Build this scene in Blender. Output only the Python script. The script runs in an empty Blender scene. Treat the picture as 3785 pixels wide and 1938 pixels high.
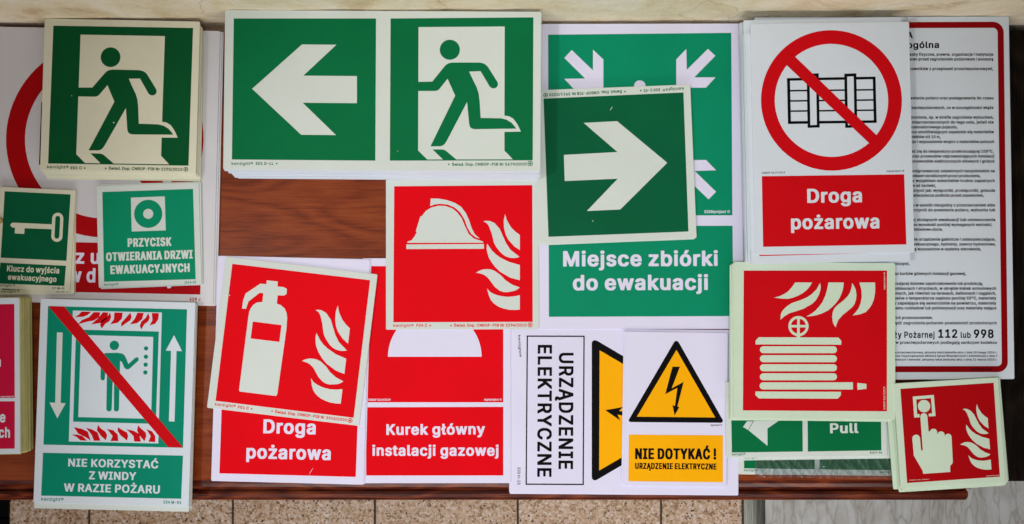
# Safety signs laid out in piles on a mahogany bench against a plaster wall, seen from above.
import bpy, bmesh, math, random
from mathutils import Vector, Matrix, noise
from mathutils.geometry import tessellate_polygon

MM = 0.001
TABLE_Z = 0.76
scene = bpy.context.scene
col = scene.collection

# ------------------------------------------------------------------ camera
cam_data = bpy.data.cameras.new('camera')
cam_data.sensor_width = 36.0
cam_data.lens = 36.0 * 2914.0 / 3785.0
cam_data.clip_start = 0.01
cam_data.clip_end = 100.0
cam = bpy.data.objects.new('camera', cam_data)
cam.location = (0, 0, TABLE_Z + 0.823)
cam.rotation_euler = (math.radians(1.0), 0, 0)
col.objects.link(cam)
scene.camera = cam

# ------------------------------------------------------------------ world, lamps, exposure
world = bpy.data.worlds.new('World')
scene.world = world
world.use_nodes = True
bg = world.node_tree.nodes['Background']
bg.inputs[0].default_value = (0.72, 0.76, 0.86, 1)
bg.inputs[1].default_value = 0.022


def area_lamp(name, loc, target, size, size_y, power, color):
    d = bpy.data.lights.new(name, 'AREA')
    d.shape = 'RECTANGLE'
    d.size, d.size_y, d.energy, d.color = size, size_y, power, color
    o = bpy.data.objects.new(name, d)
    o.location = loc
    o.rotation_euler = (Vector(target) - Vector(loc)).to_track_quat('-Z', 'Y').to_euler()
    col.objects.link(o)
    return o




def spot_lamp(name, loc, target, cone, blend, radius, power, color):
    d = bpy.data.lights.new(name, 'SPOT')
    d.spot_size, d.spot_blend, d.shadow_soft_size, d.energy, d.color = math.radians(cone), blend, radius, power, color
    o = bpy.data.objects.new(name, d)
    o.location = loc
    o.rotation_euler = (Vector(target) - Vector(loc)).to_track_quat('-Z', 'Y').to_euler()
    col.objects.link(o)
    return o


# an added overhead spot fading to dim edges, a spot from the left, daylight from a window in front, added fills for wood sheen and floor
spot_lamp('edge_falloff_spot', (0.0, -0.10, TABLE_Z + 1.25), (0.03, -0.11, TABLE_Z), 58, 0.74, 0.08, 16.0, (1.0, 1.0, 0.99))  # added spot, its cone shaped to imitate darkening towards the edges
spot_lamp('left_spot', (-0.96, -0.10, TABLE_Z + 1.80), (0.10, -0.08, TABLE_Z), 34, 0.80, 0.06, 38.0, (1.0, 0.985, 0.965))
area_lamp('window_light', (-0.05, -1.02, TABLE_Z + 1.35), (0.0, -0.15, TABLE_Z), 2.0, 1.2, 4.0, (0.95, 0.94, 1.0))
area_lamp('sheen_fill', (-1.25, -0.70, TABLE_Z + 1.35), (-0.4, -0.2, TABLE_Z), 0.9, 1.0, 2.0, (0.90, 0.88, 1.0))  # unseen fill added for a lilac sheen on the front left wood
area_lamp('floor_fill', (0.1, -1.5, TABLE_Z + 0.55), (0.1, -0.55, 0.0), 1.8, 0.5, 17.0, (1.0, 0.96, 0.91))  # unseen fill added to brighten the floor in front

vs = scene.view_settings
scene.display_settings.display_device = 'sRGB'
vs.view_transform = 'Standard'
vs.look = 'None'
vs.gamma = 1.0
vs.exposure = 0.06
vs.use_curve_mapping = False

FONT = {
'bold': {
 ' ': (188,[]),
 ',': (237,['38,-139 83,-139 108,-137 114,-131 168,58 168,81 162,87 70,91 45,88 38,82 5,-114 8,-131 13,-136']),
 '-': (502,['115,168 334,168 361,171 369,190 366,257 359,263 334,265 117,265 90,262 82,243 84,178 92,170']),
 '.': (237,['85,-24 139,-19 164,4 169,14 175,38 170,68 161,82 141,100 107,106 57,103 45,97 23,72 17,33 25,6 48,-16']),
 '/': (298,['15,-96 69,-96 94,-94 101,-88 264,516 267,531 259,550 182,554 157,551 147,543 -16,-61 -18,-74 -15,-88 -8,-94']),
 '0': (502,['206,-26 245,-27 307,-16 342,1 380,36 405,76 420,118 438,218 438,288 430,348 415,408 395,450 357,495 325,518 285,531 243,536 185,533 141,523 108,505 81,480 58,450 38,408 23,348 15,291 15,218 20,173 41,94 61,54 101,9 123,-6 168,-22', '223,71 196,84 181,99 158,139 148,173 143,208 143,301 153,353 173,400 196,425 213,435 230,438 257,425 275,408 295,370 305,336 310,301 310,208 303,163 280,109 257,84 240,74']),
 '1': (502,['77,-19 389,-20 414,-17 421,-12 424,53 416,72 309,78 309,505 301,524 274,528 170,524 57,439 54,362 62,343 89,340 116,343 170,384 179,388 179,78 52,72 44,53 46,-10 54,-17']),
 '2': (502,['64,-19 386,-20 411,-17 418,-12 421,55 413,74 212,78 361,238 388,278 409,330 414,388 403,434 376,479 351,502 316,522 289,530 249,535 201,535 151,528 109,509 92,497 67,472 47,437 34,388 36,352 44,345 124,342 151,346 156,352 162,387 177,414 199,432 221,440 243,434 261,424 281,402 289,375 283,343 256,298 34,62 31,48 34,-12 41,-17']),
 '3': (502,['194,-26 266,-24 321,-11 371,19 398,49 413,76 424,116 426,156 419,196 403,233 391,250 351,285 316,301 279,308 403,449 406,506 398,525 371,528 71,528 46,526 39,520 36,456 44,436 233,433 127,313 124,251 127,236 134,231 211,228 248,218 268,205 286,185 296,161 296,131 281,99 246,76 229,71 209,71 167,89 149,109 141,138 131,148 21,148 14,143 11,128 24,71 44,39 67,16 114,-11 154,-22']),
 '4': (502,['283,-19 340,-20 365,-17 371,-12 375,84 435,88 441,93 445,160 436,179 375,183 372,328 365,335 340,338 285,338 260,335 253,329 250,315 249,183 158,183 340,495 340,518 334,524 247,528 222,525 215,519 15,182 7,158 7,108 15,88 42,85 249,84 252,-10 260,-17']),
 '5': (502,['198,-26 242,-27 282,-22 317,-11 352,9 387,44 409,84 422,136 422,193 415,228 397,270 387,285 337,330 317,340 277,351 210,353 173,349 180,433 392,436 400,456 400,506 392,525 365,528 97,528 72,526 65,520 35,261 38,241 52,233 127,226 154,229 168,240 197,253 225,256 254,243 272,228 295,181 295,143 282,111 259,86 225,71 200,76 183,86 165,104 147,148 62,151 37,148 30,143 27,121 32,93 40,69 60,36 83,14 113,-6 160,-22']),
 '6': (502,['204,-26 246,-27 286,-22 335,-4 363,16 388,44 405,74 414,98 421,136 421,181 408,235 390,268 363,298 325,320 301,328 241,336 348,489 353,508 350,520 344,526 254,528 227,525 87,323 52,258 41,228 31,181 31,141 39,101 62,49 99,9 127,-9 166,-22', '226,68 204,76 177,99 159,138 159,178 169,205 192,230 226,246 253,235 278,213 288,195 296,161 294,136 275,99 253,79']),
 '7': (502,['98,-19 187,-17 197,-9 419,433 422,505 414,524 387,528 65,528 40,525 33,519 30,455 38,436 279,432 68,14 68,-12 75,-17']),
 '8': (502,['200,-26 249,-27 292,-22 331,-11 361,4 379,16 414,56 432,111 432,161 421,200 396,240 364,268 394,301 409,341 414,396 404,440 386,470 354,503 316,523 272,533 182,533 144,526 110,510 95,500 60,463 44,428 37,388 39,356 50,316 65,291 87,268 48,230 27,188 19,151 19,118 28,81 48,44 95,1 147,-19', '222,68 195,76 173,89 153,114 147,143 150,158 170,190 198,208 229,216 269,200 286,185 304,151 304,128 294,104 276,86 251,74', '219,311 195,321 180,334 168,356 164,381 173,405 190,425 227,441 259,428 271,418 287,386 287,366 281,349 264,326 241,314']),
 '9': (502,['132,-19 199,-20 224,-17 233,-9 365,186 400,251 414,288 421,328 421,370 408,427 393,457 363,492 335,512 299,528 249,535 204,535 164,530 137,522 102,502 74,477 54,449 39,410 31,372 31,330 42,281 64,238 97,206 129,188 156,180 211,173 102,14 102,-12 109,-17', '221,265 189,281 172,301 159,332 159,370 177,409 199,429 229,440 260,424 278,407 294,372 296,348 288,313 278,296 248,271']),
 'A': (528,['17,-19 111,-17 116,-12 164,122 316,122 360,1 370,-17 459,-20 484,-17 491,-12 494,5 486,34 308,517 301,524 204,528 179,525 170,517 -14,12 -13,-12 -6,-17', '199,218 196,222 238,342 281,220']),
 'B': (505,['61,-19 275,-20 333,-12 359,-4 399,18 434,61 450,118 450,158 443,192 424,229 383,268 409,296 422,318 430,352 430,395 419,437 407,462 379,492 362,504 325,520 275,528 63,528 38,525 31,519 28,505 28,3 36,-17', '160,78 158,209 258,210 292,194 314,169 323,150 323,128 314,108 297,91 263,78', '160,305 158,432 245,432 274,422 289,409 303,385 303,358 279,323 240,305']),
 'C': (559,['243,-26 290,-27 345,-19 385,-6 420,14 462,54 475,71 492,106 505,156 502,173 495,178 410,181 383,178 360,126 335,99 302,81 275,73 238,79 201,99 181,116 156,154 138,211 135,271 140,311 148,338 171,380 191,403 216,420 258,436 275,436 315,423 335,410 355,390 367,370 378,336 385,331 470,328 495,331 502,336 505,353 492,403 460,458 430,488 400,508 372,520 333,531 288,536 203,531 156,518 118,498 73,458 48,423 20,356 10,306 8,226 13,188 26,134 56,74 98,26 126,6 180,-17']),
 'D': (551,['61,-19 245,-20 328,-8 357,3 399,28 429,56 457,93 478,140 493,213 495,265 488,330 474,379 457,417 429,454 377,497 335,515 263,528 63,528 38,525 31,519 28,505 28,3 36,-17', '160,78 158,430 233,432 255,428 284,417 312,399 329,382 354,337 363,310 368,265 360,190 347,156 329,128 289,96 235,78']),
 'E': (467,['61,-19 373,-20 398,-17 404,-12 408,55 399,74 158,80 158,207 378,210 384,216 388,230 388,283 384,297 378,302 158,306 158,432 397,436 405,455 405,505 397,524 370,528 63,528 38,525 31,519 28,505 28,3 36,-17']),
 'F': (459,['61,-19 123,-20 148,-17 154,-12 158,3 158,199 343,200 368,202 375,210 378,275 369,294 158,298 158,432 394,436 403,455 403,505 394,524 368,528 63,528 38,525 31,519 28,505 28,3 36,-17']),
 'G': (569,['243,-26 290,-27 348,-19 382,-9 422,14 465,54 485,84 500,123 508,158 508,266 500,273 475,276 285,276 260,273 253,268 250,201 258,181 380,176 372,146 352,114 325,91 288,76 250,76 201,99 166,136 148,171 138,211 135,238 135,271 143,321 156,355 178,390 203,413 231,428 258,436 275,436 325,415 355,385 383,331 473,328 498,331 505,336 507,350 495,398 482,425 457,460 407,503 370,520 330,531 285,536 200,531 148,515 113,495 68,453 46,420 25,373 10,306 8,226 18,163 33,114 61,66 101,24 138,-1 190,-19']),
 'H': (566,['61,-19 123,-20 148,-17 154,-12 158,3 160,213 359,212 360,3 363,-12 370,-17 395,-20 455,-20 480,-17 487,-12 490,3 490,505 482,524 395,528 370,525 363,519 358,310 158,311 158,505 154,519 148,525 123,528 63,528 38,525 31,519 28,505 28,3 36,-17']),
 'I': (349,['32,-19 266,-20 291,-17 298,-12 301,3 298,69 291,75 216,80 216,430 291,435 298,441 301,505 293,524 266,528 34,528 9,525 2,519 -1,505 2,441 9,435 86,430 86,80 9,75 2,69 -1,55 2,-12 9,-17']),
 'J': (445,['164,-26 246,-22 295,-4 335,31 357,71 368,121 368,506 360,525 273,528 248,526 241,518 238,123 227,99 215,84 197,74 181,71 149,89 131,126 131,171 122,190 36,193 11,191 4,185 1,126 8,83 24,46 36,29 84,-9 123,-22']),
 'K': (515,['61,-19 123,-20 148,-17 154,-12 158,3 158,158 193,194 346,-17 445,-20 470,-17 477,-12 479,2 474,19 283,286 469,486 477,506 474,519 469,524 443,528 336,524 159,333 154,519 148,525 123,528 63,528 38,525 31,519 28,505 28,3 36,-17']),
 'L': (442,['61,-19 358,-20 384,-17 393,3 393,55 389,69 383,75 158,78 158,505 154,519 148,525 38,525 31,519 28,505 28,3 36,-17']),
 'M': (677,['61,-19 120,-20 145,-17 152,-12 155,3 156,237 256,-12 263,-17 288,-20 340,-20 367,-17 374,-7 471,242 473,3 476,-12 483,-17 508,-20 565,-20 590,-17 597,-12 600,3 600,505 592,524 478,528 453,525 446,519 315,182 182,519 175,525 150,528 63,528 38,525 31,519 28,505 28,3 36,-17']),
 'N': (572,['61,-19 123,-20 148,-17 155,-10 158,299 361,-17 460,-20 485,-17 492,-12 495,3 495,505 487,524 400,528 375,525 368,519 365,505 364,211 162,524 63,528 38,525 31,519 28,505 28,3 36,-17']),
 'O': (582,['243,-26 288,-27 345,-19 390,-4 432,24 465,56 487,89 510,143 523,201 525,286 520,323 507,375 482,428 462,455 432,485 407,503 353,526 313,533 248,536 190,528 156,518 108,490 76,460 48,423 20,356 10,306 8,226 13,188 31,121 56,74 96,29 126,6 180,-17', '258,73 226,84 201,99 166,136 148,171 140,198 135,271 138,298 148,338 181,393 221,423 258,436 275,436 330,413 355,390 372,365 387,333 395,301 398,228 387,176 357,121 330,96 302,81 275,73']),
 'P': (493,['61,-19 123,-20 148,-17 154,-12 158,3 158,164 250,165 323,175 372,198 402,226 414,243 427,268 440,320 440,375 435,402 422,439 409,459 384,487 359,504 320,520 270,528 63,528 38,525 31,519 28,505 28,3 36,-17', '160,262 158,432 240,432 267,424 287,412 307,382 313,360 310,322 292,288 277,276 243,262']),
 'R': (498,['61,-19 123,-20 148,-17 154,-12 160,178 222,177 321,-9 328,-17 425,-20 450,-17 457,-12 457,14 356,198 384,216 414,248 435,295 443,340 440,385 429,427 407,467 367,502 323,520 273,528 63,528 38,525 31,519 28,505 28,3 36,-17', '160,275 158,432 243,432 269,424 289,412 302,397 313,370 313,335 294,298 272,283 245,275']),
 'S': (495,['196,-28 251,-29 293,-24 328,-16 370,4 418,52 430,77 441,121 441,156 428,205 415,225 388,253 365,268 320,288 196,324 169,339 149,364 148,386 161,410 191,430 218,439 243,436 278,420 298,398 306,369 314,362 398,359 423,361 430,367 433,391 428,416 418,445 403,468 360,505 303,529 211,536 151,529 111,515 81,498 46,463 29,430 21,396 21,349 29,317 44,289 69,264 126,232 270,188 293,175 310,155 313,131 300,104 280,87 231,69 206,71 161,92 146,109 138,126 135,148 130,153 41,156 16,154 9,148 6,126 19,74 34,47 61,17 86,-1 114,-13 153,-24']),
 'T': (497,['192,-19 254,-20 279,-17 287,-10 290,432 441,436 449,455 449,505 441,524 414,528 34,528 9,525 2,519 -1,455 7,436 159,432 159,3 167,-17']),
 'U': (566,['233,-28 308,-26 367,-13 419,17 449,47 474,90 490,157 490,507 482,526 395,529 370,527 363,521 360,507 360,162 352,135 337,110 314,90 270,72 238,74 193,97 173,120 158,157 158,507 154,521 148,527 123,529 63,529 38,527 31,521 28,507 28,154 41,95 66,50 116,5 151,-13 178,-21']),
 'W': (735,['155,-19 229,-20 254,-17 261,-12 342,289 425,-12 431,-17 456,-20 556,-17 561,-12 571,25 694,472 701,505 698,519 691,525 666,528 606,528 581,525 572,517 492,208 411,518 406,524 309,528 284,525 275,517 193,211 113,519 106,525 81,528 -8,524 -14,518 -14,495 121,-2 130,-17']),
 'X': (523,['19,-19 117,-17 236,154 356,-17 453,-20 478,-17 485,-12 485,14 316,260 321,274 475,493 477,507 470,524 443,528 346,524 238,370 130,524 33,528 8,525 1,519 1,493 161,262 157,253 -11,14 -11,-12 -4,-17']),
 'Y': (521,['205,-19 266,-20 291,-17 298,-12 301,3 302,202 481,488 486,507 478,524 451,528 355,524 236,335 118,524 21,528 -4,525 -10,519 -14,505 -8,486 171,199 171,3 180,-17']),
 'Z': (487,['43,-19 398,-20 423,-17 430,-12 433,55 425,74 173,80 425,446 430,465 430,505 422,524 395,528 43,528 18,525 11,519 8,455 16,436 267,432 13,62 10,48 13,-12 20,-17']),
 'a': (438,['139,-28 205,-26 245,-14 253,-19 278,-21 333,-21 358,-19 365,-11 368,281 363,306 350,338 335,358 307,381 278,394 215,404 170,404 118,396 94,388 59,368 31,341 10,304 10,281 16,275 73,256 98,254 125,257 154,293 193,311 222,301 240,278 243,256 235,250 100,229 56,213 16,178 3,149 -2,124 -2,91 5,56 19,30 39,7 69,-13 100,-24', '163,66 131,85 125,96 129,121 146,136 175,146 242,156 243,126 225,92 190,70']),
 'b': (473,['208,-28 273,-26 319,-13 357,12 387,47 410,97 423,162 423,217 410,279 392,321 374,346 342,376 314,391 273,402 210,404 170,399 146,390 145,507 137,526 110,529 30,527 23,521 20,507 23,-11 30,-18 55,-21 135,-18 144,-11 163,-21', '218,67 186,82 166,105 148,149 145,212 156,254 176,286 206,306 225,309 262,289 284,254 295,217 295,162 289,137 269,97 247,77']),
 'c': (444,['185,-28 227,-28 269,-23 319,-5 344,12 371,42 389,75 394,97 392,114 386,121 334,134 282,134 249,85 229,72 204,67 167,85 140,125 129,164 132,227 147,266 177,299 202,309 234,301 256,284 272,250 279,244 329,244 379,257 391,265 394,279 391,294 364,344 341,366 319,381 269,399 229,404 162,402 127,394 97,381 72,364 32,316 20,291 4,232 2,164 9,119 20,85 42,45 72,12 97,-5 137,-21']),
 'd': (473,['175,-28 239,-26 279,-13 289,-18 314,-21 369,-21 394,-18 401,-13 404,2 404,507 396,526 314,529 289,527 282,521 279,390 254,399 217,404 152,402 117,394 95,384 67,364 42,336 22,301 4,234 2,162 12,107 25,70 45,37 87,-3 127,-21', '204,67 170,82 150,105 132,149 129,214 140,254 160,286 185,304 209,309 244,291 259,274 271,249 279,214 279,167 271,130 254,97 236,80']),
 'e': (453,['190,-28 259,-26 287,-21 326,-5 349,10 371,32 391,65 397,87 394,104 379,112 339,122 282,122 259,87 249,80 219,67 204,67 177,77 160,90 137,125 132,142 134,149 369,149 394,152 401,157 404,172 402,237 394,274 374,324 364,339 319,379 294,391 249,402 184,404 144,399 117,391 75,366 40,329 20,291 2,212 2,162 14,99 25,72 47,37 72,12 107,-10 137,-21', '137,242 135,249 150,276 167,294 199,309 212,309 239,296 256,279 272,247 269,242']),
 'g': (474,['180,-170 254,-168 314,-155 356,-130 381,-102 391,-85 404,-36 404,377 396,396 317,399 290,396 282,388 254,399 214,404 179,404 129,397 77,371 37,329 17,289 2,217 4,147 20,88 50,40 85,10 110,-2 139,-11 212,-16 252,-11 279,-1 277,-28 264,-52 231,-72 212,-78 192,-76 162,-62 124,-23 77,-23 22,-56 19,-71 27,-95 72,-140 127,-163', '199,79 167,95 147,118 129,167 129,217 135,241 152,276 172,296 209,309 241,294 261,271 269,256 279,222 279,164 271,135 256,108 226,85']),
 'h': (459,['53,-19 110,-20 135,-17 142,-12 145,3 148,250 163,282 176,294 203,308 215,308 237,297 254,277 263,255 263,3 266,-12 273,-17 298,-20 380,-17 387,-12 390,3 390,258 374,327 362,349 332,379 293,398 215,405 175,400 146,391 145,505 142,519 135,525 30,525 23,519 20,505 20,3 28,-17']),
 'i': (215,['54,-19 136,-17 143,-12 146,3 146,378 143,392 136,398 31,398 24,392 21,378 21,3 29,-17', '74,423 126,428 148,446 156,461 159,490 153,512 133,534 123,539 96,542 46,540 34,534 14,512 9,475 19,446 42,428']),
 'j': (215,['-9,-162 48,-160 94,-145 122,-120 140,-80 145,-58 145,377 142,392 135,397 55,400 30,397 23,390 20,-40 7,-62 -5,-68 -34,-71 -42,-90 -39,-155 -32,-160', '76,423 124,428 134,433 154,458 158,472 154,509 147,522 124,539 85,545 45,540 33,534 13,509 8,480 16,450 43,428']),
 'k': (429,['53,-19 110,-20 135,-17 142,-12 145,3 145,128 148,132 268,-17 295,-20 393,-17 399,-12 403,3 399,17 243,215 389,366 389,392 383,398 358,400 261,397 146,283 145,505 142,519 135,525 30,525 23,519 20,505 20,3 28,-17']),
 'l': (238,['121,-22 198,-17 209,-9 213,5 199,67 193,73 151,73 145,95 145,505 142,519 135,525 30,525 23,519 20,505 20,68 28,33 38,13 56,-4 85,-17']),
 'm': (659,['53,-19 110,-20 135,-17 142,-12 145,3 148,258 158,282 176,299 200,310 222,299 232,289 243,265 243,3 251,-17 333,-20 358,-17 364,-12 368,3 368,260 381,287 393,299 418,310 449,294 463,270 463,3 466,-12 473,-17 498,-20 582,-17 590,3 590,268 583,312 564,352 544,374 527,387 495,400 460,405 388,402 353,392 322,371 284,397 240,405 173,402 145,392 135,398 110,400 28,397 20,378 20,3 28,-17']),
 'n': (458,['53,-19 110,-20 135,-17 142,-12 145,3 148,250 163,282 176,294 203,308 215,308 237,297 254,277 263,255 263,3 266,-12 273,-17 298,-20 355,-20 380,-17 387,-12 390,3 388,278 369,337 332,379 293,398 240,405 190,402 145,390 135,398 110,400 55,400 30,398 23,392 20,378 20,3 28,-17']),
 'o': (464,['185,-28 227,-28 269,-23 304,-13 334,5 364,32 386,65 402,102 412,147 412,227 404,264 386,311 364,344 334,371 304,389 269,399 229,404 162,402 127,394 97,381 72,364 32,316 20,291 4,232 2,164 9,119 20,85 42,45 72,12 97,-5 137,-21', '204,67 167,85 147,110 132,149 129,212 140,251 160,284 192,306 212,309 234,301 251,289 271,261 287,209 287,167 274,120 256,92 229,72']),
 'p': (473,['53,-162 110,-163 135,-160 142,-155 146,-13 170,-23 208,-28 275,-25 314,-15 342,0 374,30 402,75 415,117 423,162 423,217 410,280 382,337 357,364 319,389 285,400 243,405 188,402 145,390 135,397 110,400 55,400 30,397 23,392 20,377 20,-140 28,-160', '218,67 188,80 166,105 148,150 145,212 156,254 168,277 188,297 223,310 252,297 272,277 284,254 295,217 295,162 287,130 269,98 239,73']),
 'r': (308,['53,-19 110,-20 135,-17 142,-12 145,3 148,252 161,279 193,302 265,305 272,311 275,382 267,402 200,405 163,400 143,392 135,398 110,400 55,400 30,398 23,392 20,378 20,3 28,-17']),
 's': (414,['159,-28 203,-28 246,-23 302,-3 320,10 345,37 361,77 363,124 358,147 347,171 327,194 290,216 171,247 149,260 141,272 141,281 151,296 183,312 193,312 215,301 246,259 293,259 338,269 352,277 356,292 353,307 330,351 297,381 251,399 166,404 96,391 64,374 36,346 18,307 16,254 21,232 34,205 59,180 116,154 210,131 222,124 235,109 232,92 220,80 183,64 149,77 136,90 125,116 116,124 68,124 21,114 6,106 3,92 11,60 24,35 46,10 89,-15 118,-23']),
 't': (276,['150,-23 214,-22 238,-16 244,-9 246,3 231,65 224,71 199,73 171,71 159,86 159,303 226,308 233,314 236,328 234,388 226,396 160,399 159,468 151,488 124,491 41,488 35,483 31,468 31,399 -16,396 -23,390 -26,376 -24,316 -16,308 31,303 31,86 39,46 47,27 75,-3 100,-16']),
 'u': (459,['163,-24 225,-23 265,-10 275,-18 300,-20 355,-20 380,-18 387,-12 390,2 390,377 382,397 298,400 273,397 266,392 263,377 263,132 247,98 227,81 200,70 168,86 148,122 145,377 142,392 135,397 110,400 55,400 30,397 23,392 20,377 20,117 33,58 56,21 81,-2 115,-18']),
 'w': (616,['138,-19 198,-20 223,-17 229,-12 283,177 338,-12 345,-17 370,-20 454,-17 463,-5 573,358 577,378 574,392 568,398 543,400 483,400 458,398 451,392 398,208 347,392 340,398 315,400 228,397 220,388 170,208 117,392 110,398 85,400 -2,397 -10,378 -7,365 106,-7 113,-17']),
 'y': (438,['71,-164 107,-165 157,-157 184,-142 219,-102 234,-72 402,366 404,379 397,397 307,400 282,397 276,392 195,172 114,392 107,397 82,400 20,400 -5,397 -12,392 -15,377 -12,363 127,0 117,-34 107,-54 97,-64 40,-68 31,-76 15,-138 18,-152 35,-160']),
 'z': (429,['42,-19 337,-20 362,-17 369,-12 372,55 364,74 180,78 361,316 364,378 356,397 329,400 49,400 24,398 17,392 14,325 22,306 199,300 12,59 9,45 12,-12 19,-17']),
 '©': (685,['287,-12 346,-13 398,-3 433,10 475,35 518,73 548,113 568,153 583,210 586,275 581,312 565,362 543,404 513,442 468,479 413,507 361,520 298,522 248,515 199,497 162,474 117,434 89,397 64,344 53,302 51,225 56,195 72,145 97,100 142,50 184,20 238,-3', '296,57 247,70 222,83 199,98 164,133 144,163 128,200 121,235 121,275 126,300 144,347 164,377 197,409 237,434 273,447 301,452 336,452 388,439 418,424 443,407 470,379 488,354 511,300 516,272 516,237 511,210 493,163 473,133 440,100 415,83 366,62 341,57', '292,103 348,102 378,110 405,125 440,163 458,207 456,227 391,227 375,195 358,180 328,170 313,170 274,185 247,215 236,245 242,282 254,304 272,322 303,337 326,340 363,327 383,309 394,283 465,283 458,322 440,352 405,384 353,405 288,405 267,399 237,384 219,372 194,344 179,317 171,290 168,232 177,198 189,173 199,158 234,125 264,110']),
 'ó': (464,['185,-28 227,-28 269,-23 304,-13 334,5 364,32 386,65 402,102 412,147 412,227 404,264 386,311 364,344 334,371 304,389 269,399 229,404 162,402 127,394 97,381 72,364 32,316 20,291 4,232 2,164 9,119 20,85 42,45 72,12 97,-5 137,-21', '204,67 167,85 147,110 132,149 129,212 140,251 160,284 192,306 212,309 234,301 251,289 271,261 287,209 287,167 274,120 256,92 229,72', '182,410 256,412 326,515 326,541 319,547 294,549 202,546 152,446 149,432 157,412']),
 'ą': (438,['281,-164 350,-160 380,-149 388,-130 385,-111 365,-68 313,-65 316,-56 331,-41 365,-14 368,0 368,282 360,315 342,349 317,374 265,397 178,405 113,395 71,377 34,344 14,312 9,292 11,278 16,273 70,257 123,257 141,282 159,297 188,310 203,310 232,292 243,270 243,255 218,245 130,235 85,225 39,202 19,182 3,150 -2,125 3,65 24,23 54,-4 79,-17 135,-28 200,-26 185,-73 196,-124 211,-142 236,-157', '168,65 139,78 126,93 125,115 131,124 144,134 170,145 242,154 243,127 227,96 207,78']),
 'Ć': (559,['243,-26 290,-27 345,-19 385,-6 420,14 462,54 475,71 492,106 505,156 502,173 495,178 410,181 383,178 360,126 335,99 302,81 275,73 238,79 201,99 181,116 156,154 138,211 135,271 140,311 148,338 171,380 191,403 216,420 258,436 275,436 315,423 335,410 355,390 367,370 378,336 385,331 470,328 495,331 502,336 505,353 492,403 460,458 430,488 400,508 372,520 333,531 288,536 203,531 156,518 118,498 73,458 48,423 20,356 10,306 8,226 13,188 26,134 56,74 98,26 126,6 180,-17', '241,539 315,541 385,644 385,670 378,676 353,678 261,675 211,575 208,561 216,541']),
 'ć': (444,['185,-28 227,-28 269,-23 319,-5 344,12 371,42 389,75 394,97 392,114 386,121 334,134 282,134 249,85 229,72 204,67 167,85 140,125 129,164 132,227 147,266 177,299 202,309 234,301 256,284 272,250 279,244 329,244 379,257 391,265 394,279 391,294 364,344 341,366 319,381 269,399 229,404 162,402 127,394 97,381 72,364 32,316 20,291 4,232 2,164 9,119 20,85 42,45 72,12 97,-5 137,-21', '182,410 256,412 326,515 326,541 319,547 294,549 202,546 152,446 149,432 157,412']),
 'ę': (453,['282,-168 352,-163 381,-153 389,-145 389,-121 371,-76 364,-71 317,-71 314,-63 366,15 386,52 397,87 394,104 379,112 337,122 282,122 259,87 249,80 219,67 204,67 177,77 157,92 137,125 132,147 396,152 404,172 404,214 394,274 386,299 364,339 334,369 294,391 224,404 184,404 134,397 92,379 75,366 40,329 20,291 2,212 2,162 14,99 40,47 82,5 107,-10 137,-21 199,-29 187,-73 187,-91 197,-128 215,-148 237,-160', '137,242 135,249 150,276 167,294 199,309 212,309 239,296 256,279 272,247 269,242']),
 'ł': (256,['132,-22 194,-20 211,-17 221,-7 224,8 211,67 204,73 162,73 156,93 156,278 213,316 216,380 208,399 157,401 156,505 148,524 121,528 41,525 35,519 31,505 31,328 -23,292 -26,228 -18,208 31,207 31,68 45,21 67,-4 80,-12']),
 'Ś': (495,['196,-28 251,-29 293,-24 328,-16 370,4 418,52 430,77 441,121 441,156 428,205 415,225 388,253 365,268 320,288 196,324 169,339 149,364 148,386 161,410 191,430 218,439 243,436 278,420 298,398 306,369 314,362 398,359 423,361 430,367 433,391 428,416 418,445 403,468 360,505 303,529 211,536 151,529 111,515 81,498 46,463 29,430 21,396 21,349 29,317 44,289 69,264 126,232 270,188 293,175 310,155 313,131 300,104 280,87 231,69 206,71 161,92 146,109 138,126 135,148 130,153 41,156 16,154 9,148 6,126 19,74 34,47 61,17 86,-1 114,-13 153,-24', '196,539 273,542 340,642 343,656 340,670 333,676 308,679 219,675 189,620 164,560 166,547 171,542']),
 'ś': (414,['159,-28 203,-28 246,-23 302,-3 320,10 345,37 361,77 363,124 358,147 347,171 327,194 290,216 171,247 149,260 141,272 141,281 151,296 183,312 193,312 215,301 246,259 293,259 338,269 352,277 356,292 353,307 330,351 297,381 251,399 166,404 96,391 64,374 36,346 18,307 16,254 21,232 34,205 59,180 116,154 210,131 222,124 235,109 232,92 220,80 183,64 149,77 136,90 125,116 116,124 68,124 21,114 6,106 3,92 11,60 24,35 46,10 89,-15 118,-23', '161,410 235,412 305,515 305,541 298,547 273,549 181,546 131,446 128,432 136,412']),
 'ź': (429,['42,-19 337,-20 362,-17 369,-12 372,55 364,74 180,78 361,316 364,378 356,397 329,400 49,400 24,398 17,392 14,325 22,306 199,300 12,59 9,45 12,-12 19,-17', '162,411 236,413 306,516 306,542 299,548 274,550 182,547 132,447 129,432 137,413']),
 'Ż': (487,['43,-19 398,-20 423,-17 430,-12 433,55 425,74 173,80 425,446 430,465 430,505 422,524 395,528 43,528 18,525 11,519 8,455 16,436 267,432 13,62 10,48 13,-12 20,-17', '208,553 262,558 275,566 287,581 295,615 290,639 272,662 255,670 230,673 183,670 171,664 151,644 145,602 153,578 176,558']),
 'ż': (429,['42,-19 337,-20 362,-17 369,-12 372,55 364,74 180,78 361,316 364,378 356,397 329,400 49,400 24,398 17,392 14,325 22,306 199,300 12,59 9,45 12,-12 19,-17', '177,423 229,428 239,433 256,453 262,475 259,507 254,517 226,539 199,542 149,540 137,534 117,512 112,478 125,443 145,428']),
},
'mid': {
 ' ': (188,[]),
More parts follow.
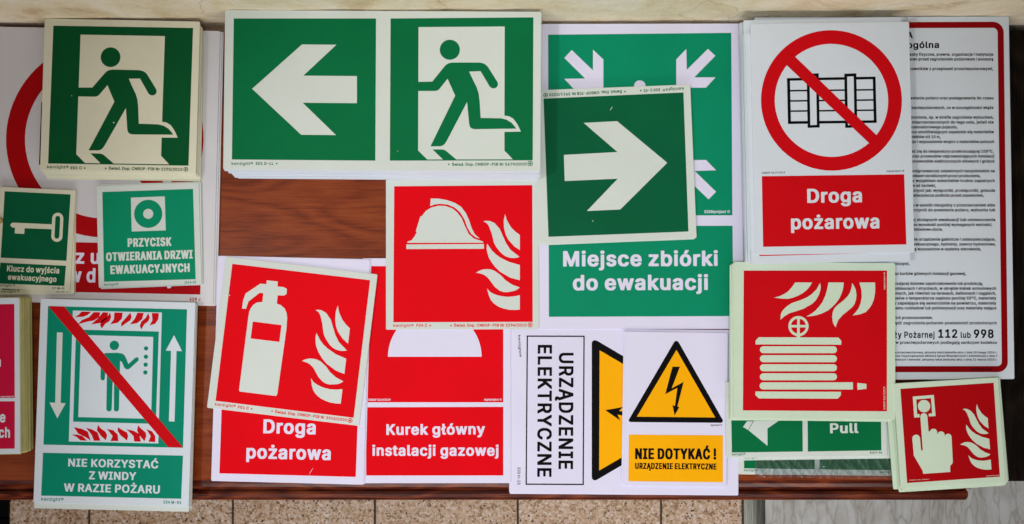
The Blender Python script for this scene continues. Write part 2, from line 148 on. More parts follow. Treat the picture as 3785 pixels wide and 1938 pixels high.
 'C': (554,['226,-26 325,-24 365,-14 410,9 427,21 467,64 485,94 500,143 500,171 490,180 393,181 381,173 370,139 357,119 337,99 310,84 265,73 231,81 198,99 178,116 153,154 140,188 133,223 130,258 135,301 146,338 163,373 188,403 213,420 240,431 268,436 303,428 330,415 357,390 370,370 381,336 393,328 488,328 500,336 500,366 490,403 457,458 427,488 397,508 365,523 325,533 210,533 163,520 121,498 76,458 51,423 33,388 18,333 13,296 15,191 28,134 53,81 73,54 101,26 128,6 163,-11']),
 'D': (546,['43,-19 263,-20 310,-12 374,13 412,41 439,71 467,118 483,168 490,235 488,312 475,370 454,417 427,454 397,482 349,509 280,528 45,528 33,519 33,-10', '155,78 153,432 215,432 279,419 314,399 332,382 363,320 370,283 370,227 357,173 332,128 314,111 287,93 228,78']),
 'E': (462,['43,-19 390,-20 402,-12 403,68 392,77 153,80 153,207 370,208 383,218 383,295 372,304 153,306 153,432 389,433 400,442 400,518 394,524 388,528 45,528 33,519 33,-10']),
 'H': (560,['43,-19 140,-20 152,-12 155,213 364,212 366,-12 378,-20 473,-20 484,-12 485,518 479,524 473,528 378,528 366,519 363,310 153,311 152,519 140,528 45,528 33,519 33,-10']),
 'I': (344,['14,-19 284,-20 295,-12 295,69 284,78 211,80 211,430 284,432 295,441 296,518 290,524 284,528 16,528 4,519 4,441 16,432 91,430 91,80 16,78 4,69 4,-10']),
 'K': (510,['43,-19 140,-20 152,-12 153,152 193,197 348,-17 355,-20 463,-20 474,-12 472,19 281,286 467,486 473,495 473,518 467,524 460,528 345,528 338,524 154,323 152,519 140,528 45,528 33,519 33,-10']),
 'L': (436,['43,-19 375,-20 388,-10 388,68 377,77 153,78 153,518 140,528 45,528 33,518 33,-10']),
 'N': (567,['43,-19 140,-20 153,-10 153,312 363,-17 370,-20 478,-20 489,-12 490,518 484,524 478,528 383,528 371,519 369,198 159,524 153,528 45,528 33,519 33,-10']),
 'P': (488,['43,-19 140,-20 152,-12 153,164 268,165 315,173 369,198 399,226 412,243 424,268 435,308 433,402 419,439 407,459 382,487 357,504 337,514 288,528 45,528 33,519 33,-10', '155,262 153,432 248,430 274,422 289,412 309,382 317,349 312,321 294,288 279,276 250,265']),
 'R': (492,['43,-19 140,-20 152,-12 155,178 224,177 323,-9 331,-17 338,-20 443,-20 454,-12 454,14 353,198 382,216 412,248 433,295 438,328 438,375 427,427 404,467 364,502 339,514 290,528 45,528 33,519 33,-10', '155,275 153,432 250,430 277,422 299,404 315,370 318,348 309,318 297,298 279,286 238,275']),
 'T': (492,['175,-19 272,-20 284,-12 284,430 432,432 439,436 444,442 444,518 434,527 17,528 5,519 4,442 10,436 17,432 164,430 164,-10']),
 'U': (561,['216,-28 300,-28 359,-15 417,17 447,47 472,90 485,144 485,519 474,529 378,529 366,521 363,159 349,125 327,97 297,80 263,72 221,80 191,97 171,120 155,157 152,521 140,529 45,529 33,521 33,142 40,104 51,77 68,50 101,17 158,-15']),
 'Y': (515,['187,-19 284,-20 296,-12 297,199 478,488 481,518 476,524 469,528 364,528 357,524 236,330 116,524 109,528 4,528 -8,519 -5,486 176,197 176,-10']),
 'Z': (482,['26,-19 415,-20 427,-12 428,68 417,77 170,80 422,446 425,452 425,518 420,524 413,528 25,528 13,519 13,442 23,433 270,432 16,62 15,-10']),
 'a': (433,['121,-28 198,-29 245,-14 260,-21 350,-21 362,-13 360,306 347,338 332,358 305,381 272,396 233,404 153,404 101,391 61,368 34,341 14,306 13,281 19,275 80,254 122,257 151,293 185,309 203,309 225,301 237,288 245,269 245,255 233,249 133,236 98,229 64,216 46,206 11,166 3,136 3,79 14,42 31,17 54,-3 89,-20', '165,66 146,72 129,85 120,104 126,121 144,136 168,144 247,156 245,126 227,92 197,72']),
 'b': (468,['191,-28 265,-28 299,-20 342,2 379,40 404,87 418,149 418,229 408,279 389,321 372,346 339,376 307,394 265,404 193,404 141,387 139,521 128,529 38,529 25,519 25,-11 38,-21 128,-21 142,-9 168,-23', '210,69 183,82 163,105 145,149 140,199 145,229 166,276 188,299 220,309 254,296 279,269 298,219 300,174 292,137 272,97 239,72']),
 'e': (447,['172,-28 252,-28 309,-13 346,10 369,32 392,74 392,102 381,111 332,124 289,124 277,116 269,97 251,80 227,69 209,67 180,75 157,90 135,125 129,149 387,149 399,157 397,249 384,299 371,324 331,369 286,394 257,402 167,404 125,394 95,379 77,366 42,329 22,291 12,257 7,224 7,149 17,99 27,72 50,37 85,5 127,-18', '134,242 132,249 147,276 172,299 202,309 219,307 241,296 259,279 274,247 272,242']),
 'j': (210,['-27,-162 40,-163 72,-155 99,-140 119,-120 138,-80 140,390 128,400 38,400 25,390 25,-30 19,-50 9,-62 -25,-68 -37,-76 -37,-153', '58,423 108,422 132,433 147,448 153,460 153,507 144,522 127,537 103,545 65,545 36,534 21,519 13,500 16,455 36,433']),
 'l': (233,['103,-22 192,-19 207,-9 208,20 197,67 185,75 148,76 143,88 139,519 128,528 38,528 25,518 25,55 41,13 58,-4 76,-14']),
 'n': (453,['36,-19 128,-20 139,-12 143,240 161,282 173,294 205,308 215,308 239,297 257,277 268,245 268,-12 280,-20 373,-20 384,-12 383,290 367,337 329,379 302,394 258,405 198,405 173,400 143,388 128,400 38,400 26,392 25,-10']),
 'o': (459,['167,-28 262,-26 296,-15 324,0 344,15 376,52 391,80 404,122 409,159 409,217 402,264 384,311 361,344 331,371 296,391 262,402 169,404 134,397 100,381 75,364 45,331 22,291 12,257 7,224 7,152 14,109 35,60 52,35 100,-5 120,-15', '207,67 175,77 155,95 145,110 127,159 124,199 137,251 157,284 185,304 209,309 236,301 266,274 284,234 292,179 281,132 259,92 236,75']),
 'r': (303,['36,-19 128,-20 139,-12 143,245 158,279 176,294 205,305 258,302 269,311 270,395 264,402 258,405 183,405 158,399 142,391 128,400 38,400 26,392 25,-10']),
 'u': (454,['146,-24 218,-25 249,-17 268,-8 283,-20 373,-20 384,-12 385,390 379,397 373,400 280,400 268,392 268,142 249,98 229,81 208,72 193,72 166,86 148,113 143,132 139,392 128,400 38,400 26,392 25,105 30,75 46,38 71,8 113,-17']),
 'y': (433,['53,-164 125,-165 149,-159 182,-142 217,-102 232,-72 399,366 400,390 394,397 387,400 290,400 278,392 194,166 112,392 100,400 2,400 -9,392 -9,363 130,0 119,-34 109,-54 99,-64 92,-68 47,-65 33,-76 20,-125 20,-150 31,-159']),
 'Ą': (523,['390,-168 459,-168 493,-158 511,-145 511,-121 493,-76 481,-68 436,-71 442,-56 491,-13 491,12 303,521 291,529 186,529 175,521 170,511 -10,16 -11,-11 1,-21 101,-21 108,-18 113,-13 160,121 318,121 361,9 335,-19 322,-41 316,-66 319,-113 327,-130 347,-150', '196,219 194,222 237,349 241,349 283,220']),
 'ż': (424,['25,-19 354,-20 366,-12 367,68 356,77 177,78 359,316 359,390 354,397 347,400 32,400 20,392 19,312 25,306 32,302 202,300 15,59 14,-10', '160,423 212,422 236,433 254,453 257,505 251,517 234,534 217,542 157,542 140,534 122,517 117,502 120,456 135,436']),
},
'book': {
 ' ': (188,[]),
 '-': (474,['115,178 347,180 349,250 334,255 104,253 102,183']),
 '/': (270,['15,-86 84,-83 244,511 246,540 182,544 165,538 2,-66 2,-83']),
 '0': (474,['206,-16 245,-17 295,-6 330,11 362,41 387,81 403,123 418,211 418,296 410,356 397,403 377,445 357,473 325,500 283,518 243,526 193,523 153,513 121,495 98,475 76,445 56,403 43,356 35,298 35,211 40,166 48,131 71,71 91,41 123,11 158,-6', '210,61 183,74 163,94 141,134 130,168 123,216 123,293 135,358 156,405 191,440 228,451 252,445 270,435 292,413 312,375 323,341 330,293 330,216 320,158 292,96 270,74 252,64']),
 '1': (474,['77,-9 389,-10 403,-7 403,62 289,68 288,514 274,518 182,514 75,434 74,355 89,350 103,353 195,422 199,420 199,68 65,62 64,-5']),
 '2': (474,['64,-9 386,-10 401,-7 401,64 386,68 182,68 343,243 371,283 389,325 394,350 394,395 386,429 358,474 338,492 303,512 249,525 201,525 147,512 104,487 84,467 64,432 54,395 54,358 69,352 138,356 144,390 159,419 187,442 211,450 246,447 273,434 293,414 306,385 306,358 301,338 273,293 52,57 51,-5']),
 '3': (474,['194,-16 241,-17 308,-1 358,29 381,54 396,81 404,108 406,163 401,191 386,228 373,245 338,275 304,291 252,301 386,454 386,515 371,518 71,518 57,515 57,446 71,443 263,443 144,308 144,243 159,238 236,236 261,228 281,215 303,190 316,153 314,126 298,94 271,71 241,61 196,61 162,74 137,96 121,138 46,141 31,136 34,101 42,76 54,54 79,26 127,-1']),
 '6': (474,['204,-16 261,-14 294,-7 323,6 350,26 370,49 388,79 399,113 399,203 385,243 365,273 333,300 289,318 261,323 212,321 330,494 334,501 331,516 254,518 237,513 89,293 64,240 54,203 54,118 62,89 79,54 112,19 139,1', '214,58 177,76 154,101 139,143 139,173 152,210 179,240 214,256 239,256 273,240 295,218 314,173 314,141 298,101 273,74 239,58']),
 '7': (474,['98,-9 162,-10 179,-4 402,438 402,514 387,518 65,518 50,514 52,445 304,442 85,9 85,-7']),
 '9': (474,['132,-9 199,-10 215,-4 348,191 383,256 396,292 401,320 401,378 390,422 375,452 350,482 323,502 286,518 249,525 204,525 149,512 114,492 92,472 72,444 56,405 51,380 51,322 59,286 82,243 109,216 142,198 196,185 240,187 122,14 119,-7', '221,252 184,266 154,296 139,338 139,365 154,407 179,434 211,450 241,450 273,434 295,412 314,368 314,335 300,298 273,268 246,255']),
 'B': (477,['61,-9 275,-10 320,-2 347,6 387,28 417,66 430,110 430,165 422,197 407,224 382,249 348,266 382,288 404,323 410,345 410,402 402,432 389,457 367,482 349,494 313,510 275,518 63,518 48,514 48,-5', '140,68 138,219 270,220 304,204 332,174 343,145 343,130 332,103 309,81 273,68', '140,295 138,442 268,440 287,432 307,414 320,390 323,362 312,336 292,313 250,295']),
 'C': (531,['243,-16 290,-17 333,-9 372,4 407,24 445,59 457,76 475,111 485,148 483,168 410,171 396,168 377,121 347,89 298,66 248,63 213,74 178,96 153,124 138,149 125,183 118,218 115,263 120,306 131,343 153,385 178,413 203,430 248,446 285,446 308,441 347,420 372,395 385,375 396,341 410,338 485,341 485,361 475,398 450,443 417,478 360,510 288,526 248,526 193,516 143,495 108,470 81,440 48,383 35,341 28,291 28,218 35,168 48,126 73,79 111,36 138,16 193,-7']),
 'H': (538,['61,-9 137,-7 140,222 379,222 381,-7 395,-10 469,-7 469,514 455,518 381,514 378,300 138,301 137,514 123,518 48,514 48,-5']),
 'N': (544,['61,-9 123,-10 138,-5 136,372 373,-7 388,-10 474,-7 474,514 400,518 385,512 387,141 152,512 135,518 48,514 48,-5']),
 'O': (554,['243,-16 288,-17 333,-9 377,6 420,34 455,71 482,119 500,178 505,216 505,293 500,331 480,395 455,438 420,475 395,493 340,516 288,526 248,526 193,516 143,495 106,468 81,440 48,383 35,341 28,291 28,218 35,168 48,126 73,79 108,39 138,16 193,-7', '248,63 213,74 188,89 163,111 148,131 131,166 120,203 115,243 118,291 131,343 156,388 178,413 228,441 248,446 285,446 320,435 342,423 372,395 390,370 413,308 418,236 405,171 375,116 352,94 315,71 288,63']),
 'P': (466,['61,-9 137,-7 138,174 250,175 310,185 359,208 384,231 397,248 409,273 420,312 418,398 404,434 392,454 372,477 347,494 308,510 270,518 63,518 48,514 48,-5', '140,252 138,442 248,442 279,434 299,422 324,387 333,352 328,318 309,283 289,266 253,252']),
 'c': (417,['185,-18 244,-16 306,5 346,37 374,89 374,111 307,127 292,124 274,87 246,65 224,57 192,57 155,75 140,90 122,120 109,172 114,232 130,271 142,289 165,309 189,319 224,319 241,314 274,289 290,255 304,252 374,270 374,287 359,321 329,356 291,379 229,394 187,394 139,384 110,371 85,354 60,326 37,286 22,219 22,157 27,124 37,90 60,50 85,22 110,5 149,-11']),
 'e': (425,['190,-18 249,-16 274,-11 314,5 336,20 361,47 377,79 376,99 314,114 294,112 276,82 254,65 232,57 192,57 165,67 140,87 120,120 110,159 369,159 384,164 384,222 379,259 369,294 346,334 321,359 281,381 224,394 184,394 147,387 105,369 87,356 57,324 37,286 22,219 22,154 27,124 42,77 57,52 85,22 110,5 149,-11', '114,232 112,237 117,254 132,281 155,304 187,319 224,319 251,306 279,276 294,234']),
 'g': (446,['180,-160 229,-161 301,-145 344,-120 374,-80 384,-43 384,386 369,389 302,386 300,355 279,374 242,389 214,394 179,394 142,387 90,361 55,324 35,284 22,224 24,139 37,93 57,58 75,38 97,20 122,8 179,-6 212,-6 249,2 299,29 299,-11 294,-35 271,-67 244,-82 217,-88 170,-82 140,-65 114,-34 101,-31 87,-34 40,-61 39,-78 45,-90 85,-130 139,-153', '187,69 155,85 130,113 112,159 109,209 122,259 145,294 180,316 222,319 254,304 279,276 291,249 299,214 299,172 289,130 274,103 259,88 222,69']),
 'h': (431,['53,-9 124,-7 128,245 146,287 176,312 203,320 228,318 249,307 272,282 283,250 283,-7 355,-10 370,-5 370,265 357,322 344,344 319,369 297,382 258,392 215,395 178,388 146,374 126,358 125,512 110,518 55,518 40,512 40,-5']),
 'i': (188,['54,-9 111,-10 126,-5 126,385 111,390 56,390 41,385 41,-5', '74,433 91,432 118,441 131,451 138,466 136,507 121,524 111,529 96,532 59,530 47,524 32,507 29,467 37,451 54,438']),
 'j': (188,['-9,-152 23,-153 58,-145 82,-135 109,-107 125,-65 123,387 55,390 40,385 40,-35 32,-60 19,-72 -22,-81 -22,-148', '76,433 112,438 122,443 137,463 137,504 129,517 112,529 85,535 58,530 46,524 31,504 28,472 33,455 46,443']),
 'k': (402,['53,-9 124,-7 125,130 153,155 281,-7 368,-10 383,-5 382,12 221,216 372,371 372,387 358,390 273,387 126,238 125,512 110,518 55,518 40,512 40,-5']),
 'l': (210,['121,-12 158,-12 187,-7 193,-2 193,15 182,62 138,63 128,83 125,513 110,518 55,518 40,513 40,60 56,18 68,6 81,-2']),
 'n': (431,['53,-9 124,-7 128,245 146,287 176,312 203,320 228,318 249,307 272,282 283,250 283,-7 298,-10 369,-7 368,285 352,332 319,369 297,382 270,390 215,395 161,382 126,358 124,387 110,390 41,387 40,-5']),
 'o': (436,['185,-18 227,-18 257,-13 291,-3 321,15 346,37 369,70 381,97 392,139 394,212 389,249 376,291 361,319 334,351 306,371 267,387 229,394 187,394 139,384 110,371 85,354 60,326 37,286 22,219 22,157 27,124 37,90 60,50 85,22 110,5 149,-11', '192,57 155,75 130,105 112,154 109,204 122,256 142,289 165,309 180,316 224,319 246,311 264,299 289,266 304,219 307,174 296,127 274,87 241,62 224,57']),
 'p': (445,['53,-152 124,-150 126,22 156,-2 183,-13 208,-18 250,-18 278,-13 302,-5 339,18 364,45 384,80 398,122 403,155 403,225 393,275 364,332 344,354 307,379 260,392 213,395 166,384 126,355 124,387 110,390 41,387 40,-148', '205,57 176,70 148,100 130,145 125,205 138,259 161,294 196,317 235,320 264,307 294,274 313,225 315,170 304,125 287,93 252,63 235,57']),
 'r': (280,['53,-9 124,-7 128,250 143,284 166,304 190,315 240,312 254,316 254,392 200,395 175,390 138,374 128,365 123,388 55,390 41,387 40,-5']),
 's': (386,['159,-18 221,-16 246,-11 290,7 307,20 327,42 343,82 341,142 330,166 315,184 277,206 159,237 136,250 124,267 123,284 129,296 154,316 171,322 206,322 220,316 242,296 258,269 270,267 335,282 332,311 320,336 295,364 265,381 211,394 166,394 138,389 109,381 84,369 54,341 36,302 38,237 51,210 71,190 128,164 222,141 235,134 252,114 256,104 252,92 232,70 206,57 183,54 161,57 136,67 119,85 103,114 91,116 24,101 23,84 29,65 41,40 59,20 101,-5']),
 't': (248,['150,-13 189,-14 226,-4 213,60 199,63 157,62 150,67 139,88 139,313 216,319 216,383 201,388 140,389 138,478 66,481 51,476 51,389 -5,385 -6,321 9,316 51,313 51,78 60,42 70,24 87,7 114,-7']),
 '©': (658,['287,-12 346,-13 398,-3 433,10 475,35 518,73 548,113 568,153 583,210 586,275 581,312 565,362 543,404 513,442 468,479 413,507 361,520 298,522 248,515 199,497 162,474 117,434 89,397 64,344 53,302 51,225 56,195 72,145 97,100 142,50 184,20 238,-3', '296,57 247,70 222,83 199,98 164,133 144,163 128,200 121,235 121,275 126,300 144,347 164,377 197,409 237,434 273,447 301,452 336,452 388,439 418,424 443,407 470,379 488,354 511,300 516,272 516,237 511,210 493,163 473,133 440,100 415,83 366,62 341,57', '292,103 348,102 378,110 405,125 440,163 458,207 456,227 391,227 375,195 358,180 328,170 313,170 274,185 247,215 236,245 242,282 254,304 272,322 303,337 326,340 363,327 383,309 394,283 465,283 458,322 440,352 405,384 353,405 288,405 267,399 237,384 219,372 194,344 179,317 171,290 168,232 177,198 189,173 199,158 234,125 264,110']),
 '®': (484,['206,114 258,113 285,118 310,126 355,151 387,181 407,209 422,239 433,276 433,358 422,395 407,425 387,453 355,483 310,508 273,518 190,518 161,510 123,493 93,470 61,433 43,400 30,358 30,276 41,239 66,194 93,164 123,141 153,126', '225,171 181,181 156,194 123,221 96,266 88,293 85,323 96,368 113,400 133,423 181,453 208,461 235,463 282,453 317,433 337,415 367,368 375,341 378,313 367,266 355,241 327,209 282,181 255,173', '156,221 207,221 210,283 233,283 240,278 268,221 322,221 322,235 291,294 307,311 315,331 315,371 300,398 268,413 156,413', '210,323 208,373 238,373 257,363 260,343 250,329 238,323']),
},
'cond': {
 ' ': (188,[]),
 '!': (283,['48,-26 147,-27 174,-16 192,1 200,18 200,63 189,85 179,95 150,108 47,108 18,95 5,82 -5,58 -5,23 3,4 15,-11', '28,139 165,138 179,144 184,151 190,516 179,527 170,531 25,531 10,525 5,517 10,153 15,144']),
 'A': (567,['-23,-22 124,-22 138,-17 189,120 291,119 337,-9 347,-19 356,-22 499,-22 516,-14 519,15 513,32 336,514 328,524 314,530 164,530 145,519 -41,10 -38,-14', '226,220 224,225 239,262 254,222']),
 'C': (597,['203,-29 330,-29 370,-22 407,-9 447,14 487,51 507,81 525,126 530,168 520,180 510,183 370,183 353,175 335,129 307,99 280,84 263,81 228,99 206,119 176,169 165,206 160,248 163,288 170,323 196,378 218,403 248,423 270,428 307,410 335,380 353,334 370,326 510,326 527,334 530,363 520,400 485,460 440,500 378,528 328,538 208,538 175,533 133,520 91,498 48,460 23,425 -7,353 -17,293 -17,216 -7,156 16,96 46,51 83,16 133,-11']),
 'D': (589,['21,-22 308,-20 379,1 427,28 454,53 482,91 505,143 518,202 520,275 513,340 497,389 467,442 439,472 379,509 303,530 23,530 6,522 3,515 3,-8 8,-17', '185,80 183,428 193,430 249,419 284,399 304,379 333,322 343,255 333,188 319,153 304,131 284,111 257,93 220,82']),
 'E': (506,['21,-22 413,-22 429,-14 433,-8 433,65 422,77 413,80 183,82 183,204 393,205 407,211 413,220 413,292 402,304 393,308 183,308 183,429 410,430 419,433 430,445 430,515 424,524 410,530 23,530 6,522 3,515 3,-8 8,-17']),
 'H': (604,['21,-22 163,-22 179,-14 183,-8 185,210 334,209 335,-8 341,-17 355,-22 495,-22 512,-14 515,-8 515,515 509,524 495,530 355,530 338,522 335,515 333,312 183,313 183,515 177,524 163,530 23,530 6,522 3,515 3,-8 8,-17']),
 'I': (387,['-8,-22 306,-22 323,-14 326,-8 326,65 323,72 306,80 241,82 241,428 306,430 323,438 326,445 326,515 320,524 306,530 -6,530 -23,522 -26,515 -26,445 -23,438 -6,430 61,428 61,82 -6,80 -23,72 -26,65 -26,-8 -21,-17']),
 'J': (483,['124,-29 243,-29 290,-19 340,9 360,29 380,61 393,111 393,516 382,528 373,531 233,531 219,525 214,518 213,131 202,101 187,84 179,86 164,106 156,136 156,181 145,193 136,196 -4,196 -19,190 -24,183 -22,98 -14,69 4,36 24,14 56,-9 98,-24']),
 'K': (554,['21,-22 163,-22 179,-14 183,-8 183,155 190,162 318,-17 333,-22 485,-22 502,-14 505,10 499,22 311,286 494,483 503,498 503,515 497,524 483,530 323,530 313,527 184,388 183,515 177,524 163,530 23,530 6,522 3,515 3,-8 8,-17']),
 'L': (480,['21,-22 398,-22 412,-17 418,-8 418,65 407,77 398,80 183,81 183,515 177,524 163,530 23,530 8,524 3,515 3,-8 8,-17']),
 'N': (610,['21,-22 163,-22 179,-14 183,-8 183,217 333,-17 348,-22 500,-22 517,-14 520,-8 520,515 514,524 500,530 360,530 343,522 340,515 339,291 189,524 175,530 23,530 6,522 3,515 3,-8 8,-17']),
 'O': (620,['203,-29 348,-27 395,-14 422,-1 460,24 490,54 512,86 538,146 550,213 550,296 538,363 525,398 497,445 460,485 400,520 368,531 328,538 208,538 175,533 133,520 81,490 51,463 23,425 -7,353 -17,293 -17,216 -7,156 13,101 48,49 83,16 133,-11', '263,81 218,106 191,139 170,186 163,221 160,261 170,323 188,365 218,403 256,425 270,428 312,405 347,363 368,306 373,238 360,174 332,124 295,91']),
 'P': (532,['21,-22 163,-22 177,-17 183,-8 183,162 290,162 338,170 392,193 427,223 454,271 463,298 465,385 447,442 412,487 367,514 310,530 23,530 6,522 3,515 3,-8 8,-17', '185,265 183,429 208,430 244,422 267,404 279,384 288,350 282,318 267,291 249,276 213,265']),
 'R': (536,['21,-22 163,-22 179,-14 183,-8 185,175 197,174 301,-17 315,-22 465,-22 482,-14 484,12 383,198 412,216 439,246 457,281 468,330 465,395 457,424 439,459 412,489 369,514 313,530 23,530 6,522 3,515 3,-8 8,-17', '185,278 183,429 210,430 247,422 272,402 285,372 288,345 279,316 269,301 249,286 215,278']),
 'S': (534,['156,-31 291,-31 350,-18 408,12 438,42 461,89 466,111 466,166 461,189 440,228 415,253 393,268 343,290 219,327 196,339 179,357 173,371 176,390 186,408 209,425 228,431 250,420 268,403 281,367 301,356 438,356 455,364 458,371 456,414 445,443 428,470 388,505 328,531 283,539 171,539 136,534 101,523 61,503 31,478 9,445 -2,419 -7,384 -2,329 19,287 41,264 71,244 104,229 248,185 265,175 285,150 288,139 275,107 253,87 228,76 211,79 189,92 166,122 160,150 143,159 1,159 -16,150 -19,116 -14,94 4,52 16,34 46,7 79,-11 116,-24']),
 'T': (536,['152,-22 294,-22 311,-14 314,-8 314,428 454,430 469,436 474,445 474,515 469,524 454,530 -6,530 -23,522 -26,515 -26,445 -20,436 -6,430 134,428 134,-8 140,-17']),
 'U': (604,['193,-30 323,-31 373,-21 437,10 474,45 487,62 502,92 515,147 515,517 509,526 495,532 355,532 338,524 335,517 335,172 324,132 312,112 287,90 265,79 253,79 231,90 206,112 191,137 183,167 183,517 179,524 163,532 23,532 6,524 3,517 3,144 13,97 41,47 81,10 128,-15']),
 'W': (773,['115,-22 269,-22 283,-17 291,0 342,192 396,-8 402,-17 416,-22 569,-22 583,-17 599,27 721,475 726,495 723,522 706,530 566,530 552,524 541,505 492,313 439,515 428,527 419,530 269,530 255,524 246,512 194,315 141,515 136,524 121,530 -21,530 -35,524 -41,515 -41,498 94,0 100,-14']),
 'Y': (559,['165,-22 306,-22 323,-14 326,-8 327,199 506,486 511,498 511,515 506,524 491,530 341,530 327,524 236,380 146,524 131,530 -19,530 -35,522 -39,495 -33,483 146,197 146,-8 152,-17']),
 'Z': (525,['3,-22 438,-22 455,-14 458,-8 458,65 447,77 438,80 201,81 450,443 455,455 455,515 450,524 435,530 3,530 -14,522 -17,515 -17,445 -7,433 3,430 238,428 -12,64 -15,57 -15,-8 -9,-17']),
 'Ą': (567,['367,-170 481,-171 523,-158 538,-148 541,-123 521,-74 504,-66 467,-65 477,-49 518,-15 521,9 331,524 314,532 164,532 150,526 140,509 -40,14 -41,-8 -35,-18 -21,-23 124,-23 133,-20 143,-10 187,119 291,119 331,9 307,-16 292,-44 286,-68 289,-111 300,-133 317,-150 335,-160', '226,222 224,224 235,256 241,261 253,222']),
 'Ć': (597,['203,-29 330,-29 370,-22 407,-9 447,14 487,51 507,81 525,126 530,168 520,180 510,183 370,183 353,175 335,129 307,99 280,84 263,81 218,106 196,131 176,169 165,206 160,261 165,303 176,340 206,390 228,410 261,428 280,425 307,410 335,380 353,334 370,326 510,326 525,331 530,339 530,363 520,400 492,450 457,488 427,508 395,523 360,533 331,536 347,546 412,646 410,673 393,681 248,681 233,675 183,571 183,549 188,541 200,536 175,533 133,520 91,498 68,480 48,460 23,425 -7,353 -17,293 -17,216 -7,156 16,96 46,51 83,16 133,-11']),
},
'text': {
 ' ': (188,[]),
 ')': (333,['15,-120 117,-121 129,-118 137,-110 184,-10 205,54 217,117 225,187 225,229 205,372 190,429 157,516 137,553 129,561 117,564 17,564 5,561 0,554 0,522 34,443 62,354 75,297 82,234 80,154 65,84 44,22 0,-78 0,-113']),
 ',': (248,['16,-144 105,-144 122,-136 175,53 175,86 169,92 158,96 48,96 31,87 -2,-114 1,-136']),
 '.': (248,['63,-29 137,-27 151,-21 171,-1 182,38 180,61 174,80 156,100 130,111 60,111 38,102 20,85 12,68 10,51 15,6 33,-16']),
 '0': (513,['183,-31 268,-32 315,-21 350,-4 387,31 407,61 420,89 435,143 445,218 445,288 435,366 422,413 402,455 365,500 332,523 283,538 188,541 150,533 108,515 73,485 51,455 31,413 18,366 8,291 8,218 20,131 38,76 66,31 103,-4 138,-21', '223,78 203,89 181,114 158,168 150,208 150,301 160,348 181,395 203,420 221,430 230,431 250,420 267,403 295,341 303,301 303,208 295,168 272,114 250,89 232,79']),
 '1': (513,['55,-24 411,-25 428,-17 431,53 429,70 423,77 316,82 316,505 314,522 308,529 296,532 164,530 50,444 46,362 49,345 55,338 66,335 121,338 167,372 171,370 171,82 45,77 40,72 36,53 36,3 40,-17']),
 '5': (513,['175,-31 265,-32 324,-16 359,4 394,39 417,79 430,136 430,193 419,243 394,290 359,325 307,351 275,358 180,358 188,428 387,428 399,431 404,436 407,456 407,506 405,523 399,530 387,533 75,533 58,525 27,261 30,236 55,226 97,221 150,221 162,224 190,243 217,251 247,238 264,223 287,176 287,148 274,116 252,91 225,78 198,86 173,109 154,153 142,156 40,156 23,148 20,121 25,88 33,64 53,31 75,9 105,-11 132,-22']),
 ':': (248,['63,-29 137,-27 151,-21 171,-1 182,38 180,61 174,80 156,100 130,111 60,111 38,102 20,85 12,68 10,51 15,6 33,-16', '63,246 125,246 145,251 171,274 182,313 180,336 171,360 154,377 117,388 75,388 38,377 18,357 10,326 15,281 33,259']),
 'C': (570,['221,-31 330,-29 363,-22 407,-4 437,16 477,59 495,89 510,138 513,158 510,176 505,183 493,186 388,186 371,178 360,144 347,124 327,104 278,81 255,81 223,94 198,111 173,141 156,176 143,238 143,271 150,316 178,375 198,398 233,420 255,428 278,428 320,410 347,385 360,365 371,331 378,326 493,323 510,331 513,353 505,391 485,438 467,463 437,493 407,513 343,536 310,541 225,541 173,531 123,510 88,485 56,450 23,393 10,351 0,283 0,226 13,148 33,94 63,49 103,11 148,-14']),
 'H': (577,['38,-24 145,-25 162,-17 168,208 352,207 353,3 356,-17 373,-25 478,-25 494,-17 498,3 498,505 495,522 489,529 478,532 373,532 356,524 350,315 166,316 165,505 162,524 145,532 40,532 23,524 20,505 20,3 23,-17']),
 'a': (449,['116,-33 203,-34 240,-24 355,-26 372,-18 375,1 373,299 365,328 352,351 335,371 300,393 238,409 148,409 110,401 86,393 51,373 24,346 4,311 3,276 9,270 75,249 132,252 161,288 193,304 215,296 227,283 235,264 232,257 215,251 128,241 66,226 36,211 1,171 -10,124 -10,91 4,37 21,12 44,-8 74,-23', '170,71 139,90 133,101 136,116 154,131 183,141 235,148 232,122 217,97 202,85']),
 'b': (484,['186,-33 270,-33 305,-26 352,-3 389,35 418,92 430,162 430,217 418,284 399,326 382,351 349,381 322,396 270,409 188,409 153,402 153,507 150,524 144,531 133,534 23,532 16,526 13,507 15,-16 21,-23 33,-26 133,-26 147,-21', '218,74 193,87 178,102 163,130 153,167 153,212 163,249 183,281 213,301 225,302 257,281 277,249 288,214 288,164 277,130 262,102 239,82']),
 'c': (456,['162,-33 249,-33 311,-18 341,0 371,27 399,79 402,102 399,119 394,126 332,142 272,139 249,97 226,80 212,74 195,77 175,90 147,130 137,164 139,222 155,261 185,294 202,302 226,296 249,279 265,245 282,237 327,237 387,252 399,260 402,279 399,297 371,349 339,379 287,402 252,409 164,409 105,394 65,369 42,346 25,321 4,272 -6,212 -6,164 4,104 25,55 42,30 90,-10 129,-26']),
 'd': (484,['152,-33 237,-33 274,-23 392,-26 409,-18 412,2 412,507 409,524 404,531 392,534 292,534 280,531 275,526 272,507 271,402 239,409 154,409 110,399 87,389 60,369 35,341 15,306 -1,252 -6,214 -6,162 2,112 17,65 37,32 72,-3 110,-23', '202,74 177,87 165,100 147,130 137,164 137,212 147,249 167,281 192,299 209,302 244,279 264,244 272,212 272,167 264,135 246,102 229,85']),
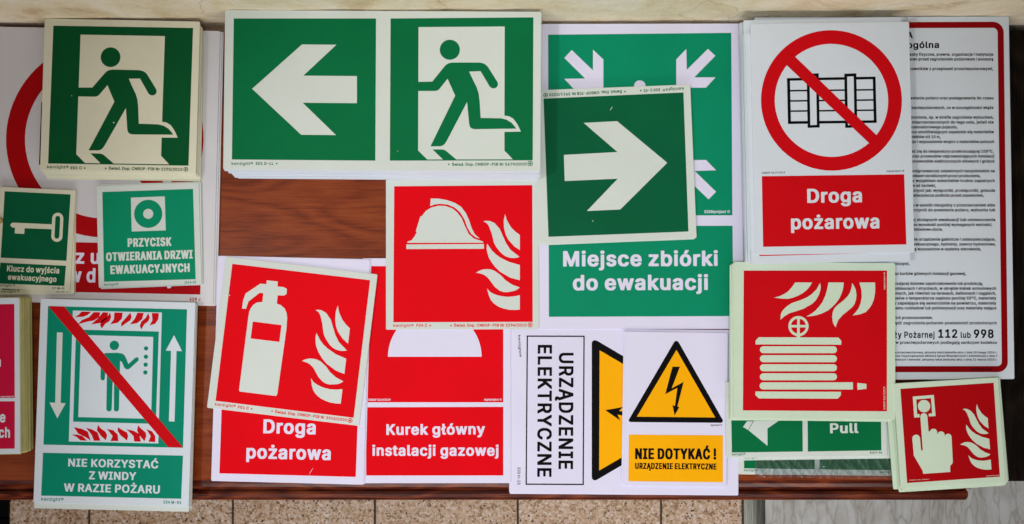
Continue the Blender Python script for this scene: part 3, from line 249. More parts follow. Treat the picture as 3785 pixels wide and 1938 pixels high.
 'e': (464,['167,-33 257,-33 324,-15 356,5 379,27 402,69 404,89 402,107 396,114 337,129 272,126 251,92 234,80 212,72 195,77 167,95 145,130 144,144 392,144 409,152 412,214 404,269 394,304 371,344 341,374 292,399 247,409 162,409 110,396 77,379 40,344 12,296 4,272 -6,212 -6,162 2,114 17,67 40,32 75,0 112,-20', '147,247 157,271 175,289 205,304 231,291 249,274 261,249']),
 'f': (314,['60,-24 161,-25 178,-17 181,3 181,300 261,306 266,311 269,330 266,397 249,405 184,405 181,422 195,444 249,445 266,453 281,515 279,538 273,544 229,555 151,555 102,542 82,529 52,494 41,452 41,406 -14,405 -30,397 -34,378 -30,311 -14,302 41,300 41,3 45,-17']),
 'g': (485,['157,-175 252,-176 321,-160 364,-135 389,-107 399,-90 412,-36 412,377 409,394 404,401 392,404 294,404 277,399 237,409 142,407 105,396 70,376 37,344 15,306 -1,252 -6,217 -6,167 4,107 12,83 32,48 70,10 119,-13 157,-21 234,-21 264,-13 272,-16 251,-52 214,-71 199,-71 170,-57 134,-19 122,-16 69,-18 15,-51 12,-71 15,-90 27,-110 55,-137 95,-160', '199,87 175,100 160,115 145,143 137,169 137,214 147,249 160,271 180,291 209,302 234,289 254,266 261,251 272,217 272,167 264,140 249,113 229,95']),
 'h': (470,['31,-24 133,-25 149,-17 155,245 171,277 183,289 208,302 222,297 242,279 255,250 255,3 258,-17 275,-25 378,-25 389,-22 395,-15 398,258 390,308 382,332 369,354 339,384 300,402 263,410 193,410 153,401 150,522 144,529 133,532 33,532 21,529 15,522 13,3 16,-17']),
 'i': (227,['32,-24 134,-25 146,-22 151,-15 154,378 151,397 134,405 34,405 22,402 16,395 14,3 17,-17', '52,418 114,418 138,426 156,441 164,457 166,475 164,508 158,522 141,539 119,548 49,548 27,539 9,522 1,490 4,456 22,431']),
 'j': (227,['-32,-167 45,-168 87,-157 109,-145 129,-125 148,-85 153,-58 153,377 149,397 143,402 33,405 21,402 15,395 13,-35 -1,-57 -40,-65 -47,-71 -50,-90 -47,-158 -42,-165', '53,418 113,417 142,428 157,443 163,455 165,495 162,514 144,537 132,544 108,550 60,550 26,539 11,524 0,487 6,450 26,428']),
 'k': (441,['31,-24 133,-25 149,-17 153,112 261,-22 273,-25 390,-25 402,-22 408,-15 410,3 407,22 255,215 397,361 397,397 380,405 265,405 253,402 153,303 153,505 149,524 133,532 33,532 21,529 15,522 13,3 16,-17']),
 'l': (249,['98,-27 180,-27 205,-22 217,-14 220,8 207,72 190,80 158,81 153,95 153,505 149,524 133,533 33,533 16,524 13,505 13,68 18,38 31,8 56,-14']),
 'm': (670,['31,-24 133,-25 149,-17 153,3 153,240 166,277 183,294 198,302 214,294 224,284 235,262 235,3 238,-15 243,-22 255,-25 355,-25 372,-17 375,3 375,255 388,282 401,294 418,302 442,289 455,265 455,3 458,-17 475,-25 578,-25 589,-22 594,-17 598,3 598,268 590,318 572,357 552,379 534,392 483,410 390,410 346,397 323,382 292,402 263,410 175,410 150,402 33,405 21,402 16,397 13,378 13,3 16,-17']),
 'n': (470,['31,-24 133,-25 149,-17 155,245 171,277 183,289 208,302 222,297 242,279 255,250 255,3 258,-17 275,-25 378,-25 394,-17 398,3 395,278 390,308 377,342 339,384 317,397 263,410 193,410 153,400 133,405 33,405 16,397 13,378 13,3 16,-17']),
 'o': (475,['162,-33 249,-33 287,-26 321,-13 371,27 394,60 409,97 419,147 422,204 414,259 401,301 381,336 354,366 326,386 287,402 252,409 164,409 105,394 65,369 42,346 25,321 4,272 -6,212 -6,164 4,104 25,55 42,30 90,-10 129,-26', '204,74 175,90 155,115 137,164 137,209 147,246 167,279 185,294 202,302 212,302 244,284 264,256 279,209 279,167 266,125 249,97 226,80']),
 'p': (484,['31,-167 133,-168 149,-160 153,-26 185,-33 273,-33 298,-28 322,-20 359,3 399,50 418,92 428,142 430,217 425,252 414,294 389,342 364,369 332,392 265,410 190,410 150,400 133,405 33,405 16,397 13,377 13,-140 16,-160', '218,75 196,85 178,103 163,130 153,167 153,212 163,249 176,272 196,292 223,302 244,292 264,272 277,249 288,215 288,165 279,135 262,103 244,85']),
 'r': (319,['31,-24 133,-25 149,-17 153,3 153,240 168,274 186,289 210,300 263,298 279,306 283,382 280,400 274,407 178,410 150,402 33,405 16,397 13,378 13,3 16,-17']),
 's': (425,['136,-33 226,-33 290,-18 317,-3 345,22 366,62 371,89 368,142 355,176 335,199 297,221 179,252 156,265 151,274 159,291 174,301 193,304 217,286 236,255 248,252 291,252 346,264 360,272 363,292 361,312 345,346 305,386 268,402 233,409 143,409 98,399 56,379 29,351 13,322 8,294 8,254 13,227 26,200 51,175 84,157 202,126 215,119 227,104 212,85 181,72 156,82 139,102 132,121 125,129 113,132 71,132 13,119 -1,111 -4,92 1,64 24,20 51,-5 69,-15 98,-26']),
 't': (287,['127,-28 211,-29 246,-21 251,-14 251,18 238,70 221,78 176,78 166,91 166,298 224,301 241,309 244,328 241,393 236,400 224,403 167,404 166,468 164,486 158,493 146,496 44,496 32,493 26,486 23,404 -14,403 -30,395 -34,376 -31,311 -25,304 -14,301 24,298 24,86 35,32 45,14 67,-8 92,-21']),
 'u': (470,['141,-29 223,-30 260,-20 278,-25 378,-25 394,-17 398,2 398,377 395,395 389,402 378,405 275,405 258,397 255,377 255,137 239,103 219,86 200,77 171,96 158,118 153,142 153,377 149,397 133,405 33,405 16,397 13,377 13,117 20,70 36,33 61,3 98,-19']),
 'w': (627,['116,-24 220,-25 237,-17 283,144 325,0 336,-22 348,-25 450,-25 462,-22 470,-10 580,352 584,378 582,397 565,405 460,405 448,402 440,390 398,241 355,395 349,402 338,405 233,405 221,402 213,392 170,240 130,380 119,402 108,405 3,405 -9,402 -14,397 -17,378 -10,342 98,-12 106,-22']),
 'y': (449,['48,-169 130,-170 164,-162 192,-147 227,-107 242,-77 409,361 410,395 404,402 392,405 285,405 273,402 261,379 194,198 124,392 117,402 105,405 -3,405 -19,397 -23,377 -19,358 117,2 109,-29 99,-49 89,-59 42,-60 31,-63 23,-71 10,-120 10,-155 16,-162']),
 'z': (440,['20,-24 359,-25 376,-17 379,55 377,73 371,79 359,82 195,83 369,311 372,378 369,395 364,402 352,405 27,405 10,397 7,325 9,308 15,301 184,295 5,64 2,45 4,-15 10,-22']),
 '°': (376,['119,259 196,258 235,269 270,291 290,314 302,336 313,383 313,411 305,452 287,485 260,512 235,527 193,538 123,538 91,531 56,512 29,485 16,465 3,413 3,383 14,336 26,314 59,281 81,269', '158,366 141,381 136,403 144,417 160,430 175,415 182,396 170,374']),
 'ó': (475,['162,-33 249,-33 287,-26 321,-13 371,27 394,60 409,97 419,147 422,204 414,259 401,301 381,336 341,376 311,394 265,407 334,510 334,544 327,552 207,554 195,551 144,449 142,432 149,407 105,394 65,369 25,321 4,272 -6,212 -6,164 4,104 25,55 42,30 90,-10 129,-26', '204,74 175,90 155,115 137,164 137,209 147,246 167,279 185,294 202,302 212,302 244,284 264,256 279,209 279,167 266,125 249,97 226,80']),
 'ą': (449,['259,-169 335,-170 375,-159 393,-148 393,-108 377,-68 360,-60 326,-59 372,-19 375,0 375,282 368,320 350,354 325,379 273,402 230,410 155,410 105,400 64,382 26,349 3,307 4,273 9,268 73,250 120,250 132,253 159,287 195,305 225,287 235,260 220,252 133,242 78,230 31,207 11,187 -5,155 -10,125 -5,60 16,18 46,-9 71,-22 113,-33 185,-33 178,-85 189,-129 214,-154', '168,72 146,83 134,98 133,110 139,119 151,129 178,140 235,147 235,132 220,101 200,83']),
 'ć': (456,['162,-33 249,-33 311,-18 341,0 371,27 399,79 402,102 399,119 394,126 332,142 284,142 267,134 259,112 241,90 221,77 204,74 185,82 165,100 147,130 137,164 137,209 147,246 167,279 200,301 221,299 241,286 259,264 265,245 282,237 327,237 387,252 399,260 402,279 399,297 371,349 349,371 326,386 265,407 334,510 334,544 327,552 207,554 195,551 144,449 142,432 149,407 105,394 65,369 25,321 4,272 -6,212 -6,164 4,104 25,55 42,30 90,-10 129,-26']),
 'ę': (464,['260,-173 337,-173 376,-163 396,-150 397,-116 379,-71 362,-63 325,-61 374,10 394,47 404,87 401,109 387,117 334,129 284,129 267,121 251,92 234,80 212,72 195,77 167,95 152,115 142,142 392,144 404,147 409,152 412,172 412,214 404,269 394,304 371,344 326,384 292,399 247,409 147,407 110,396 77,379 40,344 27,326 4,272 -6,212 -6,162 -1,127 17,67 40,32 65,7 112,-20 152,-31 186,-34 179,-91 190,-133 215,-158', '147,247 157,271 175,289 199,302 209,302 231,291 249,274 261,249']),
 'ł': (267,['110,-27 191,-27 218,-22 229,-12 231,8 218,72 201,80 170,81 164,93 164,273 221,311 224,380 221,398 216,404 165,408 164,505 161,523 156,529 144,533 44,533 27,524 24,505 24,333 -30,297 -34,228 -31,210 -25,203 23,199 24,68 37,16 67,-14']),
 'ś': (425,['136,-33 226,-33 290,-18 317,-3 345,22 366,62 371,89 368,142 355,176 335,199 297,221 179,252 156,265 151,274 159,291 174,301 193,304 217,286 236,255 248,252 291,252 346,264 360,272 363,292 361,312 337,356 305,386 285,396 244,407 312,510 313,544 306,552 186,554 174,551 123,449 121,432 127,407 89,396 56,379 29,351 13,322 8,294 8,254 13,227 26,200 51,175 84,157 202,126 215,119 227,104 212,85 181,72 156,82 139,102 132,121 125,129 113,132 71,132 13,119 -1,111 -4,92 1,64 24,20 51,-5 69,-15 98,-26']),
 'ż': (440,['20,-24 359,-25 376,-17 379,55 377,73 371,79 359,82 195,83 369,311 372,378 369,395 364,402 352,405 27,405 10,397 7,325 9,308 15,301 184,295 5,64 2,45 4,-15 10,-22', '155,418 217,418 246,428 259,441 267,457 269,475 267,510 261,522 244,539 222,548 152,548 130,539 112,522 104,490 110,451 125,431']),
},
}
SIGNS = {
'e01c': dict(x=-402.25, y=184.96, z=17.0, rot=-0.02052, w=159.70, h=156.02, art=[
 ('P','printed_panel','INK',1,[(-70.6,70.62),(73.02,71.19),(72.23,-70.7),(-71.69,-71.44)]),
 ('P','doorway','glow',2,[(-42.31,61.93),(44.31,62.19),(43.94,-26.22),(48.54,-26.92),(52.86,-29.35),(56.45,-34.19),(58.6,-38.19),(60.32,-42.18),(43.93,-42.49),(43.91,-61.07),(52.39,-69.76),(-33.88,-70.17),(-43.01,-61.3)]),
 ('P','running_figure','INK',3,[(-43.15,7.24),(-28.65,7.52),(-16.31,22.53),(-14.58,24.38),(-11.97,25.81),(-8.35,26.52),(19.08,26.47),(22.97,25.61),(25.85,23.89),(27.86,21.46),(36.78,7.47),(37.49,5.33),(37.2,3.19),(35.76,1.48),(33.75,0.76),(31.3,1.05),(29.14,2.62),(20.08,17.9),(8.54,17.49),(12.56,8.92),(16.16,1.77),(18.03,-3.94),(19.03,-11.09),(20.16,-28.67),(39.91,-28.93),(45.66,-30.21),(50.7,-33.2),(53.71,-36.34),(55.73,-39.19),(13.94,-39.83),(11.05,-39.12),(9.18,-37.4),(8.46,-34.26),(6.47,-12.81),(-14.27,-51.91),(-16.16,-54.63),(-17.9,-56.07),(-20.51,-56.94),(-30.52,-57.11),(-5.52,-6.51),(-13.15,10.37),(-20.7,1.07),(-22.15,-0.5),(-23.6,-1.36),(-25.77,-1.79),(-43.17,-1.78)]),
 ('P','running_figure','INK',3,[(-28.49,-60.11),(-17.91,-60.23),(-15.3,-61.23),(-12.85,-63.08),(-4.61,-70.08),(-17.93,-70.12)]),
 ('D','running_figure','INK',3,(-10.79,39.24),10.12,0,0,360),
 ('T', 'fine_print', 'INK', 1, 'kenlight®', (-72.57, -76.32), (-50.5, -76.17), 2.95, 'book'),
 ('T', 'fine_print', 'INK', 1, 'E01 C', (-48.42, -76.86), (-36.94, -76.77), 2.95, 'bold'),
 ('T', 'fine_print', 'INK', 1, 'Świad. Dop. CNBOP-PIB Nr 2295/2015', (-9.43, -76.5), (66.05, -76.13), 2.95, 'bold'),
 ('P','fine_print','INK',1,[(-34.8,-74.66),(-33.33,-74.63),(-33.28,-76.11),(-34.75,-76.14)]),
 ('P','fine_print','INK',1,[(-13.17,-74.51),(-11.7,-74.48),(-11.65,-75.96),(-13.12,-75.99)]),
 ('D','emblem','INK',1,(69.54,-74.44),2.35,1.69,0,360),
 ('D','emblem','INK',1,(69.54,-74.44),0.98,0.0,0,360),
 ('D','wear_mark','glow_warm',4,(-5.56,-28.01),0.74,0.0,0,360),
 ('D','wear_mark','glow_warm',4,(-49.53,-1.26),0.44,0.0,0,360)]),
'e01d': dict(x=-129.21, y=184.80, z=40.0, rot=-0.00562, w=315.76, h=159.63, art=[
 ('P','printed_panel','INK',1,[(-149.07,71.25),(-6.97,72.05),(-6.46,-70.24),(-149.27,-69.9)]),
 ('P','arrow','glow',2,[(-129.91,0.82),(-80.69,45.55),(-46.3,45.46),(-78.94,14.33),(-25.52,14.2),(-25.28,-12.96),(-79.38,-12.84),(-45.87,-44.95),(-80.48,-44.85)]),
 ('P','printed_panel','INK',1,[(7.54,72.13),(150.2,74.09),(150.22,-69.08),(8.0,-70.16)]),
 ('P','doorway','glow',2,[(35.56,63.64),(121.57,64.7),(121.8,-24.49),(126.39,-25.18),(130.69,-27.6),(134.3,-32.46),(136.46,-36.46),(138.2,-40.47),(121.9,-40.85),(122.01,-59.49),(130.49,-68.18),(45.16,-68.81),(36.08,-59.97)]),
 ('P','running_figure','INK',3,[(35.27,8.65),(49.59,9.01),(61.65,24.18),(63.36,26.06),(65.92,27.52),(69.5,28.26),(96.72,28.41),(100.59,27.57),(103.46,25.86),(105.48,23.42),(114.45,9.38),(115.18,7.23),(114.9,5.07),(113.48,3.34),(111.48,2.61),(109.05,2.88),(106.89,4.45),(97.77,19.78),(86.32,19.29),(90.38,10.68),(94.01,3.51),(95.91,-2.23),(96.96,-9.4),(98.21,-27.06),(117.81,-27.24),(123.54,-28.5),(128.57,-31.48),(131.59,-34.62),(133.61,-37.48),(92.13,-38.29),(89.27,-37.59),(87.4,-35.88),(86.66,-32.72),(84.52,-11.2),(64.33,-50.49),(62.49,-53.23),(60.78,-54.67),(58.21,-55.55),(48.35,-55.75),(72.59,-4.94),(64.89,11.98),(57.51,2.59),(56.09,1.0),(54.66,0.13),(52.52,-0.31),(35.34,-0.41)]),
 ('P','running_figure','INK',3,[(50.37,-58.75),(60.81,-58.83),(63.39,-59.82),(65.83,-61.67),(74.03,-68.65),(60.88,-68.72)]),
 ('D','running_figure','INK',3,(66.97,41.05),10.03,0,0,360),
 ('T', 'fine_print', 'INK', 1, 'kenlight®', (-149.49, -75.35), (-128.05, -75.23), 2.86, 'book'),
 ('T', 'fine_print', 'INK', 1, 'E01 D-LL', (-125.33, -75.21), (-107.61, -75.11), 2.86, 'bold'),
 ('P','fine_print','INK',1,[(-105.35,-73.09),(-103.92,-73.08),(-103.9,-74.52),(-105.33,-74.52)]),
 ('T', 'fine_print', 'INK', 1, 'Świad. Dop. CNBOP-PIB Nr 5679/2025', (69.79, -74.97), (144.1, -74.27), 2.87, 'bold'),
 ('P','fine_print','INK',1,[(65.91,-72.85),(67.34,-72.84),(67.35,-74.27),(65.92,-74.28)]),
 ('D','emblem','INK',1,(147.66,-72.24),2.58,1.86,0,360),
 ('D','emblem','INK',1,(147.66,-72.24),1.09,0.0,0,360),
 ('D','wear_mark','glow',4,(15.79,-60.66),0.43,0.0,0,360)]),
'miejsce': dict(x=133.84, y=104.09, z=3.2, rot=0.00217, w=214.08, h=318.88, art=[
 ('P','printed_panel','INK',1,[(-95.83,148.03),(95.68,149.58),(95.53,-41.35),(-95.79,-41.53)]),
 ('P','printed_panel','INK',1,[(-95.82,-52.15),(95.61,-52.27),(95.69,-146.17),(-95.81,-146.5)]),
 ('P','arrow','paper',2,[(-71.12,131.84),(-49.01,110.39),(-48.92,132.24),(-38.16,121.97),(-38.29,90.8),(-69.02,90.87),(-79.02,101.73),(-57.28,101.98),(-78.95,123.57)]),
 ('P','arrow','paper',2,[(71.1,132.74),(78.86,125.49),(56.67,102.94),(78.86,102.89),(68.89,92.07),(37.86,92.14),(38.03,121.81),(48.6,132.79),(48.92,110.78)]),
 ('P','arrow','paper',2,[(37.42,16.11),(68.4,16.49),(78.81,5.67),(56.51,4.97),(78.66,-16.81),(70.83,-24.73),(48.23,-2.96),(48.1,-24.68),(37.25,-14.17)]),
 ('D','pictogram','paper',2,(-0.2,93.88),5.99,0.0,0,360),
 ('P','pictogram','paper',2,[(-11.66,80.51),(-7.14,85.77),(6.35,85.74),(10.82,80.46),(10.67,51.9),(-11.79,51.95)]),
 ('T', 'lettering', 'paper', 2, 'Miejsce zbiórki', (-80.87, -94.33), (80.08, -94.08), 16.12, 'bold'),
 ('T', 'lettering', 'paper', 2, 'do ewakuacji', (-70.81, -119.12), (69.77, -118.98), 16.11, 'bold'),
 ('T', 'fine_print', 'paper', 2, 'SIGNproject ©', (66.25, -39.04), (92.86, -38.95), 2.99, 'bold')]),
'arrow': dict(x=107.34, y=115.89, z=7.0, rot=0.03754, w=162.05, h=159.86, art=[
 ('P','printed_panel','INK',1,[(-72.04,70.88),(73.56,71.86),(72.78,-72.84),(-72.33,-72.9)]),
 ('P','arrow','glow',2,[(-53.14,11.51),(2.51,12.41),(-31.29,44.04),(3.49,44.53),(53.71,-0.72),(3.1,-47.33),(-31.61,-47.67),(1.7,-15.35),(-53.3,-15.67)]),
 ('T', 'fine_print', 'INK', 1, 'kenlight®', (73.78, 77.24), (51.96, 76.86), 2.99, 'book'),
 ('T', 'fine_print', 'INK', 1, 'E00 C-01', (49.14, 77.12), (31.95, 76.72), 2.99, 'bold'),
 ('P','fine_print','INK',1,[(28.5,76.25),(29.99,76.19),(29.93,74.69),(28.44,74.75)]),
 ('T', 'fine_print', 'INK', 1, 'Świad. Dop. CNBOP-PIB Nr 3911/2020', (9.85, 76.65), (-65.87, 76.04), 3.0, 'bold'),
 ('P','fine_print','INK',1,[(12.05,75.81),(13.54,75.76),(13.48,74.26),(11.99,74.32)]),
 ('D','emblem','INK',1,(-69.67,74.39),2.39,1.72,0,360),
 ('D','emblem','INK',1,(-69.67,74.39),1.0,0.0,0,360),
 ('D','wear_mark','glow',4,(-25.92,-58.26),0.6,0.0,0,360),
 ('P','wear_mark','glow',4,[(-3.5,56.32),(-2.54,57.93),(-0.97,59.82),(-0.7,59.21),(-2.27,57.17),(-3.22,56.01)])]),
'f04': dict(x=-51.59, y=22.41, z=4.4, rot=0.00339, w=158.74, h=156.11, art=[
 ('P','printed_panel','INK',1,[(-70.74,70.89),(72.94,71.6),(72.84,-70.42),(-71.75,-70.38)]),
 ('P','helmet','glow',2,[(-32.68,58.04),(-24.47,57.87),(-15.51,56.19),(-7.31,53.17),(-1.34,49.42),(3.87,42.67),(7.13,35.19),(9.8,26.96),(12.77,20.98),(18.27,16.04),(13.5,17.69),(9.04,21.44),(5.32,27.73),(2.36,35.95),(-2.1,43.44),(-8.06,48.69),(-15.52,51.71),(-22.98,52.48),(-28.96,51.75),(-33.29,50.12)]),
 ('P','helmet','glow',2,[(-57.36,11.96),(-56.32,13.6),(-52.89,14.49),(-49.9,18.21),(-47.21,23.13),(-48.25,24.18),(-43.45,39.54),(-42.11,39.69),(-37.92,45.06),(-31.95,48.77),(-24.48,50.54),(-17.02,50.07),(-10.3,47.65),(-5.09,43.45),(-0.62,37.46),(3.09,28.48),(6.8,21.0),(12.01,16.21),(20.95,13.34),(21.99,11.84)]),
 ('P','helmet','glow',2,[(-58.11,10.33),(22.44,10.5),(22.42,5.58),(-58.12,5.55)]),
 ('P','flame','glow',2,[(44.46,41.49),(46.38,35.06),(50.83,27.57),(55.29,23.08),(59.76,19.78),(59.7,4.11),(53.75,8.16),(47.81,14.89),(44.84,20.87),(43.37,27.6),(43.1,34.32)]),
 ('P','flame','glow',2,[(22.05,34.09),(24.74,34.68),(28.47,34.52),(33.69,32.11),(38.89,26.12),(41.85,19.39),(45.56,11.17),(50.01,4.44),(59.38,-3.05),(55.95,-3.94),(52.22,-4.22),(48.49,-3.61),(44.77,-2.26),(41.05,0.44),(38.08,3.73),(35.1,7.47),(32.88,11.96),(30.67,20.92),(27.71,29.14),(25.48,32.14)]),
 ('P','flame','glow',2,[(25.72,10.94),(30.62,3.76),(35.08,-0.58),(39.54,-3.73),(48.48,-8.24),(59.65,-11.41),(59.59,-27.21),(49.91,-24.64),(39.5,-18.64),(34.29,-13.71),(30.58,-8.92),(27.61,-3.69),(26.14,0.79),(25.26,6.01)]),
 ('P','flame','glow',2,[(14.15,-19.3),(17.89,-17.08),(21.62,-15.9),(26.09,-15.62),(29.82,-16.08),(33.54,-17.43),(39.49,-21.62),(44.69,-27.15),(51.38,-31.65),(59.56,-34.8),(56.58,-37.03),(53.59,-38.36),(46.14,-39.67),(42.41,-39.36),(38.69,-38.01),(33.49,-33.97),(28.29,-26.8),(25.77,-23.81),(23.09,-21.87),(20.11,-20.51)]),
 ('P','flame','glow',2,[(25.59,-35.73),(29.0,-39.47),(32.72,-41.41),(36.44,-42.77),(40.91,-43.82),(46.87,-44.44),(52.83,-44.01),(59.53,-42.84),(59.48,-57.73),(54.27,-58.01),(48.31,-57.84),(43.1,-56.63),(38.64,-55.13),(34.92,-53.03),(31.95,-50.64),(29.28,-47.36),(27.5,-43.18)]),
 ('T', 'fine_print', 'INK', 1, 'kenlight®', (-71.75, -75.14), (-50.61, -75.21), 2.97, 'book'),
 ('T', 'fine_print', 'INK', 1, 'F04 C', (-47.78, -75.07), (-36.61, -75.11), 2.97, 'bold'),
 ('T', 'fine_print', 'INK', 1, 'Świad. Dop. CNBOP-PIB Nr 2294/2015', (-8.92, -75.2), (66.42, -75.31), 2.97, 'bold'),
 ('P','fine_print','INK',1,[(-34.23,-73.18),(-32.74,-73.19),(-32.74,-74.67),(-34.23,-74.67)]),
 ('P','fine_print','INK',1,[(-12.64,-73.25),(-11.15,-73.26),(-11.15,-74.75),(-12.64,-74.74)]),
 ('D','emblem','INK',1,(70.15,-73.53),2.53,1.82,0,360),
 ('D','emblem','INK',1,(70.15,-73.53),1.06,0.0,0,360)]),
'f01': dict(x=-227.28, y=-67.43, z=6.1, rot=-0.11834, w=158.40, h=157.61, art=[
 ('P','printed_panel','INK',1,[(-71.53,71.86),(72.36,71.89),(72.64,-71.13),(-71.18,-70.66)]),
 ('P','extinguisher','glow',2,[(-33.96,59.1),(-22.44,59.27),(-22.09,54.07),(-15.82,54.22),(-12.2,52.86),(-11.86,47.66),(-14.3,45.57),(-20.83,45.1),(-20.65,36.44),(-16.0,35.2),(-11.89,32.24),(-9.43,28.05),(-8.2,22.97),(-7.57,11.83),(-8.66,-56.52),(-9.93,-58.31),(-47.33,-58.14),(-48.38,-56.92),(-48.17,20.46),(-48.04,24.21),(-47.02,28.07),(-44.82,32.07),(-41.45,35.01),(-35.63,36.45),(-35.87,45.55),(-39.74,45.39),(-50.01,35.19),(-51.71,27.21),(-55.73,27.03),(-55.71,35.26),(-54.12,42.93),(-40.18,54.92),(-33.76,55.08)]),
 ('P','printed_panel','INK',3,[(-43.01,15.09),(-13.04,14.92),(-13.11,-2.57),(-43.05,-2.55)]),
 ('P','flame','glow',2,[(42.32,41.98),(44.25,35.47),(48.7,27.89),(53.15,23.33),(57.6,19.97),(57.6,4.14),(51.68,8.26),(45.74,15.1),(42.78,21.15),(41.29,27.95),(40.99,34.75)]),
 ('P','flame','glow',2,[(20.09,34.63),(22.75,35.21),(26.46,35.03),(31.65,32.57),(36.84,26.49),(39.81,19.67),(43.52,11.35),(47.97,4.52),(57.31,-3.09),(53.9,-3.97),(50.2,-4.23),(46.5,-3.6),(42.79,-2.21),(39.09,0.53),(36.12,3.87),(33.16,7.67),(30.93,12.21),(28.7,21.28),(25.72,29.6),(23.5,32.64)]),
 ('P','flame','glow',2,[(23.82,11.22),(28.71,3.94),(33.16,-0.47),(37.61,-3.67),(46.5,-8.27),(57.61,-11.53),(57.61,-27.49),(47.99,-24.85),(37.62,-18.74),(32.43,-13.72),(28.73,-8.87),(25.76,-3.57),(24.27,0.96),(23.38,6.24)]),
 ('P','flame','glow',2,[(12.45,-19.27),(16.15,-17.05),(19.85,-15.87),(24.29,-15.61),(27.99,-16.09),(31.7,-17.48),(37.62,-21.75),(42.81,-27.36),(49.47,-31.93),(57.62,-35.16),(54.66,-37.39),(51.7,-38.72),(44.3,-40.01),(40.6,-39.68),(36.9,-38.3),(31.71,-34.19),(26.52,-26.92),(24.0,-23.89),(21.33,-21.91),(18.37,-20.53)]),
 ('P','flame','glow',2,[(23.87,-35.93),(27.28,-39.72),(30.98,-41.7),(34.68,-43.09),(39.12,-44.18),(45.04,-44.83),(50.96,-44.43),(57.62,-43.29),(57.62,-58.32),(52.45,-58.58),(46.53,-58.38),(41.35,-57.13),(36.91,-55.59),(33.21,-53.45),(30.25,-51.02),(27.58,-47.69),(25.8,-43.47)]),
 ('T', 'fine_print', 'INK', 1, 'kenlight®', (-71.32, -75.44), (-49.68, -75.25), 2.95, 'book'),
 ('T', 'fine_print', 'INK', 1, 'F01 C', (-47.37, -75.72), (-36.16, -75.73), 2.95, 'bold'),
 ('T', 'fine_print', 'INK', 1, 'Świad. Dop. CNBOP-PIB Nr 3910/2020', (-8.8, -75.9), (65.89, -75.8), 2.95, 'bold'),
 ('P','fine_print','INK',1,[(-34.01,-73.83),(-32.54,-73.66),(-32.35,-75.12),(-33.83,-75.3)]),
 ('P','fine_print','INK',1,[(-12.66,-73.68),(-11.18,-73.5),(-11.0,-74.97),(-12.48,-75.14)]),
 ('D','emblem','INK',1,(69.3,-74.35),2.52,1.81,0,360),
 ('D','emblem','INK',1,(69.3,-74.35),1.06,0.0,0,360),
 ('P','wear_mark','glow',4,[(-70.69,40.06),(-69.72,39.43),(-69.92,38.66),(-70.75,39.31)])]),
'droga2': dict(x=-229.17, y=-97.54, z=4.9, rot=-0.02454, w=157.71, h=232.74, art=[
 ('P','printed_panel','INK',1,[(-70.22,-39.06),(70.95,-39.15),(70.51,-108.51),(-70.45,-108.28)]),
 ('T', 'lettering', 'paper', 2, 'Droga', (-26.46, -65.96), (27.74, -65.81), 14.5, 'bold'),
 ('T', 'lettering', 'paper', 2, 'pożarowa', (-43.19, -92.25), (44.07, -91.88), 14.18, 'bold'),
 ('P','wear_mark','paper',4,[(21.97,-107.49),(23.79,-103.9),(25.92,-100.45),(26.07,-100.6),(24.1,-104.19),(22.12,-107.49)])]),
'kurek': dict(x=-78.68, y=-98.25, z=3.0, rot=0.00036, w=154.91, h=232.99, art=[
 ('P','printed_panel','INK',1,[(-71.06,108.3),(69.65,108.25),(69.62,-32.94),(-72.3,-32.89)]),
 ('P','printed_panel','INK',1,[(-72.43,-38.09),(69.62,-37.69),(69.61,-108.53),(-72.38,-108.48)]),
 ('D','pictogram','paper',2,(-1.46,14.23),48.59,0.0,0,180),
 ('T', 'lettering', 'paper', 2, 'Kurek główny', (-51.52, -66.72), (50.72, -66.16), 11.26, 'bold'),
 ('T', 'lettering', 'paper', 2, 'instalacji gazowej', (-66.04, -88.2), (64.86, -88.25), 11.25, 'bold'),
 ('T', 'fine_print', 'paper', 2, 'CNBOP 3619/2019', (-70.36, -31.41), (-47.29, -31.41), 2.22, 'bold'),
 ('T', 'fine_print', 'paper', 2, 'signproject ©', (49.67, -31.15), (67.84, -31.16), 2.23, 'bold')]),
'elektr': dict(x=116.48, y=-140.68, z=2.0, rot=-0.00809, w=237.50, h=170.42, art=[
 ('P','frame_line','black',1,[(-101.84,77.75),(-41.53,78.09),(-42.87,76.74),(-100.49,76.42)]),
 ('P','frame_line','black',1,[(-41.53,78.09),(-41.42,-76.59),(-42.77,-75.27),(-42.87,76.74)]),
 ('P','frame_line','black',1,[(-41.42,-76.59),(-101.83,-76.78),(-100.51,-75.44),(-42.77,-75.27)]),
 ('P','frame_line','black',1,[(-101.83,-76.78),(-101.84,77.75),(-100.49,76.42),(-100.51,-75.44)]),
 ('T', 'lettering', 'black', 1, 'URZĄDZENIE', (-68.13, 60.14), (-67.87, -60.36), 15.19, 'mid'),
 ('T', 'lettering', 'black', 1, 'ELEKTRYCZNE', (-90.28, 68.16), (-89.84, -68.54), 14.9, 'mid'),
 ('T', 'fine_print', 'black', 1, 'kenlight®', (-110.66, 78.13), (-109.58, 55.34), 2.54, 'book'),
 ('T', 'fine_print', 'black', 1, '330 H-23', (-110.31, -58.62), (-110.17, -76.55), 2.97, 'book'),
 ('P','warning_triangle','black',1,[(-34.16,70.1),(-33.58,72.19),(-32.09,73.25),(-30.3,73.41),(-28.21,72.68),(91.76,3.41),(92.96,1.64),(91.77,-0.16),(-27.32,-70.7),(-29.4,-71.6),(-31.19,-71.47),(-32.68,-70.3),(-33.29,-68.37)]),
 ('P','warning_field','INK',2,[(-25.91,63.02),(81.34,1.54),(-25.59,-61.35)]),
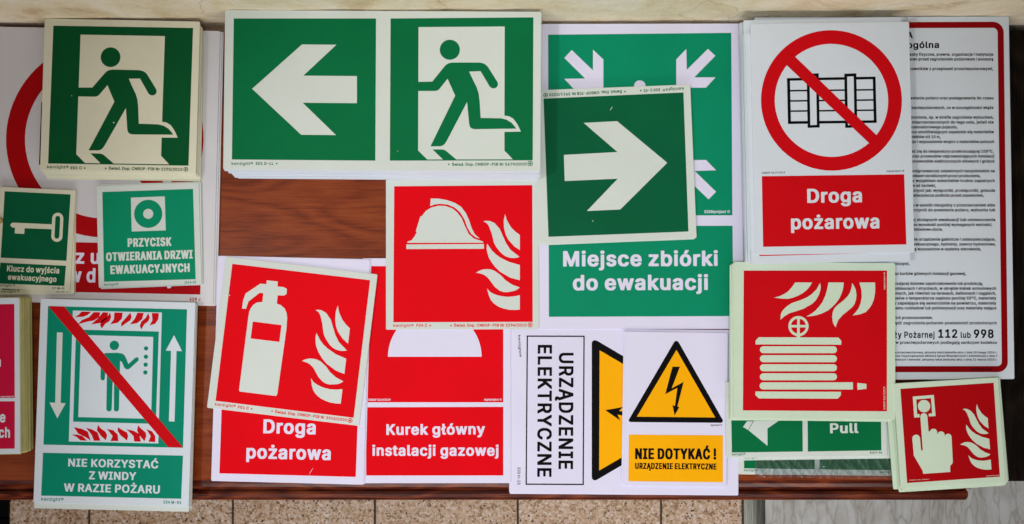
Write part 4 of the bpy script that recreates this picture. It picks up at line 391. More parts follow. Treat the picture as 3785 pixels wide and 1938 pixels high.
 ('P','lightning_arrow','black',3,[(-19.72,1.02),(-1.4,4.44),(-5.4,0.4),(21.74,-3.84),(21.77,-8.3),(-6.87,-3.48),(-4.01,-9.55)])]),
'niedot': dict(x=169.34, y=-137.89, z=5.0, rot=-0.01321, w=106.48, h=158.87, art=[
 ('P','warning_triangle','black',1,[(-48.58,-12.25),(-47.86,-10.61),(-2.45,69.0),(-1.12,70.21),(0.07,70.52),(1.56,69.95),(2.61,68.77),(48.35,-9.78),(49.11,-11.55),(48.38,-12.89),(46.9,-13.5),(-46.04,-13.99),(-47.83,-13.72)]),
 ('P','warning_field','INK',2,[(0.16,61.17),(-40.01,-8.29),(40.91,-8.11)]),
 ('P','lightning_arrow','black',3,[(-3.84,43.61),(3.89,43.86),(-4.37,21.36),(7.9,28.19),(1.75,2.92),(3.55,1.91),(-1.13,-6.59),(-3.46,4.34),(-0.92,3.18),(1.42,21.88),(-10.99,15.35)]),
 ('P','printed_panel','INK',1,[(-48.13,-26.89),(49.08,-26.34),(49.5,-74.65),(-48.21,-74.91)]),
 ('T', 'lettering', 'black', 2, 'NIE DOTYKAĆ !', (-41.48, -52.08), (42.32, -51.27), 11.22, 'cond'),
 ('T', 'lettering', 'black', 2, 'URZĄDZENIE ELEKTRYCZNE', (-41.38, -62.12), (42.71, -61.75), 6.2, 'cond'),
 ('T', 'fine_print', 'black', 1, 'signproject ©', (36.09, -16.75), (47.96, -16.6), 1.78, 'book')]),
'droga1': dict(x=320.62, y=137.91, z=36.0, rot=0.01436, w=159.23, h=231.91, art=[
 ('D','prohibition_ring','INK',1,(-0.01,37.84),70.64,56.83,0,360),
 ('P','prohibition_ring','INK',3,[(-39.45,86.11),(48.45,-1.96),(40.23,-9.19),(-47.7,77.26)]),
 ('P','pallet_pictogram','black',2,[(-44.15,60.73),(44.68,61.04),(44.62,58.44),(-44.2,58.12)]),
 ('P','pallet_pictogram','black',2,[(-44.03,17.4),(44.85,17.13),(44.79,14.54),(-44.08,14.66)]),
 ('P','pallet_pictogram','black',2,[(-44.15,60.73),(-41.13,60.68),(-41.06,14.62),(-44.08,14.66)]),
 ('P','pallet_pictogram','black',2,[(41.8,60.94),(44.68,60.9),(44.79,14.54),(41.92,14.58)]),
 ('P','pallet_pictogram','black',2,[(-41.94,48.84),(43.68,48.63),(43.65,47.04),(-41.98,47.26)]),
 ('P','pallet_pictogram','black',2,[(-42.16,38.59),(43.45,38.37),(43.42,36.78),(-42.19,37.0)]),
 ('P','pallet_pictogram','black',2,[(-42.37,28.34),(43.23,28.12),(43.19,26.54),(-42.4,26.76)]),
 ('P','pallet_post','black',2.3,[(-24.34,64.92),(-12.24,65.18),(-12.38,10.74),(-24.47,10.48)]),
 ('P','pallet_post','paper2',2.6,[(-21.52,61.99),(-15.04,62.19),(-15.2,13.38),(-21.68,13.18)]),
 ('P','pallet_post','black',2.3,[(13.37,64.38),(25.47,64.64),(25.28,10.2),(13.19,9.94)]),
 ('P','pallet_post','paper2',2.6,[(16.19,61.45),(22.67,61.65),(22.46,12.84),(15.99,12.64)]),
 ('T', 'fine_print', 'black', 1, 'CNBOP 3619/2019', (-71.39, -34.95), (-47.97, -34.86), 1.87, 'book'),
 ('T', 'fine_print', 'black', 1, 'signproject ©', (53.74, -34.88), (71.27, -34.84), 1.87, 'book'),
 ('P','printed_panel','INK',1,[(-71.29,-37.35),(71.2,-37.52),(71.74,-107.66),(-71.41,-108.05)]),
 ('T', 'lettering', 'paper2', 2, 'Droga', (-26.33, -64.75), (28.37, -64.82), 14.08, 'bold'),
 ('T', 'lettering', 'paper2', 2, 'pożarowa', (-43.09, -90.94), (45.14, -91.21), 14.07, 'bold')]),
'poster': dict(x=382.40, y=80.40, z=14.0, rot=0.00461, w=262.38, h=373.46, art=[
 ('P','printed_border','INK',1,[(-123.54,181.42),(114.67,181.06),(114.58,174.81),(-117.68,175.13)]),
 ('P','printed_border','INK',1,[(114.67,181.06),(116.41,180.92),(115.32,174.74),(114.58,174.81)]),
 ('P','printed_border','INK',1,[(116.41,180.92),(118.1,180.5),(116.04,174.57),(115.32,174.74)]),
 ('P','printed_border','INK',1,[(118.1,180.5),(119.7,179.82),(116.72,174.28),(116.04,174.57)]),
 ('P','printed_border','INK',1,[(119.7,179.82),(121.17,178.9),(117.35,173.88),(116.72,174.28)]),
 ('P','printed_border','INK',1,[(121.17,178.9),(122.48,177.75),(117.91,173.39),(117.35,173.88)]),
 ('P','printed_border','INK',1,[(122.48,177.75),(123.59,176.41),(118.38,172.82),(117.91,173.39)]),
 ('P','printed_border','INK',1,[(123.59,176.41),(124.48,174.92),(118.76,172.18),(118.38,172.82)]),
 ('P','printed_border','INK',1,[(124.48,174.92),(125.12,173.29),(119.04,171.49),(118.76,172.18)]),
 ('P','printed_border','INK',1,[(125.12,173.29),(125.5,171.59),(119.2,170.77),(119.04,171.49)]),
 ('P','printed_border','INK',1,[(125.5,171.59),(125.61,169.84),(119.25,170.02),(119.2,170.77)]),
 ('P','printed_border','INK',1,[(125.61,169.84),(124.53,-169.34),(118.36,-169.02),(119.25,170.02)]),
 ('P','printed_border','INK',1,[(124.53,-169.34),(124.38,-170.94),(118.29,-169.7),(118.36,-169.02)]),
 ('P','printed_border','INK',1,[(124.38,-170.94),(123.97,-172.51),(118.12,-170.37),(118.29,-169.7)]),
 ('P','printed_border','INK',1,[(123.97,-172.51),(123.33,-173.99),(117.85,-171.01),(118.12,-170.37)]),
 ('P','printed_border','INK',1,[(123.33,-173.99),(122.47,-175.36),(117.48,-171.6),(117.85,-171.01)]),
 ('P','printed_border','INK',1,[(122.47,-175.36),(121.4,-176.58),(117.02,-172.12),(117.48,-171.6)]),
 ('P','printed_border','INK',1,[(121.4,-176.58),(120.16,-177.62),(116.48,-172.57),(117.02,-172.12)]),
 ('P','printed_border','INK',1,[(120.16,-177.62),(118.77,-178.46),(115.89,-172.93),(116.48,-172.57)]),
 ('P','printed_border','INK',1,[(118.77,-178.46),(117.27,-179.07),(115.25,-173.19),(115.89,-172.93)]),
 ('P','printed_border','INK',1,[(117.27,-179.07),(115.69,-179.44),(114.57,-173.34),(115.25,-173.19)]),
 ('P','printed_border','INK',1,[(115.69,-179.44),(114.08,-179.56),(113.88,-173.4),(114.57,-173.34)]),
 ('P','printed_border','INK',1,[(114.08,-179.56),(-104.94,-178.84),(-98.99,-172.56),(113.88,-173.4)]),
 ('P','printed_border','INK',1,[(-104.94,-178.84),(-123.54,181.42),(-117.68,175.13),(-98.99,-172.56)]),
 ('T', 'small_print', 'black', 1, 'soby fizyczne, prawne, organizacje i instytucje', (28.13, 146.18), (114.43, 145.79), 3.12, 'text'),
 ('T', 'small_print', 'black', 1, 'teren przed zagrożeniem pożarowym i ponoszą', (26.29, 141.29), (114.36, 140.88), 3.13, 'text'),
 ('T', 'small_print', 'black', 1, 'acowników z przepisami przeciwpożarowymi,', (25.42, 131.33), (114.2, 130.92), 3.12, 'text'),
 ('T', 'small_print', 'black', 1, 'owstania pożaru oraz postępowania do czasu', (25.31, 101.03), (114.04, 100.62), 3.12, 'text'),
 ('T', 'small_print', 'black', 1, 'przeciwpożarowych, co w szczególności wiąże', (25.62, 91.08), (113.89, 90.68), 3.11, 'text'),
 ('T', 'small_print', 'black', 1, 'zbronione, np. w strefie zagrożenia wybuchem,', (26.23, 81.14), (113.88, 80.74), 3.11, 'text'),
 ('T', 'small_print', 'black', 1, 'nieprzeznaczonych do tego celu, jeżeli nie', (29.85, 76.08), (113.81, 75.69), 3.11, 'text'),
 ('T', 'small_print', 'black', 1, 'akumulatorowego pojazdu,', (26.09, 71.06), (76.63, 70.83), 3.11, 'text'),
 ('T', 'small_print', 'black', 1, 'jscu umożliwiającym zapalenie się materiałów', (26.76, 66.02), (113.95, 65.61), 3.12, 'text'),
 ('T', 'small_print', 'black', 1, 'obiektów niż 10 m,', (26.25, 60.98), (58.91, 60.83), 3.11, 'text'),
 ('T', 'small_print', 'black', 1, 'roju i wyposażenia wnętrz z materiałów palnych', (26.63, 55.94), (114.09, 55.54), 3.11, 'text'),
 ('T', 'small_print', 'black', 1, 'zać się do temperatury przekraczającej 100°C,', (26.94, 46.01), (113.2, 45.62), 3.11, 'text'),
 ('T', 'small_print', 'black', 1, 'oraz przewodów odprowadzających instalacji', (28.64, 40.97), (114.01, 40.58), 3.11, 'text'),
 ('T', 'small_print', 'black', 1, 'przewodów elektrycznych siłowych i gniazd', (28.87, 35.79), (113.93, 35.4), 3.11, 'text'),
 ('T', 'small_print', 'black', 1, 'podgrzewacze) ustawionych bezpośrednio na', (28.14, 25.78), (114.07, 25.39), 3.1, 'text'),
 ('T', 'small_print', 'black', 1, 'runkami określonymi przez producenta,', (26.89, 20.76), (99.53, 20.42), 3.11, 'text'),
 ('T', 'small_print', 'black', 1, 'z wyjątkiem materiałów trudno zapalnych', (29.34, 15.72), (113.92, 15.33), 3.11, 'text'),
 ('T', 'small_print', 'black', 1, 'cm od żarówki,', (26.76, 10.7), (53.33, 10.58), 3.1, 'text'),
 ('T', 'small_print', 'black', 1, 'cznych jak: wyłączniki, przełączniki, gniazda', (27.87, 5.67), (114.06, 5.27), 3.11, 'text'),
 ('T', 'small_print', 'black', 1, 'zabezpiecza podłoża przed zapaleniem,', (28.1, 0.64), (102.62, 0.3), 3.1, 'text'),
 ('T', 'small_print', 'black', 1, 'o w sposób niezgodny z przeznaczeniem albo', (29.14, -9.41), (113.97, -9.8), 3.1, 'text'),
 ('T', 'small_print', 'black', 1, 'zczynić do powstania pożaru, wybuchu lub', (28.63, -14.43), (114.05, -14.83), 3.1, 'text'),
 ('T', 'small_print', 'black', 1, 'ej służących ewakuacji lub umieszczenia', (28.5, -24.47), (113.89, -24.87), 3.1, 'text'),
 ('T', 'small_print', 'black', 1, 'po wysokość poniżej wymaganych wartości,', (29.46, -29.5), (110.72, -29.87), 3.1, 'text'),
 ('T', 'small_print', 'black', 1, 'chmiastowe użycie,', (28.37, -34.36), (59.77, -34.51), 3.1, 'text'),
 ('T', 'small_print', 'black', 1, 'łe urządzenia gaśnicze i zabezpieczające,', (30.15, -44.55), (113.88, -44.94), 3.1, 'text'),
 ('T', 'small_print', 'black', 1, 'wakuacyjnego, hydranty, zawory hydrantowe,', (28.6, -49.56), (113.95, -49.95), 3.09, 'text'),
 ('T', 'small_print', 'black', 1, 'ą wyposażone w systemy sterowania,', (30.6, -54.58), (98.99, -54.9), 3.1, 'text'),
 ('T', 'small_print', 'black', 1, 'śniczymi,', (8.74, -69.52), (25.24, -69.59), 3.09, 'text'),
 ('T', 'small_print', 'black', 1, 'raz kurków głównych instalacji gazowej,', (8.6, -79.68), (82.99, -80.02), 3.09, 'text'),
 ('T', 'small_print', 'black', 1, 'czającej dobowe zapotrzebowanie lub produkcję,', (9.21, -89.84), (100.22, -90.26), 3.09, 'text'),
 ('T', 'small_print', 'black', 1, 'oddaszach i strychach, w obrębie klatek schodowych', (9.14, -94.85), (113.7, -95.33), 3.09, 'text'),
 ('T', 'small_print', 'black', 1, 'onych, jak również na tarasach, balkonach i loggiach,', (9.37, -99.85), (113.62, -100.33), 3.09, 'text'),
 ('T', 'small_print', 'black', 1, 'palne o temperaturze zapłonu poniżej 55°C, materiały', (9.01, -104.85), (113.69, -105.34), 3.09, 'text'),
 ('T', 'small_print', 'black', 1, 'y zapalające się samorzutnie na powietrzu, materiały', (8.94, -110.0), (113.61, -110.49), 3.09, 'text'),
 ('T', 'small_print', 'black', 1, 'nemu rozkładowi lub polimeryzacji oraz materiały mające', (8.58, -115.0), (113.68, -115.49), 3.09, 'text'),
 ('T', 'small_print', 'black', 1, 'ich przeznaczeniem.', (10.22, -124.86), (48.48, -125.04), 3.09, 'text'),
 ('T', 'lettering', 'black', 1, 'A', (25.56, 164.35), (31.78, 164.32), 6.85, 'bold'),
 ('T', 'lettering', 'black', 1, 'ogólna', (25.72, 154.08), (58.74, 154.08), 6.84, 'bold'),
 ('T', 'lettering', 'black', 1, 'bądź zagrożenia pożarem powiadomić przełożonych', (6.91, -130.28), (113.74, -130.78), 3.09, 'bold'),
 ('T', 'lettering', 'black', 1, 'ży Pożarnej', (8.2, -144.1), (49.98, -144.29), 6.46, 'mid'),
 ('T', 'lettering', 'black', 1, '112', (53.66, -144.31), (73.22, -144.4), 8.81, 'bold'),
 ('T', 'lettering', 'black', 1, 'lub', (76.61, -144.42), (86.9, -144.46), 6.16, 'mid'),
 ('T', 'lettering', 'black', 1, '998', (90.14, -144.63), (110.44, -144.72), 8.81, 'bold'),
 ('T', 'lettering', 'black', 1, 'w przeciwpożarowych podlegają sankcjom kodeksu', (9.89, -150.28), (113.58, -150.76), 3.08, 'bold'),
 ('T', 'small_print', 'black', 1, 'ie przeciwpożarowej, aktualny tekst jednolity aktu z dnia 20 lutego 2024 r.', (8.49, -160.0), (113.93, -160.48), 2.2, 'bold'),
 ('T', 'small_print', 'black', 1, 'oraz rozporządzeniem Ministra Spraw Wewnętrznych i Administracji z dnia 7', (8.45, -163.52), (113.88, -164.01), 2.2, 'bold'),
 ('T', 'small_print', 'black', 1, 'wlanych i terenów, aktualny tekst jednolity aktu z dnia 21 marca 2023 r.', (8.4, -167.33), (113.82, -167.82), 2.2, 'bold'),
 ('T', 'fine_print', 'black', 2, '222 XO-02', (86.91, -177.97), (107.93, -178.06), 2.64, 'bold')]),
'hose': dict(x=307.39, y=-65.79, z=21.0, rot=-0.00797, w=163.91, h=158.80, art=[
 ('P','printed_panel','INK',1,[(-72.24,70.49),(73.48,71.65),(73.35,-71.07),(-72.68,-71.36)]),
 ('P','flame','glow',2,[(-19.96,58.8),(-2.73,58.94),(-5.35,54.54),(-8.26,51.3),(-12.64,47.77),(-17.01,45.4),(-22.12,43.32),(-27.22,42.11),(-34.52,42.34),(-41.39,43.31),(-35.99,44.66),(-31.61,46.74),(-27.82,49.11),(-25.05,51.9),(-22.14,55.57)]),
 ('P','flame','glow',2,[(5.3,58.42),(6.04,54.92),(5.75,51.42),(4.15,46.3),(1.24,41.17),(-2.41,37.49),(-11.16,32.32),(-18.45,29.78),(-25.74,27.54),(-30.84,24.44),(-34.77,20.91),(-34.49,26.3),(-33.04,29.52),(-30.42,32.6),(-27.21,35.4),(-22.84,38.06),(-14.09,41.05),(-8.25,43.57),(-3.15,46.97),(1.95,52.12)]),
 ('P','flame','glow',2,[(13.92,59.07),(29.39,59.19),(28.96,53.79),(27.5,48.67),(25.32,43.55),(22.4,39.15),(18.32,34.74),(13.65,30.77),(7.82,27.8),(1.99,25.86),(-3.12,24.8),(-8.66,24.32),(-3.85,26.84),(0.52,30.23),(4.16,34.19),(7.81,39.03),(10.72,45.62),(12.47,51.47)]),
 ('P','flame','glow',2,[(38.01,58.68),(40.2,55.34),(41.66,51.7),(42.39,46.6),(41.96,42.22),(40.64,37.84),(38.46,34.61),(35.54,31.96),(28.25,26.07),(23.87,20.94),(22.42,17.28),(21.25,13.63),(19.21,16.53),(18.19,20.16),(17.74,24.53),(18.32,28.91),(19.78,32.57),(22.4,35.5),(29.7,41.39),(33.34,45.07),(35.82,49.03),(37.43,53.86)]),
 ('P','flame','glow',2,[(45.45,59.32),(61.22,59.45),(61.51,53.32),(61.08,47.48),(60.05,42.37),(58.16,37.25),(55.24,32.85),(51.59,29.17),(45.76,26.94),(38.46,25.72),(41.67,29.1),(44.59,33.05),(46.77,38.61),(47.79,44.46),(47.5,51.75)]),
 ('D','valve_wheel','glow',2,(-16.53,14.5),10.22,7.59,0,360),
 ('P','valve_wheel','glow',2.3,[(-17.85,22.79),(-15.23,22.81),(-15.2,6.64),(-17.82,6.62)]),
 ('P','valve_wheel','glow',2.4,[(-24.99,15.59),(-7.92,15.73),(-7.92,13.25),(-24.98,13.12)]),
 ('P','valve_wheel','glow',2.3,[(-18.26,6.03),(-14.76,6.06),(-14.76,2.42),(-18.26,2.39)]),
 ('P','hose_reel','glow',2,[(-60.03,-4.38),(-60.04,-0.45),(-56.85,2.92),(24.09,3.28),(27.01,-0.05),(27.01,-3.98)]),
 ('P','hose_reel','glow',2,[(-52.16,-6.21),(-53.24,-6.39),(-54.21,-6.9),(-54.98,-7.67),(-55.48,-8.65),(-55.65,-9.73),(-55.47,-10.81),(-54.97,-11.78),(-54.2,-12.55),(-53.22,-13.04),(-52.14,-13.2),(19.15,-12.63),(20.23,-12.45),(21.2,-11.95),(21.97,-11.17),(22.47,-10.19),(22.64,-9.11),(22.47,-8.03),(21.97,-7.06),(21.2,-6.29),(20.22,-5.81),(19.14,-5.64)]),
 ('P','hose_reel','glow',2,[(-52.06,-15.23),(-53.17,-15.42),(-54.16,-15.93),(-54.95,-16.73),(-55.45,-17.72),(-55.62,-18.83),(-55.45,-19.93),(-54.94,-20.92),(-54.15,-21.7),(-53.15,-22.2),(-52.04,-22.36),(19.08,-21.8),(20.18,-21.61),(21.18,-21.1),(21.97,-20.3),(22.47,-19.31),(22.65,-18.2),(22.47,-17.1),(21.96,-16.11),(21.17,-15.33),(20.18,-14.83),(19.07,-14.67)]),
 ('P','hose_reel','glow',2,[(-52.04,-24.4),(-53.14,-24.58),(-54.14,-25.1),(-54.92,-25.89),(-55.43,-26.89),(-55.6,-27.99),(-55.42,-29.09),(-54.91,-30.08),(-54.12,-30.86),(-53.13,-31.36),(-52.02,-31.52),(19.09,-30.96),(20.19,-30.77),(21.19,-30.26),(21.98,-29.47),(22.48,-28.47),(22.66,-27.37),(22.48,-26.27),(21.97,-25.28),(21.18,-24.5),(20.19,-24.0),(19.08,-23.83)]),
 ('P','hose_reel','glow',2,[(-52.02,-33.56),(-53.12,-33.74),(-54.11,-34.26),(-54.9,-35.05),(-55.41,-36.05),(-55.58,-37.15),(-55.4,-38.25),(-54.89,-39.24),(-54.1,-40.02),(-53.1,-40.52),(-52.0,-40.68),(19.1,-40.12),(20.2,-39.93),(21.19,-39.42),(21.98,-38.62),(22.49,-37.63),(22.66,-36.53),(22.49,-35.43),(21.98,-34.44),(21.19,-33.66),(20.19,-33.16),(19.09,-32.99)]),
 ('P','hose_reel','glow',2,[(-52.21,-42.72),(-53.34,-42.91),(-54.35,-43.43),(-55.16,-44.24),(-55.67,-45.26),(-55.85,-46.38),(-55.67,-47.5),(-55.15,-48.51),(-54.34,-49.31),(-53.32,-49.82),(-52.2,-49.98),(38.84,-49.26),(38.84,-41.99)]),
 ('P','hose_reel','glow',2,[(43.35,-42.54),(52.53,-43.48),(52.53,-48.57),(43.36,-49.51)]),
 ('P','hose_reel','glow',2,[(-60.06,-52.08),(26.61,-51.68),(26.61,-55.31),(23.41,-58.68),(-56.69,-59.03),(-60.05,-55.71)]),
 ('T', 'fine_print', 'glow', 2, 'signproject ©', (71.59, 52.23), (71.59, 69.75), 1.6, 'book'),
 ('T', 'fine_print', 'glow', 2, 'CNBOP 3617/2019', (71.61, -69.18), (71.61, -46.24), 1.89, 'book')]),
'call': dict(x=443.03, y=-159.04, z=22.0, rot=0.05847, w=106.06, h=106.04, art=[
 ('P','printed_panel','INK',1,[(-46.88,47.26),(47.96,47.94),(47.73,-46.98),(-46.41,-47.88)]),
 ('P','call_button','glow',2,[(-34.84,38.77),(-13.47,39.18),(-13.15,17.79),(-19.92,17.77),(-19.94,20.57),(-16.38,20.78),(-16.49,36.14),(-31.51,35.77),(-31.68,20.84),(-29.29,20.81),(-29.2,17.48),(-34.82,17.5)]),
 ('D','call_button','glow',2,(-24.09,28.49),6.24,0.0,0,360),
 ('P','hand','glow',2,[(-28.51,18.41),(-28.09,19.66),(-27.24,20.67),(-26.08,21.31),(-24.77,21.47),(-23.49,21.15),(-22.43,20.39),(-21.72,19.29),(-21.47,18.0),(-21.26,2.61),(-20.2,2.86),(-19.76,2.97),(-19.09,3.99),(-18.13,4.74),(-16.98,5.15),(-15.76,5.17),(-14.61,4.8),(-13.63,4.08),(-12.95,3.09),(-12.62,1.92),(-12.71,-0.17),(-12.27,-0.17),(-11.59,0.87),(-10.62,1.63),(-9.45,2.03),(-8.21,2.03),(-7.05,1.63),(-6.08,0.88),(-5.41,-0.15),(-5.12,-1.34),(-5.03,-3.52),(-4.69,-2.25),(-3.95,-1.45),(-3.01,-0.93),(-1.95,-0.72),(-0.87,-0.84),(0.1,-1.3),(0.88,-2.03),(1.39,-2.97),(1.59,-4.03),(1.14,-28.94),(0.47,-31.18),(-1.85,-33.22),(-2.06,-39.31),(-29.52,-39.56),(-30.03,-36.22),(-37.81,-20.66),(-38.14,-3.86),(-38.18,-3.17),(-37.73,-1.81),(-36.82,-0.7),(-35.57,0.02),(-34.15,0.25),(-32.74,-0.04),(-31.54,-0.82),(-30.7,-1.98),(-30.34,-3.36),(-30.01,-15.94),(-28.35,-16.04)]),
 ('P','flame','glow',2,[(29.36,27.43),(30.65,23.1),(33.6,17.99),(36.54,14.88),(39.48,12.57),(39.51,2.11),(35.6,4.96),(31.67,9.61),(29.7,13.67),(28.71,18.2),(28.5,22.69)]),
 ('P','flame','glow',2,[(14.71,23.07),(16.47,23.39),(18.92,23.19),(22.34,21.45),(25.78,17.32),(27.75,12.76),(30.21,7.18),(33.16,2.58),(39.33,-2.66),(37.09,-3.16),(34.65,-3.26),(32.2,-2.76),(29.76,-1.76),(27.31,0.13),(25.34,2.41),(23.38,4.98),(21.9,8.02),(20.42,14.06),(18.44,19.62),(16.97,21.68)]),
 ('P','flame','glow',2,[(17.22,7.52),(20.46,2.61),(23.4,-0.4),(26.34,-2.61),(32.21,-5.84),(39.55,-8.24),(39.58,-18.78),(33.22,-16.83),(26.37,-12.56),(22.94,-9.14),(20.49,-5.85),(18.52,-2.29),(17.53,0.74),(16.93,4.25)]),
 ('P','flame','glow',2,[(9.77,-12.37),(12.2,-10.98),(14.64,-10.28),(17.57,-10.21),(20.02,-10.61),(22.46,-11.6),(26.38,-14.55),(29.81,-18.38),(34.22,-21.54),(39.6,-23.86),(37.65,-25.27),(35.7,-26.08),(30.82,-26.77),(28.37,-26.47),(25.93,-25.47),(22.5,-22.64),(19.07,-17.73),(17.4,-15.67),(15.64,-14.3),(13.68,-13.33)]),
 ('P','flame','glow',2,[(17.33,-23.62),(19.59,-26.2),(22.03,-27.6),(24.48,-28.59),(27.41,-29.41),(31.32,-29.97),(35.22,-29.84),(39.61,-29.23),(39.64,-39.17),(36.23,-39.22),(32.32,-38.96),(28.9,-38.02),(25.97,-36.9),(23.52,-35.41),(21.57,-33.74),(19.8,-31.48),(18.62,-28.65)]),
 ('T', 'fine_print', 'glow', 2, 'CNBOP 3617/2019', (-43.97, -45.65), (-23.91, -45.69), 0.82, 'book'),
 ('T', 'fine_print', 'glow', 2, 'signproject ©', (33.99, -45.77), (46.98, -45.8), 0.82, 'book')]),
'pull': dict(x=303.55, y=-147.73, z=7.0, rot=0.00854, w=166.12, h=77.87, art=[
 ('P','printed_panel','INK',1,[(-77.48,34.87),(-3.66,34.98),(-4.09,-33.37),(-77.22,-33.78)]),
 ('P','printed_panel','INK',1,[(1.67,34.93),(77.13,35.02),(77.03,-32.89),(1.09,-33.42)]),
 ('P','arrow','glow',2,[(-65.46,-7.63),(-61.24,-1.76),(-55.02,-1.81),(-60.03,-10.77)]),
 ('P','arrow','glow',2,[(-53.97,-1.23),(-28.35,-1.45),(-40.17,-9.47),(-40.42,-27.17),(-59.74,-11.07)]),
 ('T', 'lettering', 'glow', 2, 'Pull', (24.32, -14.89), (53.64, -14.84), 10.32, 'bold'),
 ('T', 'fine_print', 'INK', 1, 'kenlight®', (-77.26, -36.88), (-63.2, -36.7), 2.5, 'book'),
 ('T', 'fine_print', 'INK', 1, '818 P-06', (65.13, -36.18), (77.42, -36.13), 2.21, 'bold')]),
'push': dict(x=316.12, y=-167.12, z=2.0, rot=-0.00908, w=162.66, h=79.03, art=[
 ('P','printed_panel','INK',1,[(-75.5,33.63),(-2.91,34.58),(-2.0,-33.53),(-75.24,-33.16)]),
 ('P','printed_panel','INK',1,[(2.6,34.34),(76.54,35.01),(76.89,-33.71),(3.06,-33.49)]),
 ('T', 'fine_print', 'INK', 1, 'kenlight®', (-75.23, -36.12), (-60.79, -36.14), 2.23, 'book'),
 ('T', 'fine_print', 'INK', 1, '817 P-06', (65.43, -36.77), (76.59, -36.67), 2.08, 'bold')]),
'przycisk': dict(x=-375.69, y=41.92, z=8.2, rot=0.03351, w=106.13, h=105.35, art=[
 ('P','printed_panel','INK',1,[(-46.88,46.35),(47.09,46.47),(47.29,-47.06),(-47.37,-46.56)]),
 ('P','button_pictogram','glow',2,[(-17.46,39.55),(17.62,39.72),(17.75,4.44),(-17.45,4.43)]),
 ('D','button_ring','INK',3,(0.08,22.14),14.56,5.2,0,360),
 ('T', 'lettering', 'glow', 2, 'PRZYCISK', (-22.01, -11.47), (23.27, -11.8), 8.91, 'cond'),
 ('T', 'lettering', 'glow', 2, 'OTWIERANIA DRZWI', (-44.63, -25.42), (44.89, -25.6), 8.91, 'cond'),
 ('T', 'lettering', 'glow', 2, 'EWAKUACYJNYCH', (-40.51, -38.92), (41.41, -39.3), 8.9, 'cond'),
 ('T', 'fine_print', 'INK', 1, 'kenlight®', (-47.47, -50.71), (-32.64, -50.76), 2.52, 'book'),
 ('T', 'fine_print', 'INK', 1, '104 A-03', (35.6, -51.27), (47.47, -51.22), 2.37, 'bold')]),
'key': dict(x=-493.51, y=37.80, z=8.2, rot=-0.04718, w=78.37, h=105.02, art=[
 ('P','printed_panel','INK',1,[(-33.97,48.07),(34.36,48.02),(33.98,-20.76),(-34.11,-20.7)]),
 ('P','printed_panel','INK',1,[(-34.1,-25.9),(33.83,-25.96),(33.23,-46.78),(-35.07,-47.48)]),
 ('P','key_pictogram','glow',2,[(-23.62,16.09),(17.28,16.23),(17.28,11.17),(-11.12,10.87),(-11.22,4.92),(-21.04,5.05),(-21.08,10.85),(-23.62,11.03),(-25.16,11.85),(-26.14,13.29),(-25.35,15.11)]),
 ('P','key_pictogram','glow',2.3,[(16.77,22.74),(17.04,24.53),(20.15,23.52),(20.04,22.74)]),
 ('P','key_pictogram','glow',2.3,[(17.04,24.53),(17.84,26.14),(20.51,24.22),(20.15,23.52)]),
 ('P','key_pictogram','glow',2.3,[(17.84,26.14),(19.11,27.43),(21.06,24.78),(20.51,24.22)]),
 ('P','key_pictogram','glow',2.3,[(19.11,27.43),(20.72,28.25),(21.76,25.14),(21.06,24.78)]),
 ('P','key_pictogram','glow',2.3,[(20.72,28.25),(22.51,28.53),(22.54,25.26),(21.76,25.14)]),
 ('P','key_pictogram','glow',2.3,[(22.51,28.53),(24.3,28.25),(23.32,25.14),(22.54,25.26)]),
 ('P','key_pictogram','glow',2.3,[(24.3,28.25),(25.93,27.42),(24.03,24.78),(23.32,25.14)]),
 ('P','key_pictogram','glow',2.3,[(25.93,27.42),(27.22,26.14),(24.59,24.22),(24.03,24.78)]),
 ('P','key_pictogram','glow',2.3,[(27.22,26.14),(28.06,24.52),(24.96,23.51),(24.59,24.22)]),
 ('P','key_pictogram','glow',2.3,[(28.06,24.52),(28.36,22.73),(25.09,22.73),(24.96,23.51)]),
 ('P','key_pictogram','glow',2.3,[(28.36,22.73),(28.53,4.13),(25.26,4.14),(25.09,22.73)]),
 ('P','key_pictogram','glow',2.3,[(28.53,4.13),(28.26,2.34),(25.15,3.36),(25.26,4.14)]),
 ('P','key_pictogram','glow',2.3,[(28.26,2.34),(27.46,0.73),(24.79,2.65),(25.15,3.36)]),
 ('P','key_pictogram','glow',2.3,[(27.46,0.73),(26.19,-0.55),(24.24,2.09),(24.79,2.65)]),
 ('P','key_pictogram','glow',2.3,[(26.19,-0.55),(24.58,-1.37),(23.54,1.74),(24.24,2.09)]),
 ('P','key_pictogram','glow',2.3,[(24.58,-1.37),(22.79,-1.65),(22.76,1.61),(23.54,1.74)]),
 ('P','key_pictogram','glow',2.3,[(22.79,-1.65),(21.0,-1.37),(21.98,1.74),(22.76,1.61)]),
 ('P','key_pictogram','glow',2.3,[(21.0,-1.37),(19.38,-0.54),(21.27,2.1),(21.98,1.74)]),
 ('P','key_pictogram','glow',2.3,[(19.38,-0.54),(18.08,0.74),(20.71,2.66),(21.27,2.1)]),
 ('P','key_pictogram','glow',2.3,[(18.08,0.74),(17.24,2.35),(20.34,3.36),(20.71,2.66)]),
 ('P','key_pictogram','glow',2.3,[(17.24,2.35),(16.94,4.14),(20.21,4.14),(20.34,3.36)]),
 ('P','key_pictogram','glow',2.3,[(16.94,4.14),(16.77,22.74),(20.04,22.74),(20.21,4.14)]),
 ('T', 'lettering', 'glow', 2, 'Klucz do wyjścia', (-26.91, -34.48), (27.17, -34.3), 6.23, 'bold'),
 ('T', 'lettering', 'glow', 2, 'ewakuacyjnego', (-25.37, -43.17), (24.86, -43.17), 5.93, 'bold'),
